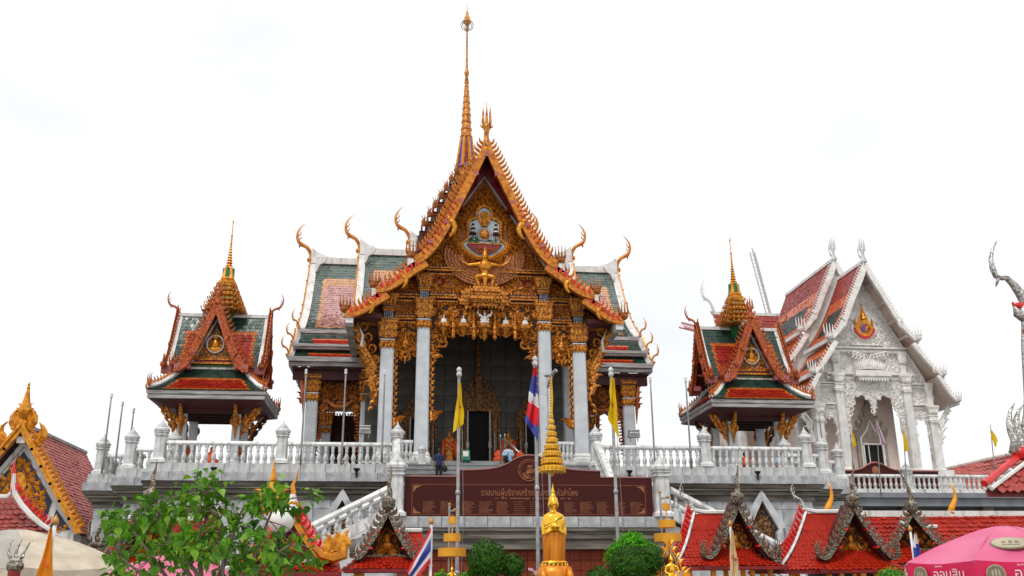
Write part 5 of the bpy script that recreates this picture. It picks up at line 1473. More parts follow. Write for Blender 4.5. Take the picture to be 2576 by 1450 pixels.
# emblem
mb = MB()
em = [(0, 18.35), (.3, 18.42), (.45, 18.62), (.66, 18.8), (.72, 19.15), (.6, 19.5), (.46, 19.35), (.36, 19.75), (.2, 20.1), (.08, 20.5), (0, 20.9)]
def sym(h): return h + [(-a, b) for a, b in h[::-1]][1:-1]
mb.add(extr(sym([(a * 1.35, 19.3 + (b - 19.3) * 1.18) for a, b in em]), -.02, .1), 3)
mb.add(extr(sym(em), -.10, .1), 0)
mb.add(extr(sym([(0, 18.3), (.34, 18.38), (.52, 18.6), (.72, 18.78), (.76, 19.1), (.68, 19.12), (.5, 18.75), (.3, 18.55), (0, 18.5)]), -.14, 0), 1)
mb.add(extr(sym([(0, 18.75), (.2, 18.8), (.29, 18.95), (.3, 19.15), (.18, 19.35), (0, 19.42)]), -.16, 0), 2)
for x, z, s_, r_ in ((-.12, 18.85, .42, 0), (.14, 18.8, .45, 2.5), (0, 19.05, .4, 1), (.05, 18.75, .3, 4)): mb.add(CURL, 0, OM(x, z, s_, r_ * .3, r_ > 2, -.18))
for s in (-1, 1): mb.add(lathe([(.11, 19.4), (.1, 19.5), (.005, 19.85)], 6, s * .62, -.08), 0)
mb.add(lathe([(.22, 19.75), (.16, 19.9), (.17, 19.95), (.1, 20.15), (.03, 20.5), (.005, 21.0)], 8, 0, -.12), 0)
e_ = mb.build('gold_emblem', [goldb, redb, blue, cream], wh)
WU = [(0, 23.75), (.75, 22.2), (1.45, 20.8), (2.0, 19.6), (2.6, 18.7), (3.15, 18.1)]
WM = [(2.95, 17.85), (3.5, 17.0), (4.1, 16.2), (4.65, 15.65)]
WL = [(4.4, 15.6), (4.75, 14.95), (5.1, 14.3), (5.45, 13.85)]
def wgable(y, dz, depth, zsc=1.0, back=False, wr=(trd, tor, tdk)):
    for s in (-1, 1):
        for pts, th, n, r in ((WU, .30, 27, .40), (WM, .26, 9, .34), (WL, .26, 8, .30)):
            pp = [(x, z + dz) for x, z in pts]
            barge(wh, pp, s, y, y + .2, r, cream, TOOTHW, th, n, CRW, 1.25 if pts is WU else 1.05)
            (x0, z0), (x1, z1) = pp[0], pp[-1]
            def cf(u, v): return (2 if .2 < u < .8 and .45 < v < .82 else (1 if .1 < u < .92 and .3 < v < .93 else 0)) if pts is WU else (2 if .15 < u < .85 and .3 < v < .6 else 1)
            roof(wh, (s * x0, y + .15, z0 - .08), (s * x0, y + depth, z0 - .08), (s * (x1 + .05), y + depth, z1 - .1), (s * (x1 + .05), y + .15, z1 - .1), 34, 46 if pts is WU else 12, [trw, tor, tdk], cf, .5 if pts is WU else .1, 0, under=pinkwall)
            mb = MB(); mb.add(box(min(s * x1, s * (x1 + .18)), max(s * x1, s * (x1 + .18)), y + .2, y + depth, z1 - .32, z1 - .05), 0); mb.build('eave_fascia', [white], wh)
        hook2(wh, s * 2.15, 19.4 + dz, .6, s, y, cream); hook2(wh, s * 4.1, 16.05 + dz, .4, s, y, cream)
        for x, z in ((.55, 22.1), (1.25, 20.7), (1.9, 19.4), (2.6, 18.3)): mb = MB(); mb.add(bx(s * x * .95, y + .65, z + dz, .14, 1.1, .16), 0); mb.build('purlin', [pinkwall], wh)
    inst('chofa', chofa_front_me(marblew), T(0, y + .1, 23.5 + dz) @ SCL(1.9, 1.5, 2.25), wh)
    mb = MB(); mb.add(box(-.12, .12, y + .2, y + depth, 23.58 + dz, 23.8 + dz), 0); mb.build('roof_ridge', [white], wh)
wgable(-1.3, 0, 4.2); wgable(3.0, 1.7, 9.2)
mb = MB(); mb.add(extr([(-5.2, 15), (5.2, 15), (0, 25)], 3.3, 3.45), 0); mb.build('second_gable_board', [cream], wh)
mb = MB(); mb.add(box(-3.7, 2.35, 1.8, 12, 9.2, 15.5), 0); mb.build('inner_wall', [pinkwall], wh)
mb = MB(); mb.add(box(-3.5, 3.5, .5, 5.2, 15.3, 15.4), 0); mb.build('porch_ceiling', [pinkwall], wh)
mb = MB()
o = [(-1.15, 9.2), (1.15, 9.2), (1.15, 12.0), (1.35, 12.3), (.75, 12.7), (.35, 13.6), (0, 14.9), (-.35, 13.6), (-.75, 12.7), (-1.35, 12.3), (-1.15, 12.0)]
mb.add(extr([(x * .95 + .4, z - .35) for x, z in o], 1.65, 1.8), 0)
for k in range(9): mb.add(FLAMEC, 0, OM(.4 + (k - 4) * .27, 11.9 + (4 - abs(k - 4)) * .5, .5, (k - 4) * .12, k > 4, 1.65))
mb.add(tube([(.4 + a, 1.6, b) for a, b in ((-.8, 9.2), (-.8, 11.6), (-.3, 12.2), (0, 12.9), (.3, 12.2), (.8, 11.6), (.8, 9.2))], .06, 5), 1)
dn = mb.build('doorway_surround', [surr, cream], wh)
mb = MB(); mb.add(box(-.3, 1.1, 1.55, 1.64, 9.2, 11.2), 0); mb.build('black_door_panel', [blackm], dn)  # black panel painted as the dark inside of the hall
mb = MB(); mb.add(box(-.34, -.26, 1.48, 1.58, 9.2, 11.2), 0); mb.add(box(.02, .07, 1.48, 1.58, 9.2, 11.2), 0); mb.add(box(1.04, 1.12, 1.48, 1.58, 9.2, 11.2), 0); mb.add(box(-.34, 1.12, 1.48, 1.58, 11.15, 11.25), 0); mb.build('door_frame', [white], dn)
# rear cross roof
def cfr(u, v): return 2 if v > .6 else (1 if v > .38 else 0)
roof(wh, (-5.6, 15, 24.4), (2, 15, 24.4), (2, 11.4, 17.2), (-5.6, 11.4, 17.2), 24, 30, [trw, tor, tdk], cfr, .5, 0, under=pinkwall)
mb = MB(); mb.add(box(-5.6, 2, 14.9, 15.1, 24.35, 24.6), 0); mb.add(box(-5.8, 2, 11.2, 11.5, 16.7, 17.1), 0); mb.build('rear_ridge', [white], wh)
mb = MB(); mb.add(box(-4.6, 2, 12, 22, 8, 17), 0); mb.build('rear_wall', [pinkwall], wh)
inst('chofa', chofa_me(marblew), T(-5.6, 15, 24.4) @ SCL(2.6, 2, 3.2), wh)
for x in (-5.2,):
    mb = MB(); mb.add(lathe([(.3, 8.5), (.3, 14)], sec=CHSQ), 0, T(x, 11.4, 0)); mb.build('rear_column', [white], wh)
TF[0] = Matrix.Identity(4)

# raised walkway with balustrade in front of the white hall
wk = thing('raised_walkway', 'grey concrete raised walkway with white balustrade below the white hall', 'walkway', (34, 56, 0))
mb = MB(); mb.add(box(24.5, 60, 55.8, 59, 6.5, 7.15), 0); mb.build('fascia_beam', [conc], wk)
mb = MB(); mb.add(box(24.5, 60, 55.6, 59, 7.0, 7.3), 0); mb.build('deck_edge', [conc], wk)
mb = MB(); mb.add(box(24.5, 60, 59, 59.3, 0, 6.6), 0); mb.build('shadowed_wall', [dshade], wk)  # shade between the pillars is put into this wall's colour
for x in (26, 31.6, 37, 42.5): mb = MB(); mb.add(box(x - .35, x + .35, 56.2, 56.9, 0, 6.5), 0); mb.build('pillar', [mbdark], wk)
xs = [24.6, 31.75, 38.6, 45.5]
for a, b in zip(xs, xs[1:]):
    balustrade(wk, (a + .25, 56, 7.55), (b - .25, 56, 7.55), 19, marblew, hb=.72, base=.28)
for x in xs: inst('post', post_me(marblew, 2.04, .5), T(x, 56, 7.25), wk)
# curved maroon wall on the walkway
mw = MB(); pts = [(25.8, 7.3), (35.2, 7.3), (35.2, 8.93), (32.6, 8.93), (32.2, 8.98), (31.85, 9.08), (31.5, 9.28), (31.2, 9.42), (30.9, 9.47), (30.6, 9.42), (30.3, 9.28), (29.95, 9.08), (29.6, 8.98), (29.2, 8.93), (25.8, 8.93)]
mw.add(extr(pts, 58.2, 58.45), 0); mw.add(tube([(x, 58.15, z + .02) for x, z in pts[2:]], .06, 4), 1); mw.add(ellip((30.9, 58.2, 8.95), (.26, .06, .3), 12, 8), 2)
vis('curved_maroon_wall', 'low maroon wall with a curved crest and gold seal before the white hall', 'wall', mw, [plaque_m, plaque_e, letterd])

# ================================================================ left viharn with red tile roof
TF[0] = T(-18.72, 50, 0)
lt = thing('red_roofed_temple', 'low temple at left edge with gold edged gable, navy panel and pinkish red tiles', 'temple', (0, 0, 0))
mb = MB(); mb.add(box(-3.6, 3.0, .8, 9.5, 0, 4.6), 0); mb.build('wall', [white], lt)
def g2(x): return 9.9 - 1.56 * x
for s in (-1, 1):
    pa, pb = [(0, 9.95), (s * 3.55, 4.5)], [(0, 9.4), (s * 3.22, 4.5)]
    mb = MB(); mb.add(ribbon(pa, pb, -.9, -.6), 0); mb.add(ribbon([(0, 9.98), (s * 3.58, 4.5)], [(0, 9.75), (s * 3.42, 4.5)], -1.0, -.55), 0); mb.build('gilded_bargeboard', [goldb], lt)
    mb = MB(); mb.add(ribbon([(0, 9.2), (s * 3.1, 4.5)], [(0, 8.82), (s * 2.92, 4.5)], -.2, .1), 0); mb.add(bx(0, -.45, 9.05, .42, .5, .32), 0) if s > 0 else None
    for k in range(5): mb.add(bx(s * (.65 + k * .55), -.5, 8.55 - k * .84, .14, .8, .14), 1)
    mb.build('raking_frame', [white, brown], lt)
    for k in range(24):
        t = (k + .7) / 24.5; x, z = lerp(0, 3.5, t), lerp(9.95, 4.6, t); sc = .42 if 1 < k else .5
        if s < 0 and k > 3 or s > 0:
            inst('gable_flame', TOOTHG, T(s * x, -.75, z - .05) @ RY(s * .45) @ SCL(-s * sc, sc, sc), lt)
    for k in range(2):
        x, z = .38 + .55 * k, 9.6 - .75 * k
        mb = MB(); mb.add(FLAMEC, 0, OM(s * x, z - .1, 1.15, s * .15, s > 0, -.75)); mb.add(CURL, 0, OM(s * (x + .05), z, .5, 0, s > 0, -.82)); mb.build('large_gable_flame', [goldb], lt)
    roof(lt, (s * .03, -.6, 9.75), (s * .03, 9.3, 9.75), (s * 3.4, 9.3, 4.55), (s * 3.4, -.6, 4.55), 34, 30, [trp, trp, trp], lambda u, v: 0, .12, 260 if s > 0 else 0, under=redd)
mb = MB(); mb.add(tube([(0, -.6, 9.82), (0, 9.3, 9.82)], .14, 6), 0); mb.build('ridge_cap', [beamw], lt)
mb = MB(); mb.add(lathe([(.28, 9.7), (.3, 9.9), (.16, 10.05), (.33, 10.35), (.36, 10.5), (.22, 10.85), (.16, 11.1), (.07, 11.6), (.09, 11.68), (.04, 11.75), (.07, 11.82), (.005, 12.0)], 8, 0, -.75), 0)
for s in (-1, 1):
    for k in range(3): mb.add(FLAMEC, 0, OM(s * .12, 10.0 + .3 * k, .55 - .1 * k, s * .5, s < 0, -.8))
mb.build('apex_finial', [goldb], lt)
mb = MB(); mb.add(extr([(-2.9, 4.5), (2.9, 4.5), (0, 8.8)], -.05, .1), 0); mb.add(box(-2.95, 2.95, -.15, .1, 4.2, 4.55), 0)
mb.build('gable_wall', [white], lt)
for nm, poly in (('navy_panel', [(0, 8.55), (-1.68, 6.1), (-1.4, 4.75), (1.4, 4.75), (1.68, 6.1)]), ('navy_panel', [(1.95, 5.7), (1.72, 4.72), (2.72, 4.72)]), ('navy_panel', [(-1.95, 5.7), (-2.72, 4.72), (-1.72, 4.72)])):
    if poly[0][0] >= 0 and len(poly) == 5: pass
    mb = MB(); mb.add(extr(poly, -.10, -.04), 0); f = inpoly(poly); cxp = sum(p[0] for p in poly) / len(poly)
    xs_ = [p[0] for p in poly]; zs_ = [p[1] for p in poly]
    if len(poly) == 5:
        ins = [(x * .86, 6.3 + (z - 6.3) * .88) for x, z in poly]; ins2 = [(x * .52, 6.2 + (z - 6.2) * .62) for x, z in poly]
        ff, f2 = inpoly(ins), inpoly([(x * .7, 6.25 + (z - 6.25) * .74) for x, z in poly])
        for q in range(2):
            P0 = [(0, 8.15), (-1.36, 6.1), (-1.12, 4.85)] if q == 0 else [(0, 8.15), (1.36, 6.1), (1.12, 4.85)]
            for (a, b), (c, d) in zip(P0, P0[1:]):
                L = math.hypot(c - a, d - b); n = int(L / .26)
                for i in range(n):
                    t = (i + .5) / n; mb.add(FLAME, 1, OM(lerp(a, c, t), lerp(b, d, t) - .1, .46, .5 if i % 2 else -.6, i % 2, -.1)); mb.add(CURL, 1, OM(lerp(a, c, t) * .97, lerp(b, d, t) - .1, .26, 0, q, -.1))
        scroll(mb, inpoly([(x * .66, 6.15 + (z - 6.15) * .66) for x, z in poly]), (0, 1.2, 4.9, 7.8), .2, .3, -.1, 1, 78, 0, .5)
        for w in (0, 1):
            P0 = [(0, 7.75), (-1.02, 6.1), (-.85, 4.8)] if w == 0 else [(0, 7.75), (1.02, 6.1), (.85, 4.8)]
            mb.add(tube([(a, -.12, b) for a, b in P0], .035, 4), 1)
        mb.add(extr(teardrop(0, 6.9, .38, .62)[::1], -.16, -.1), 1)
        for s in (-1, 1):
            mb.add(tube([(0, -.13, 6.6), (s * .1, -.13, 6.2), (s * .45, -.13, 5.6), (s * .75, -.13, 4.9)], .05, 5), 1)
            mb.add(tube([(s * .5, -.13, 6.4), (s * .3, -.13, 5.8), (0, -.13, 5.3), (s * .3, -.13, 4.9)], .04, 5), 1)
            for k in range(5): mb.add(CURL, 1, OM(s * (.3 + .1 * (k % 3)), 4.8 + .32 * k, .26, 0, s > 0, -.1))
    else:
        scroll(mb, inpoly([(cxp + (x - cxp) * .75, 4.95 + (z - 4.95) * .75) for x, z in poly]), (min(xs_), max(xs_), min(zs_), max(zs_)), .17, .26, -.1, 1, 77)
    mb.build(nm, [navy, goldb], lt)
TF[0] = Matrix.Identity(4)

# ================================================================ far things
fr_ = thing('distant_red_roof', 'long faded red tile roof beyond the walkway at far right', 'building', (52, 74, 0))
mb = MB(); mb.add(box(45.6, 75, 73, 75.3, 0, 9.0), 0); mb.build('wall', [pinkwall], fr_)
roof(fr_, (46.2, 75.5, 11.25), (76, 75.5, 17.6), (76, 72, 9.0), (45.3, 72, 9.0), 60, 24, [trp, trp], lambda u, v: 0, 0, 0, under=redd)
mb = MB(); mb.add(tube([(46.1, 75.5, 11.35), (76, 75.5, 17.7)], .14, 5), 0); mb.build('roof_edge', [white], fr_)
def crane(x, y, pts, name, label, m, mast):
    c = thing(name, label, 'crane', (x, y, 0), 'tower cranes behind the halls')
    a, b = Vector(pts[0]), Vector(pts[1]); n = 22
    mb = MB(); w = .45
    for dz, dx in ((w, 0), (-w, w), (-w, -w)): mb.add(tube([a + Vector((dx, 0, dz)), b + Vector((dx, 0, dz)) * 1], .13, 4), 0)
    for i in range(n):
        p, q = a.lerp(b, i / n), a.lerp(b, (i + 1) / n)
        mb.add(tube([p + Vector((-w, 0, -w)), q + Vector((0, 0, w))], .07, 3), 0); mb.add(tube([p + Vector((0, 0, w)), q + Vector((w, 0, -w))], .07, 3), 0)
    mb.build('jib', [m], c, kind=None)
    mb = MB(); base = mast
    for dx in (-.6, .6): mb.add(tube([(base[0] + dx, y, 0), (base[0] + dx, y, base[2])], .15, 4), 0)
    for i in range(18): mb.add(tube([(base[0] - .6 * (-1) ** i, y, base[2] * i / 18), (base[0] + .6 * (-1) ** i, y, base[2] * (i + 1) / 18)], .09, 3), 0)
    mb.build('mast', [m], c)
crane(64, 150, ((61.6, 150, 59.3), (64.2, 150, 44.0)), 'tower_crane', 'pale tower crane jib pointing steeply up behind the white hall', cranem, (64.2, 150, 44.0))
crane(56, 150, ((47.7, 150, 45.1), (58, 150, 42.8)), 'tower_crane', 'low pale red crane jib seen behind the right pavilion', craner, (58, 150, 42.8))
# ================================================================ foreground: helper that turns a sight line into a place at a given distance
def at(px, py, Y):
    d = F_ * 2350 + Rv * (px - 1288) - Uv * (py - 725)
    k = Y / d.y
    return Vector((d.x * k, Y, EYE + d.z * k))

# ---------------------------------------------------------------- small mosaic shrines
TOOTHR = tooth_me(redb, redl); TOOTHM = tooth_me(mosaic, redb)
def mosaic_gable(sh, hw, z0, za, y, chofa_h, crest_s=.46, m=mosaic, tooth=None, nt=9, th=.19, tymp=gold, lean=.1, w=.13, apexm=None):
    P_ = [(0, za), (hw * .22, lerp(za, z0, .30)), (hw * .42, lerp(za, z0, .56)), (hw * .66, lerp(za, z0, .82)), (hw * .86, z0 + .02), (hw * 1.02, z0 + .06)]
    for s in (-1, 1):
        barge(sh, P_, s, y, y + .12, w, m, tooth or TOOTHM, th * 1.1, nt, crown_me(m, 4, .26, .35), crest_s, tw=1.15, cw=.75)
        mb = MB(); V = [(s * x, z) for x, z in P_]
        mb.add(ribbon([(x, z - .03) for x, z in V], [(x * .88 if abs(x) > .01 else 0, z - w * 1.1) for x, z in V], y + .13, y + .75), 0); mb.build('gable_soffit', [redd], sh)
        mb = MB()
        for t in (.35, .62): mb.add(bx(s * hw * t * .78, y + .05, lerp(za, z0, t * 1.2) - .12, .07, .2, .05), 0)
        mb.build('purlin_end', [redb], sh)
    mb = MB(); mb.add(extr([(-hw * .72, z0), (hw * .72, z0), (0, za - .18)], y + .45, y + .5), 0); mb.build('tympanum', [brown if m is not white else redl], sh)
    mb = MB(); scroll(mb, inpoly([(-hw * .5, z0 + .08), (hw * .5, z0 + .08), (0, za - .45)]), (0, hw * .55, z0 + .08, za - .4), .085, .16, y + .43, 0, int(abs(za) * 100) % 97, 0, .5)
    mb.add(ellip((0, y + .38, z0 + .28), (.13, .07, .1), 8, 6), 1); mb.add(ellip((0, y + .38, z0 + .45), (.07, .06, .12), 8, 6), 1)
    for s in (-1, 1): mb.add(tube([(s * .34, y + .4, z0 + .06), (s * .2, y + .4, z0 + .25), (s * .06, y + .4, z0 + .62)], .018, 4), 2)
    mb.add(box(-hw * .68, hw * .68, y + .32, y + .5, z0 - .04, z0 + .06), 2)
    mb.build('tympanum_figure', [tymp, goldb, mosaic], sh)
    am = apexm or m
    C_ = catmull([(0, y, za - .15), (.0, y, za + .12), (.03, y, za + .28), (.0, y, za + .5), (.02 + lean * .5, y, za + chofa_h * .75), (lean, y, za + chofa_h)], 3)
    n = len(C_); rr = [lerp(.15, .012, (k / (n - 1)) ** .55) if k > 3 else .13 + .02 * k for k in range(n)]
    mb = MB(); mb.add(tube(C_, rr, 8, .8), 0); mb.add(ellip((0, y, za + .02), (.17, .13, .14), 8, 6), 0); mb.build('chofa', [am], sh, True)
def shrine(cx, cy, label, hw, z0, za, ch, xl, xr, zr, ze, dy=1.0, teeth_left=True, lean=.1, tl=210, xe=None, ropts=None, rz=0, group='small mosaic shrines in the courtyard'):
    """xl,xr: eave ends of the main roof; xe: ridge left end; zr ridge height, ze eave height"""
    TF[0] = T(cx, cy, 0) @ RZ(rz)
    sh = thing('mosaic_shrine', label, 'shrine', (0, .8, 0), group)
    mosaic_gable(sh, hw, z0, za, 0, ch, lean=lean)
    # front skirt
    roof(sh, (-hw * .72, .35, z0 + .02), (hw * .72, .35, z0 + .02), (hw * 1.15, -.25, ze), (-hw * 1.15, -.25, ze), 13, 4, [trd], lambda u, v: 0, .02, 52, under=redl, thick=.05)
    mb = MB(); mb.add(box(-hw * 1.17, hw * 1.17, -.29, -.22, ze - .09, ze - .01), 0); mb.build('eave_board', [redl], sh)
    # main roof either side of the gable
    xe = xl + .62 if xe is None else xe
    yr, ye = 1.1, -.05
    roof(sh, (xe, yr, zr), (xr - .3, yr, zr), (xr, ye, ze + .03), (xl, ye, ze + .03), max(6, int((xr - xl) / .12)), 13, [trd], lambda u, v: 0, .16, tl, under=redl, thick=.06)
    roof(sh, (xe, yr, zr), (xr - .3, yr, zr), (xr, 2.3, ze + .03), (xl, 2.3, ze + .03), 12, 6, [trd], lambda u, v: 0, .16, 0, under=redl, thick=.06)
    mb = MB(); mb.add(tube([(xe - .12, yr, zr + .25), (xe, yr, zr + .1), (xe + .3, yr, zr + .05), (xr - .3, yr, zr + .05)], [.05, .06, .06, .06], 6), 0); mb.build('ridge_cap', [white], sh)
    if teeth_left:
        pth = [Vector((lerp(xe, xl, v), lerp(yr, ye, v), lerp(zr, ze + .03, v) - .16 * math.sin(PI * v) + .05)) for v in [k / 8 for k in range(9)]]
        mb = MB(); mb.add(tube(pth, .045, 5), 0); mb.build('verge', [marblew], sh)
        for k in range(13):
            t = (k + .5) / 13 * 8; i = int(t); q = pth[i].lerp(pth[min(i + 1, 8)], t - i)
            inst('roof_finial_flame', TOOTHR, T(q.x - .06, q.y, q.z) @ RY(-.5) @ SCL(.26, .26, .28), sh)
        inst('chofa', chofa_me(mosaicl), T(xe - .05, yr, zr + .05) @ SCL(.9, .8, .85), sh)
        inst('naga_crest', crown_me(mosaic, 3, .35, .6), T(xl - .05, ye, ze + .1) @ SCL(-.45, .45, .55), sh)
    mb = MB(); mb.add(box(xl + .05, xr - .05, ye - .02, ye + .06, ze - .1, ze), 0); mb.build('eave_board', [redl], sh)
    for x in (xl + .35, xr - .35, -hw * .8, hw * .8):
        for y in (.1, 2.1):
            mb = MB(); mb.add(lathe([(.07, 0), (.055, ze - .05)], sec=SQ), 0, T(x, y, 0)); mb.build('post', [goldb], sh)
    mb = MB(); mb.add(box(xl + .4, xr - .4, .3, 2.0, 0, .5), 0); mb.add(box(xl + .4, xr - .4, .9, 2.0, .5, 1.2), 1); mb.build('altar', [marble, redd], sh)
    TF[0] = Matrix.Identity(4)
    return sh
shrine(-.2, 24, 'mosaic gabled red roofed shrine just left of the front Thai flag', .80, 2.46, 3.72, .95, -1.08, 1.18, 3.1, 2.18, teeth_left=False, lean=.05)
shrine(8.83, 24, 'mosaic gabled shrine with red tile roof right of the gold tiered parasol', .95, 2.45, 3.88, .92, -1.76, .62, 3.58, 2.2, lean=.08, xe=-.84)
shrine(12.0, 24, 'wide mosaic gabled red roofed shrine below the end of the terrace', 1.05, 2.42, 3.82, 1.05, -2.2, .8, 3.60, 2.1, lean=.16, tl=260, xe=-.85)
shrine(-6.0, 24.3, 'mosaic gabled shrine half hidden behind the leafy tree', .95, 2.5, 3.9, .9, -1.4, 1.4, 3.4, 2.2, teeth_left=False, lean=.05)
shrine(14.75, 26, 'mosaic gable turned to the left on the long red gallery roof', .95, 2.65, 3.85, 1.1, -.9, .9, 3.3, 2.3, teeth_left=False, lean=-.25, rz=-.55)
# red, white and gold shrine behind the lamp
TF[0] = T(-2.35, 22, 0)
gs = thing('gilded_shrine', 'red and gold shrine with white and gold finials beside the white globe lamp', 'shrine', (0, .8, 0))
mosaic_gable(gs, .92, 2.32, 3.45, 0, .85, .6, m=goldb, tooth=tooth_me(redb, white), nt=9, th=.26, apexm=goldb)
mb = MB(); mb.add(extr([(-.5, 2.45), (.5, 2.45), (0, 3.15)], .40, .44), 0)
for k in range(8): a = k * PI / 4; mb.add(ellip((.11 * math.cos(a), .38, 2.68 + .11 * math.sin(a)), (.07, .03, .07), 6, 4), 1)
mb.build('flower_panel', [redl, goldb], gs)
mb = MB(); mb.add(lathe([(.2, 3.35), (.15, 3.5), (.1, 3.7), (.085, 3.75)], 8, 0, 0), 0); mb.build('finial_base', [white], gs)
mb = MB(); mb.add(lathe([(.1, 3.3), (.2, 3.5), (.19, 3.62), (.1, 3.72), (.15, 3.8), (.13, 3.95), (.07, 4.05), (.085, 4.1), (.03, 4.4), (.005, 4.62)], 8, -.48, .3), 0)
for s in (-1, 1):
    for q in range(3): mb.add(FLAMEC, 0, OM(-.48 + s * .12, 3.35 + .15 * q, .35, s * .6, s < 0, .2))
mb.build('gilded_finial', [goldb], gs)
roof(gs, (-1.0, .5, 2.3), (1.1, .5, 2.3), (1.2, -.3, 2.08), (-1.2, -.3, 2.08), 14, 4, [trd], lambda u, v: 0, .02, 56, under=redl)
mb = MB(); mb.add(box(-1.2, 1.2, -.33, -.28, 1.98, 2.07), 0); mb.add(box(-1.0, 1.0, .3, .4, 2.28, 2.36), 1); mb.build('eave_board', [redl, white], gs)
for x in (-.95, .95):
    mb = MB(); mb.add(box(x - .06, x + .06, 0, .12, 0, 2.0), 0); mb.build('post', [redl], gs)
mb = MB(); mb.add(tube([(.55, -.05, 2.6), (.75, -.05, 2.42), (1.0, -.05, 2.36), (1.2, -.05, 2.42), (1.22, -.05, 2.7)], [.06, .1, .12, .13, .07], 6), 0)
for q in range(5): mb.add(FLAMEC, 0, OM(.85 + q * .1, 2.45 + .03 * q, .42, -.1, q % 2, -.08, .2))
mb.build('gilded_crest', [goldb], gs)
TF[0] = Matrix.Identity(4)
# long gallery roof at right
ga = thing('long_gallery', 'long red tiled gallery roof with white ridge running off at right', 'gallery', (17, 27, 0))
roof(ga, (12.3, 27.6, 3.72), (22.5, 27.6, 3.85), (22.5, 25.7, 2.3), (12.9, 25.7, 2.3), 60, 13, [trd], lambda u, v: 0, .1, 300, under=redl)
mb = MB(); mb.add(box(12.3, 22.5, 27.5, 27.7, 3.7, 3.88), 0); mb.build('ridge_cap', [white], ga)
for x, m, h in ((16.9, gpaint, .85), (12.9, gpaint, .9)):
    mb = MB(); mb.add(tube([(x, 27.6, 3.8), (x + .08, 27.6, 4.0), (x + .22, 27.6, 4.25), (x + .24, 27.6, 4.5), (x + .15, 27.6, 4.75)], [.12, .1, .07, .04, .01], 6), 0); mb.build('naga_finial', [m], ga, True)
mb = MB(); mb.add(box(12.6, 22.5, 25.75, 25.85, 2.15, 2.3), 0); mb.build('eave_board', [redl], ga)
for x in range(13, 23, 2): mb = MB(); mb.add(box(x - .08, x + .08, 25.9, 26.06, 0, 2.2), 0); mb.build('post', [goldb], ga)
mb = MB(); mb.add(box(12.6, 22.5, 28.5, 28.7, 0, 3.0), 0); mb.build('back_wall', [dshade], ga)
# tall mosaic naga at the right edge on its own hipped roof
nr = thing('naga_roof', 'red hipped shrine roof at right edge topped by tall silver mosaic naga finials', 'shrine', (12.8, 17, 0))
roof(nr, (13.3, 17.4, 4.75), (15, 17.4, 4.75), (15, 16, 3.32), (10.55, 16, 3.32), 30, 12, [trw], lambda u, v: 0, .05, 180, under=redl)
mb = MB(); mb.add(tube([(10.5, 15.95, 3.40), (11.9, 16.7, 4.08), (13.3, 17.4, 4.85)], .065, 6), 0); mb.build('hip_edge', [redb], nr)
mb = MB(); mb.add(tube([(10.6, 15.92, 3.31), (12.0, 16.6, 3.97), (13.4, 17.3, 4.72)], .04, 6), 0); mb.build('hip_trim', [white], nr)
mb = MB(); mb.add(box(10.6, 15, 15.98, 16.1, 3.24, 3.3), 0); mb.add(box(13.4, 15, 16.5, 18.5, 0, 3.2), 0); mb.build('shrine_wall', [redd], nr)
def pathpx(pts, Y): return [tuple(at(x, y, Y)) for x, y in pts]
mb = MB()
mb.add(tube(pathpx([(2507, 608), (2496, 630), (2492, 652), (2497, 676), (2506, 696), (2518, 700), (2532, 700), (2548, 715), (2566, 738), (2586, 765), (2598, 810), (2590, 870), (2600, 1000), (2612, 1120)], 17.4), [.012, .035, .05, .06, .06, .055, .06, .075, .10, .14, .22, .16, .18, .3], 8), 0)
mb.add(tube(pathpx([(2512, 697), (2508, 712), (2505, 722)], 17.4), [.05, .035, .01], 6), 0)
mb.add(tube(pathpx([(2592, 770), (2570, 775), (2552, 768), (2545, 760)], 17.4), [.16, .13, .06, .01], 6), 1)
mb.add(tube(pathpx([(2590, 760), (2572, 800), (2560, 790), (2550, 770)], 17.35), [.14, .14, .1, .02], 6), 0)
mb.build('tall_chofa', [mosaicl, redb], nr, True)
mb = MB()
for pts in ([(2552, 1140), (2556, 1110), (2545, 1085), (2538, 1060), (2541, 1035), (2552, 1015)], [(2566, 1150), (2570, 1115), (2560, 1085), (2556, 1055), (2562, 1035), (2574, 1020)], [(2580, 1150), (2584, 1110), (2578, 1080), (2580, 1050), (2588, 1030)]):
    mb.add(tube(pathpx(pts, 16.6), [.11, .10, .085, .06, .035, .012], 7), 0)
mb.add(ellip(tuple(at(2568, 1140, 16.6)), (.17, .15, .14)), 1)
mb.build('naga_crest', [mosaicl, redb], nr, True)
# red roof with curved white verge at the far left, in front of the low temple
rr_ = thing('red_finial_roof', 'dark red tile roof with white curved verge and bright red flames at left edge', 'shrine', (-8.3, 20.5, 0))
c0, c1 = at(36, 1235, 20), at(122, 1332, 20)
roof(rr_, (-11, 20.8, 3.55), (c0.x - .02, 20.8, 3.55), (c1.x, 20.0, 2.85), (-11, 20, 2.75), 30, 7, [trdd], lambda u, v: 0, .06, 150, under=redl)
pth = pathpx([(36, 1192), (34, 1222), (38, 1245), (55, 1272), (80, 1300), (104, 1320), (126, 1334)], 20)
mb = MB(); mb.add(tube(pth, [.03, .05, .055, .055, .055, .05, .04], 6), 0); mb.add(tube(pathpx([(0, 1250), (18, 1250), (34, 1235)], 20.1), [.05, .05, .04], 6), 0); mb.build('verge', [white], rr_)
for k in range(9):
    x, y = lerp(45, 118, k / 8), 1243 + (k / 8) ** .8 * 78
    q = at(x, y, 20.03); inst('roof_finial_flame', TOOTHR, T(*q) @ RY(.5) @ SCL(-.17, .2, .16), rr_)
mb = MB(); mb.add(tube(pathpx([(38, 1235), (36, 1205), (34, 1180), (38, 1160)], 20.05), [.10, .06, .035, .008], 6), 0); mb.build('tall_red_finial', [redb], rr_)
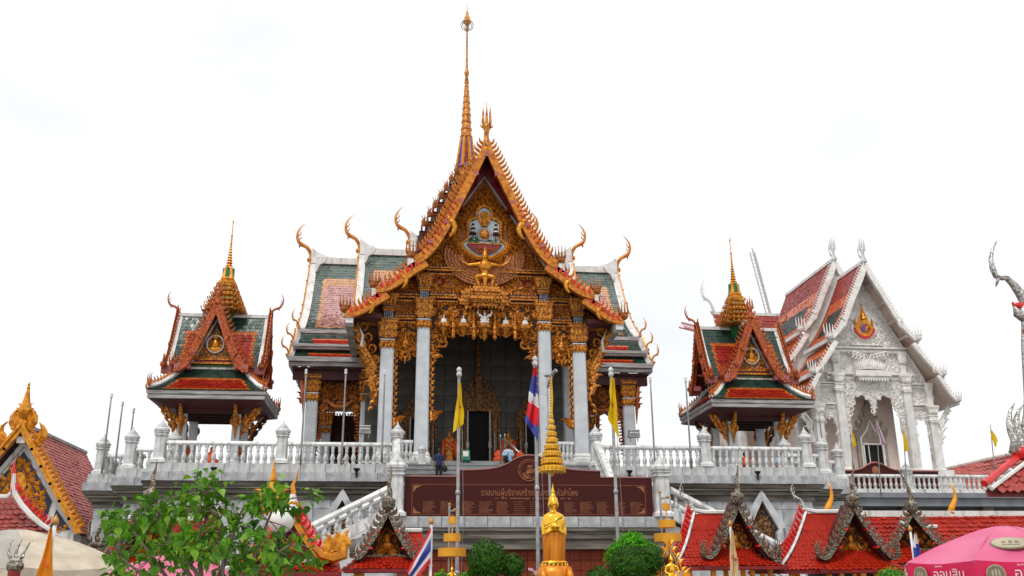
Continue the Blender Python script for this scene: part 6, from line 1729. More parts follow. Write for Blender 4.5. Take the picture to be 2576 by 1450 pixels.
mb = MB(); mb.add(box(-11, -7.0, 20.3, 21.5, 0, 2.7), 0); mb.build('wall', [redd], rr_)
# crest peeking at bottom left
for px, py, Y, s, lab in ((38, 1425, 14, .36, 'silver mosaic naga crest in front of the cream canopy at lower left'), (243, 1390, 22, .75, 'silver mosaic naga crest beside the tree and the canopy')):
    q = at(px, py, Y); t = thing('naga_post', lab, 'naga finial', (q.x, q.y, 0))
    inst('naga_crest', crown_me(mosaicl if Y < 20 else mosaic, 3, .45, .5), T(*q) @ SCL(-s, s, s * 1.1), t)
    mb = MB(); mb.add(lathe([(.12, 0), (.08, q.z + .05)], 8, q.x, q.y), 0); mb.add(ellip((q.x, q.y, q.z), (.16 * s * 2, .1, .1)), 1); mb.build('post', [redl, mosaic], t)

# ---------------------------------------------------------------- canopies and parasols
def canopy(name, label, cat, cx, cy, R, zr, za, n, mats, pcol, a0=0, val=.25, curve=.3, pole=True, rxy=1.0, group=None):
    t = thing(name, label, cat, (cx, cy, 0), group)
    verts = [(cx + R * math.cos(a0 + 2 * PI * i / n), cy + rxy * R * math.sin(a0 + 2 * PI * i / n)) for i in range(n)]
    m = 9
    for i in range(n):
        p, q = verts[i], verts[(i + 1) % n]; V, F = [], []
        for k in range(m):
            u = k / (m - 1)
            for j in range(7):
                v = j / 6; x = lerp(p[0], q[0], v); y = lerp(p[1], q[1], v)
                sagr = 1 - .035 * math.sin(PI * v) * u
                z = za - (za - zr) * (u ** (1 + curve * 2)) - .06 * math.sin(PI * v) * u * (za - zr) + .006 * math.sin(9 * v + 7 * u + i)
                V.append((cx + (x - cx) * u * sagr, cy + (y - cy) * u * sagr, z))
        for k in range(m - 1):
            for j in range(6):
                a = k * 7 + j; F.append((a, a + 1, a + 8, a + 7)[::-1])
        mb = MB(); mb.add((V, F), 0); mb.build('canopy_panel', [mats[pcol(i)]], t, True)
        if val:
            V = []; 
            for j in range(7):
                v = j / 6; b = V_ = None; x = lerp(p[0], q[0], v); y = lerp(p[1], q[1], v); sg = 1 - .035 * math.sin(PI * v)
                x, y = cx + (x - cx) * sg, cy + (y - cy) * sg; z = zr - .06 * math.sin(PI * v) * (za - zr)
                V += [(x, y, z), (cx + (x - cx) * 1.01, cy + (y - cy) * 1.01, z - val - .012 * math.sin(v * 19 + i))]
            mb = MB(); mb.add((V, [(2 * j, 2 * j + 1, 2 * j + 3, 2 * j + 2) for j in range(6)]), 0); mb.build('valance', [mats[-1]], t)
        mb = MB(); mb.add(tube([(cx, cy, za - .03), (cx + (p[0] - cx) * .5, cy + (p[1] - cy) * .5, lerp(za, zr, .5 ** (1 + curve * 2)) - .03), (p[0], p[1], zr - .02)], .012, 4), 0); mb.build('rib', [steel], t)
    if pole: mb = MB(); mb.add(lathe([(.03, 0), (.03, za)], 8, cx, cy), 0); mb.build('pole', [steel], t)
    return t, verts
PCX, PCY, PR, PZR, PZA = 6.6, 9.8, 1.13, 1.87, 2.25
pa0 = math.radians(-90 - 50)
pu, pv_ = canopy('pink_parasol', 'large pink market parasol with printed valance at lower right', 'parasol', PCX, PCY, PR, PZR, PZA, 8, [pinkc, pinkv], lambda i: 0, pa0, .27, .28)
def on_valance(i, f, dz, fn):
    p, q = Vector(pv_[i]), Vector(pv_[(i + 1) % 8]); d = (q - p); a = math.atan2(d.y, d.x); m = p.lerp(q, f)
    out = Vector((d.y, -d.x)).normalized(); m = m + out * .006 - (m - Vector((PCX, PCY))) * .012 * math.sin(PI * f)
    return T(m.x, m.y, PZR + dz) @ RZ(a) @ RX(PI / 2)
for i in (0, 1, 7, 6):
    M4 = on_valance(i, .62, -.17, None)
    text(pu, 'ออมสิน', 0, 0, 0, .135, lettw, 'CENTER', 'lettering', .001, M4 @ T(0, 0, .012))
    M5 = on_valance(i, .6, -.055, None); text(pu, 'ธนาคาร', 0, 0, 0, .028, lettw, 'RIGHT', 'lettering', .001, M5 @ T(-.06, 0, .012))
    M5 = on_valance(i, .62, -.215, None); text(pu, 'Government Savings Bank', 0, 0, 0, .03, lettw, 'CENTER', 'lettering', .001, M5 @ T(0, 0, .012))
    M6 = on_valance(i, .2, -.13, None)
    mb = MB(); mb.add(lathe([(.088, .008), (.088, .016)], 20), 1, M6); mb.add(lathe([(.078, .016), (.078, .02)], 20), 0, M6)
    for k in (-1, 0, 1): mb.add(ellip((k * .03, 0, .022), (.012, .05 - .01 * abs(k), .004), 6, 4), 1, M6)
    mb.build('round_badge', [logod, logom], pu)
# oval badge on the front panel
mid = Vector(pv_[0]).lerp(Vector(pv_[1]), .42); c = Vector((PCX, PCY)); rad = mid - c
def cz(u): return PZA - (PZA - PZR) * u ** 1.56
u0 = .68; p3 = Vector((c.x + rad.x * u0, c.y + rad.y * u0, cz(u0) - .0)); tdir = Vector((rad.x, rad.y, (cz(u0 + .1) - cz(u0 - .1)) / .2)).normalized()
side = Vector((-rad.y, rad.x, 0)).normalized(); nn = tdir.cross(side).normalized(); nn = nn if nn.z > 0 else -nn
M7 = Matrix(((side.x, -tdir.x, nn.x, p3.x), (side.y, -tdir.y, nn.y, p3.y), (side.z, -tdir.z, nn.z, p3.z), (0, 0, 0, 1)))
mb = MB(); mb.add(lathe([(1, -.006), (1, .004)], 28), 1, M7 @ SCL(.19, .15, 1)); mb.add(lathe([(1, .0), (1, .009)], 28), 0, M7 @ SCL(.174, .134, 1))
for k in (-1, 0, 1): mb.add(ellip((k * .06, .01, .009), (.022, .05 - .012 * abs(k), .004), 8, 4), 1, M7)
mb.add(bx(0, -.06, .010, .16, .014, .004), 1, M7)
mb.build('oval_badge', [logom, logod], pu)
q = at(430, 1440, 13.5)
canopy('pink_canopy', 'pink parasol canopy glimpsed through the leaves of the tree', 'parasol', q.x, 13.5, 1.0, 1.78, 2.12, 8, [pinkc, pinkv], lambda i: 0, .3, .2, .3)
q = at(95, 1400, 16.5)
tn, _ = canopy('cream_canopy', 'large cream canvas canopy with pleated edge at lower left', 'canopy', -6.35, 17.2, 1.95, 2.02, 2.68, 8, [tentm, tentg, tentm], lambda i: 1 if i in (4, 5) else 0, math.radians(22), .22, .35)  # left front panels take the greyed colour as painted shade

# ---------------------------------------------------------------- standing gilded statue with its parasol
SX, SY = 3.3, 20
def oval(n=24): return [(math.cos(2 * PI * i / n), math.sin(2 * PI * i / n) * .62) for i in range(n)]
st = thing('standing_buddha', 'tall standing golden Buddha statue holding a bowl in front of the plaque wall', 'statue', (SX, SY, 0))
TF[0] = T(SX, SY, 2.22)
body = [lathe([(.215, 0), (.22, .05), (.225, .3), (.235, .6), (.243, .78), (.238, .86), (.205, .93), (.13, .975), (.062, 1.0), (.058, 1.05)], sec=oval()),
        ellip((0, -.01, 1.165), (.098, .105, .135), 16, 12), ellip((0, .02, 1.24), (.104, .108, .09), 16, 10), ellip((0, .02, 1.33), (.055, .055, .05), 12, 8),
        lathe([(.045, 1.34), (.034, 1.38), (.04, 1.41), (.018, 1.5), (.004, 1.61)], 8, 0, .02),
        ellip((0, -.115, 1.155), (.014, .022, .03), 8, 6), ellip((0, -.105, 1.1), (.03, .012, .009), 8, 6)]
for s in (-1, 1):
    body += [ellip((s * .098, 0, 1.14), (.018, .028, .07), 8, 6), ellip((s * .04, -.092, 1.185), (.026, .014, .008), 8, 6),
             tube([(s * .18, 0, .88), (s * .215, .0, .7), (s * .225, -.04, .52), (s * .16, -.14, .56), (s * .06, -.19, .62)], [.055, .05, .042, .036, .026], 8)]
    for k in range(4): body.append(tube([(s * .07 - s * .01 * k, -.205, .60 + .018 * k), (s * .02, -.235, .595 + .02 * k), (-s * .02, -.235, .60 + .02 * k)], [.011, .010, .007], 5))
    body.append(tube([(s * .09, -.2, .65), (s * .05, -.225, .68), (s * .02, -.23, .69)], [.013, .011, .007], 5))
body.append(lathe([(.02, .60), (.07, .62), (.09, .68), (.075, .72)], 14, 0, -.2))
for k in range(7):   # robe folds across the chest
    t = k / 6; body.append(tube([(.2 - .03 * k, -.10 - .01 * k, .92 - .03 * k), (.06 - .05 * k, -.158, .84 - .05 * k), (-.1 - .02 * k, -.14, .76 - .06 * k), (-.2, -.09, .72 - .07 * k)], .008, 5))
fused('statue_body', body, gstat, st, .0085)
V_ = []
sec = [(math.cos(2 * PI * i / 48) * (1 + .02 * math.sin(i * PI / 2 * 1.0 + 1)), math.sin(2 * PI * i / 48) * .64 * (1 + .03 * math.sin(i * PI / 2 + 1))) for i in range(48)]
mb = MB(); mb.add(lathe([(.215, -.02), (.225, .02), (.236, .3), (.25, .52), (.254, .58), (.235, .60)], sec=sec), 0); mb.build('lower_body_layer', [gdeep], st, True)  # deeper orange gold layer round the lower half of the figure
mb = MB(); mb.add(lathe([(.27, -.06), (.275, -.03), (.25, -.005)], sec=oval()), 0)
for k in range(18): a = k * PI / 9; mb.add(BUD, 0, T(.27 * math.cos(a), .17 * math.sin(a), -.13) @ SCL(.08, .08, .1))
mb.build('lotus_base', [gstat], st)
mb = MB(); mb.add(lathe([(.34, -2.2), (.34, -1.4), (.2, -1.3), (.2, -.12)], sec=CHSQ), 0); mb.build('pedestal', [marble], st)
mb = MB(); mb.add(lathe([(.38, -1.4), (.36, -.75), (.37, -.5), (.36, -.25), (.31, -.12), (.24, -.10)], sec=[(x * (1 + .05 * math.sin(i * 2.1)), y * 1.2) for i, (x, y) in enumerate(oval(40))]), 0); mb.build('pedestal_cloth', [gdeep], st, True)
mb = MB(); mb.add(tube([(-.26, -.2, -.14), (-.28, -.28, -.3), (-.24, -.3, -.7)], [.05, .08, .06], 6), 0); mb.add(tube([(.26, -.2, -.14), (.28, -.28, -.3), (.24, -.3, -.7)], [.05, .08, .06], 6), 0); mb.build('cloth_tail', [gdeep], st, True)
TF[0] = Matrix.Identity(4)
tp = thing('nine_tier_parasol', 'yellow nine tiered ceremonial parasol hanging from a crooked steel pole', 'ceremonial parasol', (3.2, 20.7, 0))
tiers = [(1180, 33), (1160, 27), (1142, 23), (1125, 19), (1108, 15.5), (1092, 12.5), (1076, 10), (1061, 7.5), (1047, 5.5)]
for k, (py, hwp) in enumerate(tiers):
    c = at(1389 - k * .3, py, 20.2); r = hwp * 20.2 / 2350 * 1.0; h = .11 - .006 * k
    mb = MB(); mb.add(lathe([(r, c.z - h * .5), (r * 1.03, c.z - h * .1), (r * .97, c.z + h * .3), (r * .6, c.z + h * .75)], 20, c.x, c.y), 0)
    for j in range(20):
        a = 2 * PI * j / 20; mb.add(BUD, 0, T(c.x + r * math.cos(a), c.y + r * math.sin(a), c.z - h * .4) @ SCL(r * .22, r * .22, -h * .42))
        mb.add(ellip((c.x + r * 1.0 * math.cos(a + .15), c.y + r * 1.0 * math.sin(a + .15), c.z + h * .2), (r * .12, r * .12, h * .2), 5, 3), 0)
    mb.build('parasol_tier', [yfringe], tp)
c = at(1389, 1180, 20.2); ct = at(1387, 945, 20.2)
mb = MB(); mb.add(tube([(c.x, c.y, c.z - .15), (c.x, c.y, c.z + 1.0), (ct.x, ct.y, lerp(c.z + 1, ct.z, .5)), tuple(ct)], [.025, .022, .03, .012], 6), 0)
for k in range(12): z = lerp(c.z + 1.25, ct.z - .1, k / 11); mb.add(ellip((c.x, c.y, z), (.035 - .0015 * k, .035, .03), 8, 4), 0)
mb.build('parasol_finial', [yfringe], tp)
mb = MB(); p0 = at(1376, 948, 20.7)
mb.add(tube([(p0.x + .04, 20.7, 0), (p0.x + .02, 20.7, 3.0), (p0.x, 20.7, p0.z)], [.035, .03, .018], 8), 0); mb.add(lathe([(.06, p0.z), (.07, p0.z + .03), (.02, p0.z + .07), (.005, p0.z + .12)], 8, p0.x, 20.7), 0)
mb.add(tube([(p0.x + .01, 20.7, p0.z - .25), (ct.x + .02, 20.2, ct.z + .03), (ct.x + .1, 20.1, ct.z + .1)], [.03, .04, .045], 7), 0)
mb.add(bx(p0.x, 20.7, 5.1, .12, .03, .03), 0); mb.build('crooked_pole', [steel], tp)
def drum3(px, ys, rs, Y, label, xs=None):
    c = at(px, ys[-1], Y); t = thing('three_tier_parasol', label, 'ceremonial parasol', (c.x, Y, 0), 'three tiered gold parasols')
    for py, r, h in zip(ys, rs, (.145, .155, .165)):
        q = at(px, py, Y); mb = MB(); mb.add(lathe([(r * .99, q.z - h / 2), (r * 1.0, q.z + h / 2)], 24, c.x, Y), 0); mb.build('parasol_tier', [fcloth], t)
    top = at(px, ys[0], Y).z + .2
    mb = MB(); mb.add(lathe([(.012, ys and at(px, 1440, Y).z - .1), (.012, top - .1)], 6, c.x, Y), 0); mb.build('stem', [gpaint], t)
    mb = MB(); mb.add(tube([(c.x - .05, Y + .25, 0), (c.x - .05, Y + .25, top + .12)], .022, 8), 0); mb.add(tube([(c.x - .05, Y + .25, top), (c.x + .05, Y, top)], .02, 6), 0)
    mb.add(ellip((c.x - .05, Y + .25, top + .14), (.035, .035, .035), 8, 6), 1); mb.add(ellip((c.x + .05, Y, top + .01), (.035, .035, .035), 8, 6), 1); mb.build('support_pole', [steel, letter], t)
drum3(1137, (1309, 1353, 1390), (.082, .18, .29), 20, 'gold cloth three tiered parasol left of the standing statue')
drum3(1680, (1276, 1318, 1353), (.082, .18, .29), 20, 'gold cloth three tiered parasol right of the round topiary bushes')
def seatedbuddha(px, pyhead, Y, sc, label, arch):
    q = at(px, pyhead, Y); zb = q.z - .78 * sc
    TF[0] = T(q.x, Y, zb); t = thing('seated_buddha', label, 'statue', (0, 0, -zb), None)
    parts = [ellip((0, -.02, .08 * sc), (.33 * sc, .2 * sc, .09 * sc)), ellip((0, .02, .32 * sc), (.15 * sc, .1 * sc, .2 * sc)), ellip((0, .02, .45 * sc), (.18 * sc, .09 * sc, .08 * sc)), ellip((0, 0, .63 * sc), (.075 * sc, .08 * sc, .1 * sc)), ellip((0, 0, .71 * sc), (.05 * sc, .05 * sc, .05 * sc)),
             lathe([(.03 * sc, .74 * sc), (.025 * sc, .79 * sc), (.004, .92 * sc)], 6), ellip((0, -.08 * sc, .62 * sc), (.012 * sc, .02 * sc, .03 * sc), 6, 4)]
    for s in (-1, 1): parts += [tube([(s * .17 * sc, 0, .45 * sc), (s * .24 * sc, -.05 * sc, .25 * sc), (s * .08 * sc, -.18 * sc, .15 * sc)], [.05 * sc, .045 * sc, .03 * sc], 7), ellip((s * .075 * sc, 0, .6 * sc), (.015 * sc, .02 * sc, .05 * sc), 6, 4)]
    fused('statue_body', parts, gstat, t, .014)
    mb = MB(); mb.add(lathe([(.36, -zb), (.36, -.5), (.28, -.45), (.3, -.1), (.36, -.02), (.33, .02)], 16), 0); mb.build('pedestal', [gpaint], t)
    if arch:
        mb = MB(); H = [(.42, 0), (.40, .3), (.33, .55), (.24, .75), (.12, .95), (.05, 1.15), (0, 1.35)]
        for s in (-1, 1):
            mb.add(tube([(s * a * sc, .08, b * sc) for a, b in H], .028 * sc, 6), 0); mb.add(tube([(s * a * .78 * sc, .08, b * .88 * sc) for a, b in H], .018 * sc, 6), 0)
            for a, b in H[:-1]: mb.add(FLAMEC, 0, OM(s * a * sc, b * sc, .22 * sc, s * .8, s < 0, .08))
            mb.add(FLAMEC, 0, OM(s * .5 * sc, -.05, .5 * sc, s * .1, s < 0, .05))
        mb.build('flame_arch', [gpaint], t)
    TF[0] = Matrix.Identity(4)
seatedbuddha(1137, 1426, 19.6, .42, 'small golden seated Buddha head below the left tiered parasol', False)
seatedbuddha(1687, 1398, 19.6, .62, 'golden seated Buddha framed by a flame arch below the right tiered parasol', True)

# ---------------------------------------------------------------- flags and poles
def flag(px_quad, Y, stripes, name, label, group=None, n=12, ripple=.05, emblem=None, phase=0, vs=False):
    """px_quad: hoist top, hoist foot, fly foot, fly top"""
    H0, H1, G1, G0 = [at(x, y, Y) for x, y in px_quad]
    NU, NV = 12, 16; V, F, Mi = [], [], []
    bounds = [b for b, _ in stripes]
    for i in range(NU + 1):
        u = i / NU
        for j in range(NV + 1):
            v = j / NV; p = H0.lerp(H1, u).lerp(G0.lerp(G1, u), v)
            d = ripple * v ** .6 * math.sin(u * 9 + v * 3 + phase) + ripple * .4 * math.sin(u * 19 + v * 7)
            V.append((p.x + .3 * d * math.sin(v * 6 + phase), p.y - .05 - abs(ripple) + d, p.z + .15 * d))
    mats = []
    for i in range(NU):
        for j in range(NV):
            u = (j + .5) / NV + (.06 * ((i + .5) / NU - .5)) if vs else (i + .5) / NU
            k = next((q for q, b in enumerate(bounds) if u <= b), len(bounds) - 1); m = stripes[k][1]
            if m not in mats: mats.append(m)
            a = i * (NV + 1) + j; F.append((a, a + 1, a + NV + 2, a + NV + 1)); Mi.append(mats.index(m))
    mb = MB(); mb.add((V, F), Mi)
    if emblem:
        if emblem not in mats: mats.append(emblem)
        for uu, vv, rr in ((.5, .52, .10),):
            p = H0.lerp(H1, uu).lerp(G0.lerp(G1, uu), vv); L = (H0 - G1).length
            for k in range(3): mb.add(CURL, len(mats) - 1, OM(p.x, p.z - .05 * L + .05 * L * k, L * .06, k * 2.0, False, p.y - .13, .02))
    return vis(name, label, 'flag', mb, mats, True, group)
THAI = [(1 / 6, fr), (2 / 6, fw), (4 / 6, fb), (5 / 6, fw), (1, fr)]
def pole(pts, rad, name, label, group=None, knob=True, m=steel, collar=()):
    a, b = Vector(pts[0]), Vector(pts[1]); t = thing(name, label, 'flagpole', (a.x, a.y, a.z), group)
    mb = MB(); n = 6; P_ = [a.lerp(b, i / n) for i in range(n + 1)]; mb.add(tube(P_, [lerp(rad[0], rad[1], i / n) for i in range(n + 1)], 10), 0); mb.build('shaft', [m], t, True)
    for c in collar:
        q = a.lerp(b, c); r = lerp(rad[0], rad[1], c) * 1.35; mb = MB(); mb.add(lathe([(r * .8, q.z - .08), (r, q.z - .05), (r, q.z + .05), (r * .6, q.z + .09)], 10, q.x, q.y), 0); mb.build('collar', [steel], t, True)
    if knob:
        r = rad[1] * 1.9; mb = MB(); mb.add(lathe([(r * .6, b.z - .05), (r, b.z), (r, b.z + r), (r * .5, b.z + r * 1.3), (r, b.z + r * 1.8), (r * .95, b.z + r * 2.6), (r * .3, b.z + r * 3.3)], 10, b.x, b.y), 0); mb.build('finial', [marblew], t, True)
    return t
def gpole(px, pyt, Y, rad, label, pxb=None, **k):
    b = at(px, pyt, Y); a = at(pxb or px, 1450, Y); pole(((a.x if pxb else b.x, Y, 0), (b.x, Y, b.z)), rad, 'flagpole', label, 'tall steel flagpoles before the plaque wall', collar=(.26, .55, .88), **k)
gpole(1155, 945, 30, (.07, .045), 'tall steel flagpole with the left yellow flag'); gpole(1346, 918, 27, (.065, .042), 'tall steel flagpole with the Thai flag beside the seal of the plaque'); gpole(1537, 945, 30, (.07, .045), 'tall steel flagpole with the right yellow flag near the terrace stairs')
for x, Y, t_ in ((1155, 30.2, 0), (1346, 27.2, 1), (1537, 30.2, 2)):
    b = at(x, 990, Y); mb = MB(); mb.add(tube([(b.x + .06, Y - .2, b.z), (b.x + .16, Y - .2, 4.0), (b.x + .1, Y - .2, 1.2)], .008, 4), 0); vis('halyard', ('thin halyard rope on the left tall flagpole', 'thin halyard rope on the middle tall flagpole', 'thin halyard rope on the right tall flagpole')[t_], 'rope', mb, [pole_m])
flag([(1153, 962), (1159, 968), (1165, 1068), (1139, 1090)], 29.9, [(1, fy)], 'yellow_flag', 'limp yellow flag with faint red emblem left of the temple doorway', 'large limp flags on tall poles', ripple=.10, emblem=orang)
flag([(1339, 930), (1349, 926), (1353, 1114), (1319, 1062)], 26.9, [(.14, fr), (.42, fb), (.58, fw), (.86, fr), (1, fb)], 'thai_flag', 'limp red white and blue flag on the middle tall pole', 'large limp flags on tall poles', ripple=.10, phase=1, vs=True)
flag([(1534, 950), (1543, 955), (1555, 1106), (1527, 1058)], 29.9, [(1, fy)], 'yellow_flag', 'limp yellow flag right of the columns beside the terrace stair', 'large limp flags on tall poles', ripple=.11, emblem=orang, phase=2)
# thin bare poles fixed to the terrace face
for px, pt, pb, Y, lab in ((770, 940, 1170, 43.7, 'thin bare pole at the terrace edge left of the temple wing column'), (870, 940, 1170, 43.7, 'thin bare pole at the terrace edge before the wing opening'), (968, 943, 1165, 43.7, 'thin bare pole at the terrace edge before the outer left column'),
                           (280, 1000, 1100, 48.5, 'leftmost thin bare pole above the terrace corner post'), (308, 1020, 1130, 48.5, 'second thin bare pole from the left end of the terrace'), (336, 1037, 1070, 48.5, 'third thin bare pole from the left end of the terrace'),
                           (1636, 958, 1175, 43.7, 'thin bare pole right of the floodlight on the right balustrade'), (1725, 960, 1180, 43.7, 'thin bare pole in front of the right pavilion eave'), (2060, 1038, 1090, 52, 'thin bare pole in front of the white hall left column')):
    a, b = at(px + (pb - pt) * (px - 1200) / 7000, pb, Y), at(px, pt, Y)
    if Y > 45: a.z = ZT
    pole(((b.x, Y, a.z), (b.x, Y, b.z)), (.05, .035), 'thin_pole', lab, 'thin bare poles on the terrace edge', knob=True, m=pole_m)
# small flags along the walkway
def small_flag(px, pt, Y, quad, st_, lab, pb=1240):
    b = at(px, pt, Y); a = at(px + 12, pb, Y)
    t = pole(((a.x, Y, a.z), (b.x, Y, b.z)), (.035, .025), 'slanted_flagpole', 'slanted thin pole carrying the ' + lab, 'small flagpoles on the walkway', knob=False, m=pole_m)
    flag(quad, Y - .05, st_, 'small_flag', lab, 'small flags on the walkway', ripple=.05, phase=px)
small_flag(2138, 1070, 55.3, [(2139, 1075), (2141, 1095), (2144, 1125), (2153, 1122)], [(1, fy)], 'small yellow flag before the white hall left column')
small_flag(2204, 1055, 55.3, [(2205, 1062), (2206, 1085), (2213, 1122), (2228, 1118)], [(.2, fw), (.45, fpk), (.7, fmv), (.85, fw), (1, fpk)], 'faded pink Thai flag before the white hall door', pb=1245)
small_flag(2271, 1070, 55.3, [(2271, 1076), (2270, 1105), (2275, 1138), (2285, 1134)], [(1, fy)], 'small yellow flag before the white hall right column')
small_flag(2491, 1068, 55.3, [(2492, 1080), (2490, 1095), (2502, 1128), (2508, 1110)], [(1, fy)], 'small yellow flag at far right against the sky', pb=1190)
# hand flags near the camera
def near_flag(px, pt, Y, quad, st_, lab, plab, rad=.022, ph=0, em=None, vs=False):
    b = at(px, pt, Y)
    t = thing('white_flag_stick', plab, 'flagpole', (b.x, Y, 0), 'white flag sticks in the forecourt')
    mb = MB(); mb.add(lathe([(rad, 0), (rad * .9, b.z)], 8, b.x, Y), 0); mb.build('shaft', [marblew], t, True)
    mb = MB(); mb.add(lathe([(rad * .8, b.z), (rad * 1.7, b.z + rad), (rad * 1.5, b.z + rad * 2.4), (.003, b.z + rad * 5)], 8, b.x, Y), 0); mb.build('finial', [letter], t, True)
    flag(quad, Y, st_, 'hand_flag', lab, 'flags on white sticks in the forecourt', ripple=.035, phase=ph, emblem=em, vs=vs)
near_flag(1085, 1320, 16, [(1084, 1325), (1082, 1418), (1040, 1462), (1024, 1440)], THAI, 'Thai flag in front of the left mosaic shrine', 'white flag stick in front of the left mosaic shrine', .026)
near_flag(1837, 1325, 15, [(1834, 1335), (1840, 1335), (1855, 1470), (1830, 1475)], [(1, fcr)], 'cream coloured flag with faded red print before the right shrine', 'white flag stick with the cream flag', .022, 1, orang)
near_flag(2290, 1338, 12, [(2291, 1345), (2296, 1345), (2326, 1475), (2290, 1480)], [(.2, fw), (.55, fb), (.7, fw), (1, fr)], 'partly hidden Thai flag beside the pink parasol', 'white flag stick beside the pink parasol', .018, 2, None, True)
near_flag(138, 1322, 12, [(132, 1328), (138, 1332), (138, 1505), (88, 1505)], [(1, fo)], 'orange yellow flag before the cream canopy', 'white flag stick in front of the cream canopy', .026, 3, robe)

# ---------------------------------------------------------------- lamp, floodlights, box, robed statues
c = at(707, 1308, 14.5); lp = thing('globe_lamp', 'white globe lamp on a black post behind the leafy tree', 'lamp', (c.x, 14.5, 0))
mb = MB(); mb.add(ellip((c.x, 14.5, c.z), (.2, .2, .2), 24, 16), 0); mb.build('globe', [globe], lp, True)
mb = MB(); mb.add(lathe([(.1, 0), (.09, .3), (.05, .35), (.045, c.z - .3), (.09, c.z - .27), (.1, c.z - .2), (.08, c.z - .17)], 12, c.x, 14.5), 0); mb.build('post', [blk], lp, True)
for px, py, sx, lab in ((918, 1082, 1, 'floodlight on the left balustrade before the temple wing'), (1595, 1092, -1, 'floodlight on the right balustrade against the sky')):
    c = at(px, py, 44.2); TF[0] = T(c.x, 44.2, c.z)
    t = thing('floodlight', lab, 'floodlight', (0, 0, -.3), 'floodlights on the balustrade')
    mb = MB(); mb.add(box(-.28, .28, -.1, .2, -.17, .17, .03, .02), 0); mb.build('housing', [lampm], t)
    mb = MB(); mb.add(box(-.22, .22, -.13, -.09, -.0, .08), 0); mb.add(box(-.26, .26, -.14, .2, .15, .2), 0); mb.build('visor', [lampw], t)
    for x in (-.18, .18): mb = MB(); mb.add(box(x - .02, x + .02, 0, .05, -.38, -.15), 0); mb.build('bracket', [lampm], t)
    TF[0] = Matrix.Identity(4)
c = at(1171, 1148, 45.9); TF[0] = T(c.x, 45.9, ZT)
t = thing('donation_box', 'green donation box with a white notice beside the temple doorway', 'box', (0, 0, .3))
mb = MB(); mb.add(box(-.22, .22, -.15, .15, .45, .95, .02, .02), 0); mb.add(box(-.05, .05, -.05, .05, .3, .46), 0); mb.build('cabinet', [boxg], t)
mb = MB(); mb.add(box(-.13, .13, -.17, -.148, .62, .88), 0); mb.build('notice', [lettw], t)
for x in (-.15, .15): mb = MB(); mb.add(box(x - .015, x + .015, -.1, .1, .3, .46), 0); mb.build('leg', [blk], t)
TF[0] = Matrix.Identity(4)
def robed(px, Y, lab, mir):
    c = at(px, 1155, Y); TF[0] = T(c.x, Y, 7.76) @ SCL(-1 if mir else 1, 1, 1) if not mir else T(c.x, Y, 7.76)
    t = thing('robed_statue', lab, 'statue', (0, 0, 0), 'orange draped statues beside the doorway')
    mb = MB(); mb.add(lathe([(.42, 0), (.42, .15), (.34, .2), (.3, .4), (.36, .5)], 12), 0)
    for k in range(14): a = k * 2 * PI / 14; mb.add(BUD, 0, T(.34 * math.cos(a), .34 * math.sin(a), .35) @ SCL(.15, .15, .2))
    mb.build('lotus_pedestal', [gold], t)
    parts = [lathe([(.26, .5), (.24, .9), (.27, 1.4), (.3, 1.75), (.26, 1.88), (.1, 1.95), (.07, 2.02)], sec=oval(16)), ellip((0, 0, 2.12), (.1, .11, .14)), ellip((0, .02, 2.27), (.05, .05, .05)), lathe([(.04, 2.28), (.004, 2.48)], 6)]
    for s in (-1, 1): parts.append(tube([(s * .27, 0, 1.75), (s * .32, -.02, 1.4), (s * .26, -.2, 1.2), (s * .1, -.3, 1.3)], [.07, .065, .055, .04], 7))
    fused('statue_body', parts, gold, t, .022)
    mb = MB(); mb.add(ellip((0, .06, 1.72), (.33, .20, .27)), 0); mb.add(ellip((0, .12, 1.2), (.30, .12, .6)), 0); mb.add(tube([(-.28, -.1, 1.75), (-.05, -.2, 1.6), (.2, -.19, 1.4), (.3, -.1, 1.2)], [.06, .07, .07, .06], 6), 0)
    mb.add(tube([(-.3, -.1, 1.8), (-.34, -.12, 1.2), (-.33, -.1, .6)], [.07, .09, .07], 6), 0); mb.add(tube([(.3, -.1, 1.8), (.34, -.12, 1.3), (.30, -.1, .8)], [.08, .1, .06], 6), 0)
    mb.build('orange_robe', [robe], t, True)
    TF[0] = Matrix.Identity(4)
robed(1130, 51.2, 'golden standing statue draped in orange cloth left of the doorway', False); robed(1279, 51.2, 'golden standing statue draped in orange cloth right of the doorway', True)
# offerings on the porch
for px, py, lab in ((1308, 1128, 'small orange draped figure at the foot of the right robed statue'), (1253, 1128, 'small orange draped figure beside the handrail at the doorway')):
    c = at(px, py, 49.5); TF[0] = T(c.x, 49.5, 7.76); o = fused('draped_figure', [ellip((0, 0, .75), (.25, .18, .18)), ellip((0, 0, .95), (.1, .1, .1)), lathe([(.3, 0), (.25, .3), (.3, .6)], 10)], robe, None, .03)
    TF[0] = Matrix.Identity(4); tag(o, lab, 'statue', 'small draped figures on the porch')
# steel handrail in the middle of the stair head
hr = thing('steel_handrail', 'pair of steel handrail posts on the stair behind the plaque', 'handrail', (4.7, 45, ZT))
a, b = at(1259, 1100, 45.4), at(1262, 1170, 45.4); c_ = at(1285, 1175, 43.2)
for p in ((a.x, 45.4), (a.x + .18, 45.1)):
    mb = MB(); mb.add(lathe([(.035, ZT), (.035, a.z), (.05, a.z + .02), (.04, a.z + .08), (.005, a.z + .14)], 8, *p), 0); mb.build('post', [steel], hr, True)
mb = MB(); mb.add(tube([(a.x + .1, 45.3, a.z - .1), (a.x + .35, 44.2, a.z - .5), (a.x + .6, 43.0, a.z - 1.1)], .04, 8), 0); mb.build('rail', [steel], hr, True)
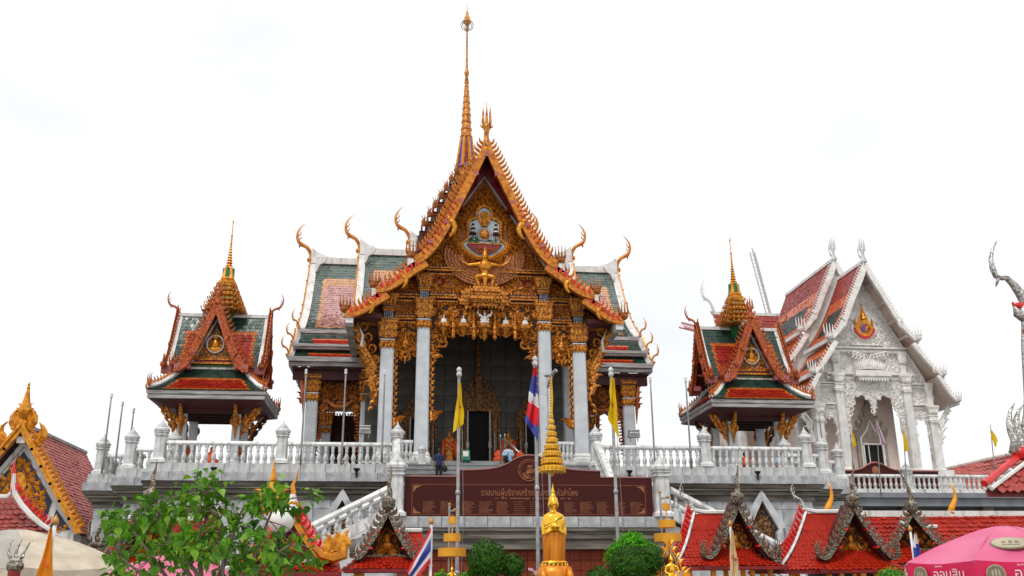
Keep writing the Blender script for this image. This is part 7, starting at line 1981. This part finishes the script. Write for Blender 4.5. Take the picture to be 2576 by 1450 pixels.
# ================================================================ leafy bodhi tree
tr = thing('bodhi_tree', 'young leafy bodhi tree with heart shaped green leaves at lower left', 'tree', (-1.85, 10.2, 0))
R_ = random.Random(21)
SIL = [(275, 1480), (262, 1345), (290, 1280), (345, 1262), (385, 1240), (440, 1248), (470, 1225), (497, 1188), (530, 1198), (548, 1235), (590, 1258), (640, 1250), (655, 1228), (690, 1212), (716, 1228), (700, 1262), (735, 1262), (750, 1238), (800, 1244), (795, 1262), (748, 1285), (722, 1300), (735, 1335), (765, 1345), (800, 1385), (795, 1430), (755, 1400), (720, 1440), (700, 1480)]
SIL = [(x, z) for x, z in SIL]
ins_ = inpoly(SIL)
trunk = [(-1.85, 10.2, 0), (-1.88, 10.2, .6), (-1.82, 10.2, 1.1), (-1.86, 10.2, 1.5)]
mb = MB(); mb.add(tube(trunk, [.075, .062, .055, .045], 8), 0); mb.build('trunk', [bark], tr, True)
tips = []
tries = 0
while len(tips) < 165 and tries < 20000:
    tries += 1
    px, py = R_.uniform(262, 805), R_.uniform(1188, 1490)
    if not ins_(px, py) or (py > 1392 and 335 < px < 560 and R_.random() < .7): continue
    Yd = 10.2 + R_.uniform(-.75, .75) * (1 if py > 1280 else .5)
    p = at(px, py, Yd)
    if all((p - q).length > .105 for q in tips): tips.append(p)
for px, py in ((790, 1248), (765, 1255), (700, 1222), (660, 1235), (640, 1262), (500, 1195), (520, 1205), (508, 1228), (380, 1245), (300, 1285)): tips.append(at(px, py, 10.1))
limbs = []
for k, (px, py) in enumerate(((330, 1330), (400, 1300), (505, 1250), (600, 1300), (690, 1270), (730, 1370), (560, 1360), (440, 1390), (300, 1400))):
    e = at(px, py, 10.2 + R_.uniform(-.4, .4)); s = Vector(trunk[2 + (k % 2)]); m_ = s.lerp(e, .5) + Vector((R_.uniform(-.08, .08), R_.uniform(-.08, .08), R_.uniform(-.02, .1)))
    pth = catmull([s, m_, e], 4); n = len(pth)
    mb = MB(); mb.add(tube(pth, [lerp(.032, .010, i / (n - 1)) for i in range(n)], 6), 0); mb.build('branch', [bark], tr, True); limbs += pth[2:]
tw = MB()
for p in tips:
    q = min(limbs, key=lambda l: (l - p).length)
    m_ = q.lerp(p, .5) + Vector((0, 0, .03)); tw.add(tube([q, m_, p], [.007, .005, .003], 4), 0)
tw.build('twigs', [bark], tr, kind='stuff')
LO = [(0, 0), (.22, .08), (.40, .28), (.38, .5), (.20, .72), (.06, .9), (0, 1.12)]
LV = [(x, -abs(x) * 0, 0) for x, y in LO]
def leaf_vf():
    V = [(0, 0, 0), (0, .35, 0), (0, .7, -.04), (0, 1.15, -.16)]
    for s in (1, -1): V += [(s * .24, .02, .07), (s * .42, .25, .12), (s * .38, .5, .08), (s * .16, .78, -.02)]
    F = [(0, 4, 5, 1), (1, 5, 6, 2), (2, 6, 7, 3), (0, 1, 9, 8), (1, 2, 10, 9), (2, 3, 11, 10)]
    return V, F
LVF = leaf_vf(); LME = raw('leaf', [(LVF, 0)], [leafm], True); LMB_ = raw('leaf', [(LVF, 0)], [leafb], True)
st_l = MB(); leaves = []
for p in tips:
    n = R_.randint(7, 12)
    for i in range(n):
        c = p + Vector((R_.gauss(0, .055), R_.gauss(0, .07), R_.gauss(0, .05)))
        s = R_.uniform(.045, .125)
        az, tilt, roll = R_.uniform(0, 2 * PI), R_.uniform(-1.5, .15), R_.uniform(-.7, .7)
        leaves.append((T(*c) @ RZ(az) @ RX(tilt) @ RY(roll) @ SCL(s * R_.uniform(.8, 1.05), s, s), c.y, s))
leaves.sort(key=lambda l: l[1] - l[2] * 6)
for k, (M4, y, s) in enumerate(leaves):
    if k < 300: inst('leaf', LME if k % 4 else LMB_, M4, tr)
    else: st_l.add(LVF, 0 if k % 5 else 1, M4)
st_l.build('leaves', [leafm, leafb], tr, kind='stuff')

# ================================================================ clipped bushes and shrubs
def topiary(name, label, blobs, Y, m, ls=.036, dens=1300, group=None, cat='bush', ragged=0):
    c0 = at(blobs[0][0], blobs[0][1], Y)
    t = thing(name, label, cat, (c0.x, Y, 0), group); R_ = random.Random(int(c0.x * 100))
    mb = MB(); mb.add(tube([(c0.x, Y, 0), (c0.x + .02, Y, 1.0), (c0.x, Y, c0.z)], [.05, .04, .03], 7), 0); mb.build('trunk', [bark], t)
    core, fo_ = MB(), MB()
    for px, py, rp in blobs:
        c = at(px, py, Y); r = rp * Y / 2350
        core.add(ellip(tuple(c), (r * .86, r * .86, r * .84), 14, 9), 0)
        n = int(dens * (r / .4) ** 2)
        for i in range(n):
            d = Vector((R_.gauss(0, 1), R_.gauss(0, 1), R_.gauss(0, 1))).normalized()
            lump = 1 + .05 * math.sin(d.x * 7 + 1) * math.sin(d.z * 8) + .03 * math.sin(d.y * 15 + d.z * 11)
            rr = r * lump * (R_.uniform(.88, 1.03) + ragged * R_.random() ** 3)
            q = c + d * rr; s = ls * R_.uniform(.7, 1.3)
            M4 = Matrix.Translation(q) @ d.to_track_quat('Z', 'Y').to_matrix().to_4x4() @ RZ(R_.uniform(0, 6)) @ RX(R_.uniform(-1.1, 1.1)) @ SCL(s)
            fo_.add(([(-.5, 0, 0), (0, -.6, .1), (.5, 0, 0), (0, 1.0, .1)], [(0, 1, 2, 3)]), 0, M4)
    core.build('inner_growth', [leafd], t, True); fo_.build('foliage', [m], t, kind='stuff')
    return t
topiary('topiary_bush', 'dark round clipped bush with a smaller lobe left of the standing statue', [(1225, 1412, 50), (1289, 1426, 31)], 19, leafd, group='clipped topiary bushes')
topiary('topiary_bush', 'dark round clipped bush in front of the light green shrub', [(1586, 1428, 56), (1634, 1410, 38)], 19, leafd, group='clipped topiary bushes')
topiary('topiary_bush', 'low clipped bush top at the bottom edge right of the standing statue', [(1508, 1468, 40)], 18.5, leafd, group='clipped topiary bushes')
topiary('topiary_bush', 'bright green clipped bush top at the bottom edge beside the pink parasol', [(2246, 1470, 42)], 12, leafl, .022, 1800, 'clipped topiary bushes')
sh_ = topiary('light_green_shrub', 'bright light green feathery shrub behind the round bush', [(1585, 1392, 42), (1550, 1400, 25), (1625, 1395, 30), (1592, 1372, 28)], 19.6, leafl, .04, 1600, ragged=.35, cat='shrub')
# small ground shrubs by the parasols
topiary('low_shrub', 'small light shrub beside the left tiered parasol foot', [(1180, 1462, 22), (1112, 1462, 20)], 19.2, leafl, .035, 1500, ragged=.4, cat='shrub')
c = at(1338, 1434, 19)
fl_ = thing('flower_stem', 'thin stem with white and pink flowers left of the statue pedestal', 'flower', (c.x, 19, 0))
mb = MB(); mb.add(tube([(c.x, 19, 0), (c.x + .03, 19, 1.2), (c.x, 19, c.z)], .008, 4), 0)
for k in range(14): mb.add(LVF, 0, T(c.x + .01 * (k % 3), 19, c.z - .08 - .05 * k) @ RZ(k * 2.1) @ SCL(.06))
mb.build('stem', [leafl], fl_)
mb = MB()
for dx, dz in ((0, 0), (.05, -.04), (-.05, .01), (.07, -.08)):
    for q in range(5): mb.add(ellip((c.x + dx + .018 * math.cos(q * 1.26), 18.98, c.z + dz + .018 * math.sin(q * 1.26)), (.013, .008, .013), 5, 4), 0)
mb.build('petals', [pinkfl], fl_)

# ================================================================ people
def person(x, y, z, h, shirt, trousers, label, yaw=0, lean=.08, bag=None, seated=False, hairm=hair, group=None):
    k = h / 1.72
    TF[0] = T(x, y, z) @ RZ(yaw) @ SCL(k)
    p = thing('person', label, 'person', (0, 0, 0), group)
    hip = .9 if not seated else .45
    dz = hip - .9
    L = lambda pts: [(a, b, c + dz) for a, b, c in pts]
    body = [ellip((0, -.02 + lean, 1.60 + dz), (.075, .09, .115), 12, 10), tube(L([(0, lean * .7, 1.38), (0, lean * .9, 1.52)]), [.065, .055], 8), ellip((0, lean * .5, 1.2 + dz), (.16, .10, .26)), ellip((0, .0, .95 + dz), (.155, .11, .14)), ellip((0, -.105 + lean + .0, 1.585 + dz), (.014, .022, .028), 6, 4)]
    for s in (-1, 1):
        body += [ellip((s * .075, lean, 1.59 + dz), (.014, .022, .032), 6, 4), tube(L([(s * .15, lean * .7, 1.40), (s * .215, lean * .5, 1.28), (s * .25, lean * .2, 1.08), (s * .25, -.06, .86), (s * .25, -.09, .78)]), [.055, .052, .042, .032, .03], 8),
                 ellip((s * .25, -.10, .74 + dz), (.022, .035, .05), 8, 6)]
        for f in range(4): body.append(tube(L([(s * .25 + (f - 1.5) * .012, -.11 - .01 * f, .73), (s * .25 + (f - 1.5) * .014, -.12 - .012 * f, .69), (s * .245 + (f - 1.5) * .012, -.105 - .012 * f, .65 + .006 * f)]), [.011, .010, .007], 5))
        body.append(tube(L([(s * .23, -.13, .76), (s * .215, -.15, .72), (s * .21, -.145, .69)]), [.012, .011, .008], 5))
        if not seated: body += [tube([(s * .09, 0, .92), (s * .10, -.01, .52), (s * .10, .02, .1)], [.095, .062, .042], 8), tube([(s * .10, .05, .05), (s * .105, -.12, .035)], [.045, .035], 6)]
        else: body += [tube([(s * .1, 0, .45), (s * .13, -.4, .45), (s * .13, -.42, .08)], [.09, .065, .04], 8)]
    fused('body', body, skin, p, .016)
    mb = MB(); mb.add(ellip((0, .012 + lean, 1.635 + dz), (.088, .098, .10), 14, 10), 0); mb.add(ellip((0, .035 + lean, 1.58 + dz), (.082, .075, .09), 12, 8), 0); mb.build('hair', [hairm], p, True)
    sh_p = [lathe([(.185, .88 + dz), (.175, 1.05 + dz), (.20, 1.28 + dz), (.195, 1.38 + dz), (.13, 1.44 + dz), (.07, 1.47 + dz)], sec=oval(16), cy=lean * .5)]
    for s in (-1, 1): sh_p.append(tube(L([(s * .15, lean * .7, 1.40), (s * .22, lean * .5, 1.27), (s * .245, lean * .3, 1.12)]), [.075, .072, .065], 8))
    fused('shirt', sh_p, shirt, p, .018)
    if not seated:
        tp_ = [ellip((0, 0, .93), (.175, .13, .13))] + [tube([(s * .09, 0, .92), (s * .10, -.01, .52), (s * .10, .02, .1)], [.11, .08, .065], 8) for s in (-1, 1)]
    else: tp_ = [ellip((0, 0, .47), (.19, .15, .13))] + [tube([(s * .1, 0, .45), (s * .13, -.4, .45), (s * .13, -.42, .12)], [.105, .085, .06], 8) for s in (-1, 1)]
    fused('trousers', tp_, trousers, p, .018)
    if bag:
        mb = MB(); mb.add(ellip((bag[0], bag[1], bag[2]), (.13, .07, .16), 10, 8), 0); mb.build('bag', [cblack], p, True)
        mb = MB(); mb.add(tube([(bag[0], bag[1], bag[2] + .12), (.0, .16, 1.25), (-bag[0] * .6, .08, 1.45), (-bag[0] * .3, -.1, 1.3)], .014, 5), 0); mb.build('strap', [cblack], p)
    TF[0] = Matrix.Identity(4); return p
q = at(1105, 1129, 42.65); person(q.x, 42.65, 6.27, q.z - 6.27, cnavy, cblack, 'person in a navy shirt walking up to the left statue with a black bag', PI * 0 + PI, .06, (-.3, .0, .72))
q = at(1278, 1118, 42.95); person(q.x, 42.95, 6.53, q.z - 6.53, cblue, cblack, 'person in a pale blue striped shirt with a grey shoulder bag at the doorway', PI, .05, (.12, .14, 1.0))
q = at(1700, 1263, 39.6); person(q.x, 39.6, q.z - 1.68 , 1.68, cwhite, cblack, 'person in white with dark hair behind the right stair balustrade', .4, .04, None)
for x, y, s_, t_, lab, yw in ((19.75, 47.0, cblue, cnavy, 'seated person in blue behind the balusters of the right pavilion', PI), (17.9, 47.1, robe, cblack, 'seated person in red orange behind the balusters of the right pavilion', 2.5)):
    mb = MB(); 
    person(x, y, ZT, 1.55, s_, t_, lab, yw, .03, None, True)
    mb.add(box(x - .25, x + .25, y - .25, y + .25, ZT + .01, ZT + .34), 0); vis('stool', 'small dark stool under the ' + ('blue' if s_ is cblue else 'orange') + ' clad person in the right pavilion', 'stool', mb, [brown])
for x, y, lab in ((-9.1, 47.6, 'orange draped seated figure inside the left pavilion'), ):
    TF[0] = T(x, y, ZT + .25); o = fused('draped_figure', [ellip((0, 0, .25), (.42, .25, .2)), ellip((0, 0, .5), (.24, .16, .28)), ellip((0, 0, .88), (.1, .1, .13))], robe, None, .03); TF[0] = Matrix.Identity(4)
    tag(o, lab, 'statue')
for x in (-10.35, -7.9):
    TF[0] = T(x, 47.6, ZT + .25); t = thing('offering_stand', 'gilded offering stand with flame shapes near the ' + ('left' if x < -9 else 'right') + ' column of the left pavilion', 'stand', (0, 0, 0), 'gilded stands in the left pavilion')
    mb = MB(); mb.add(lathe([(.2, 0), (.2, .1), (.08, .3), (.1, .5), (.2, .7)], 10), 0)
    for q in range(5): mb.add(FLAMEC, 0, OM((q - 2) * .1, .6, .5 - abs(q - 2) * .08, (q - 2) * .2, q > 2, -.05))
    mb.build('stand', [orang], t); TF[0] = Matrix.Identity(4)
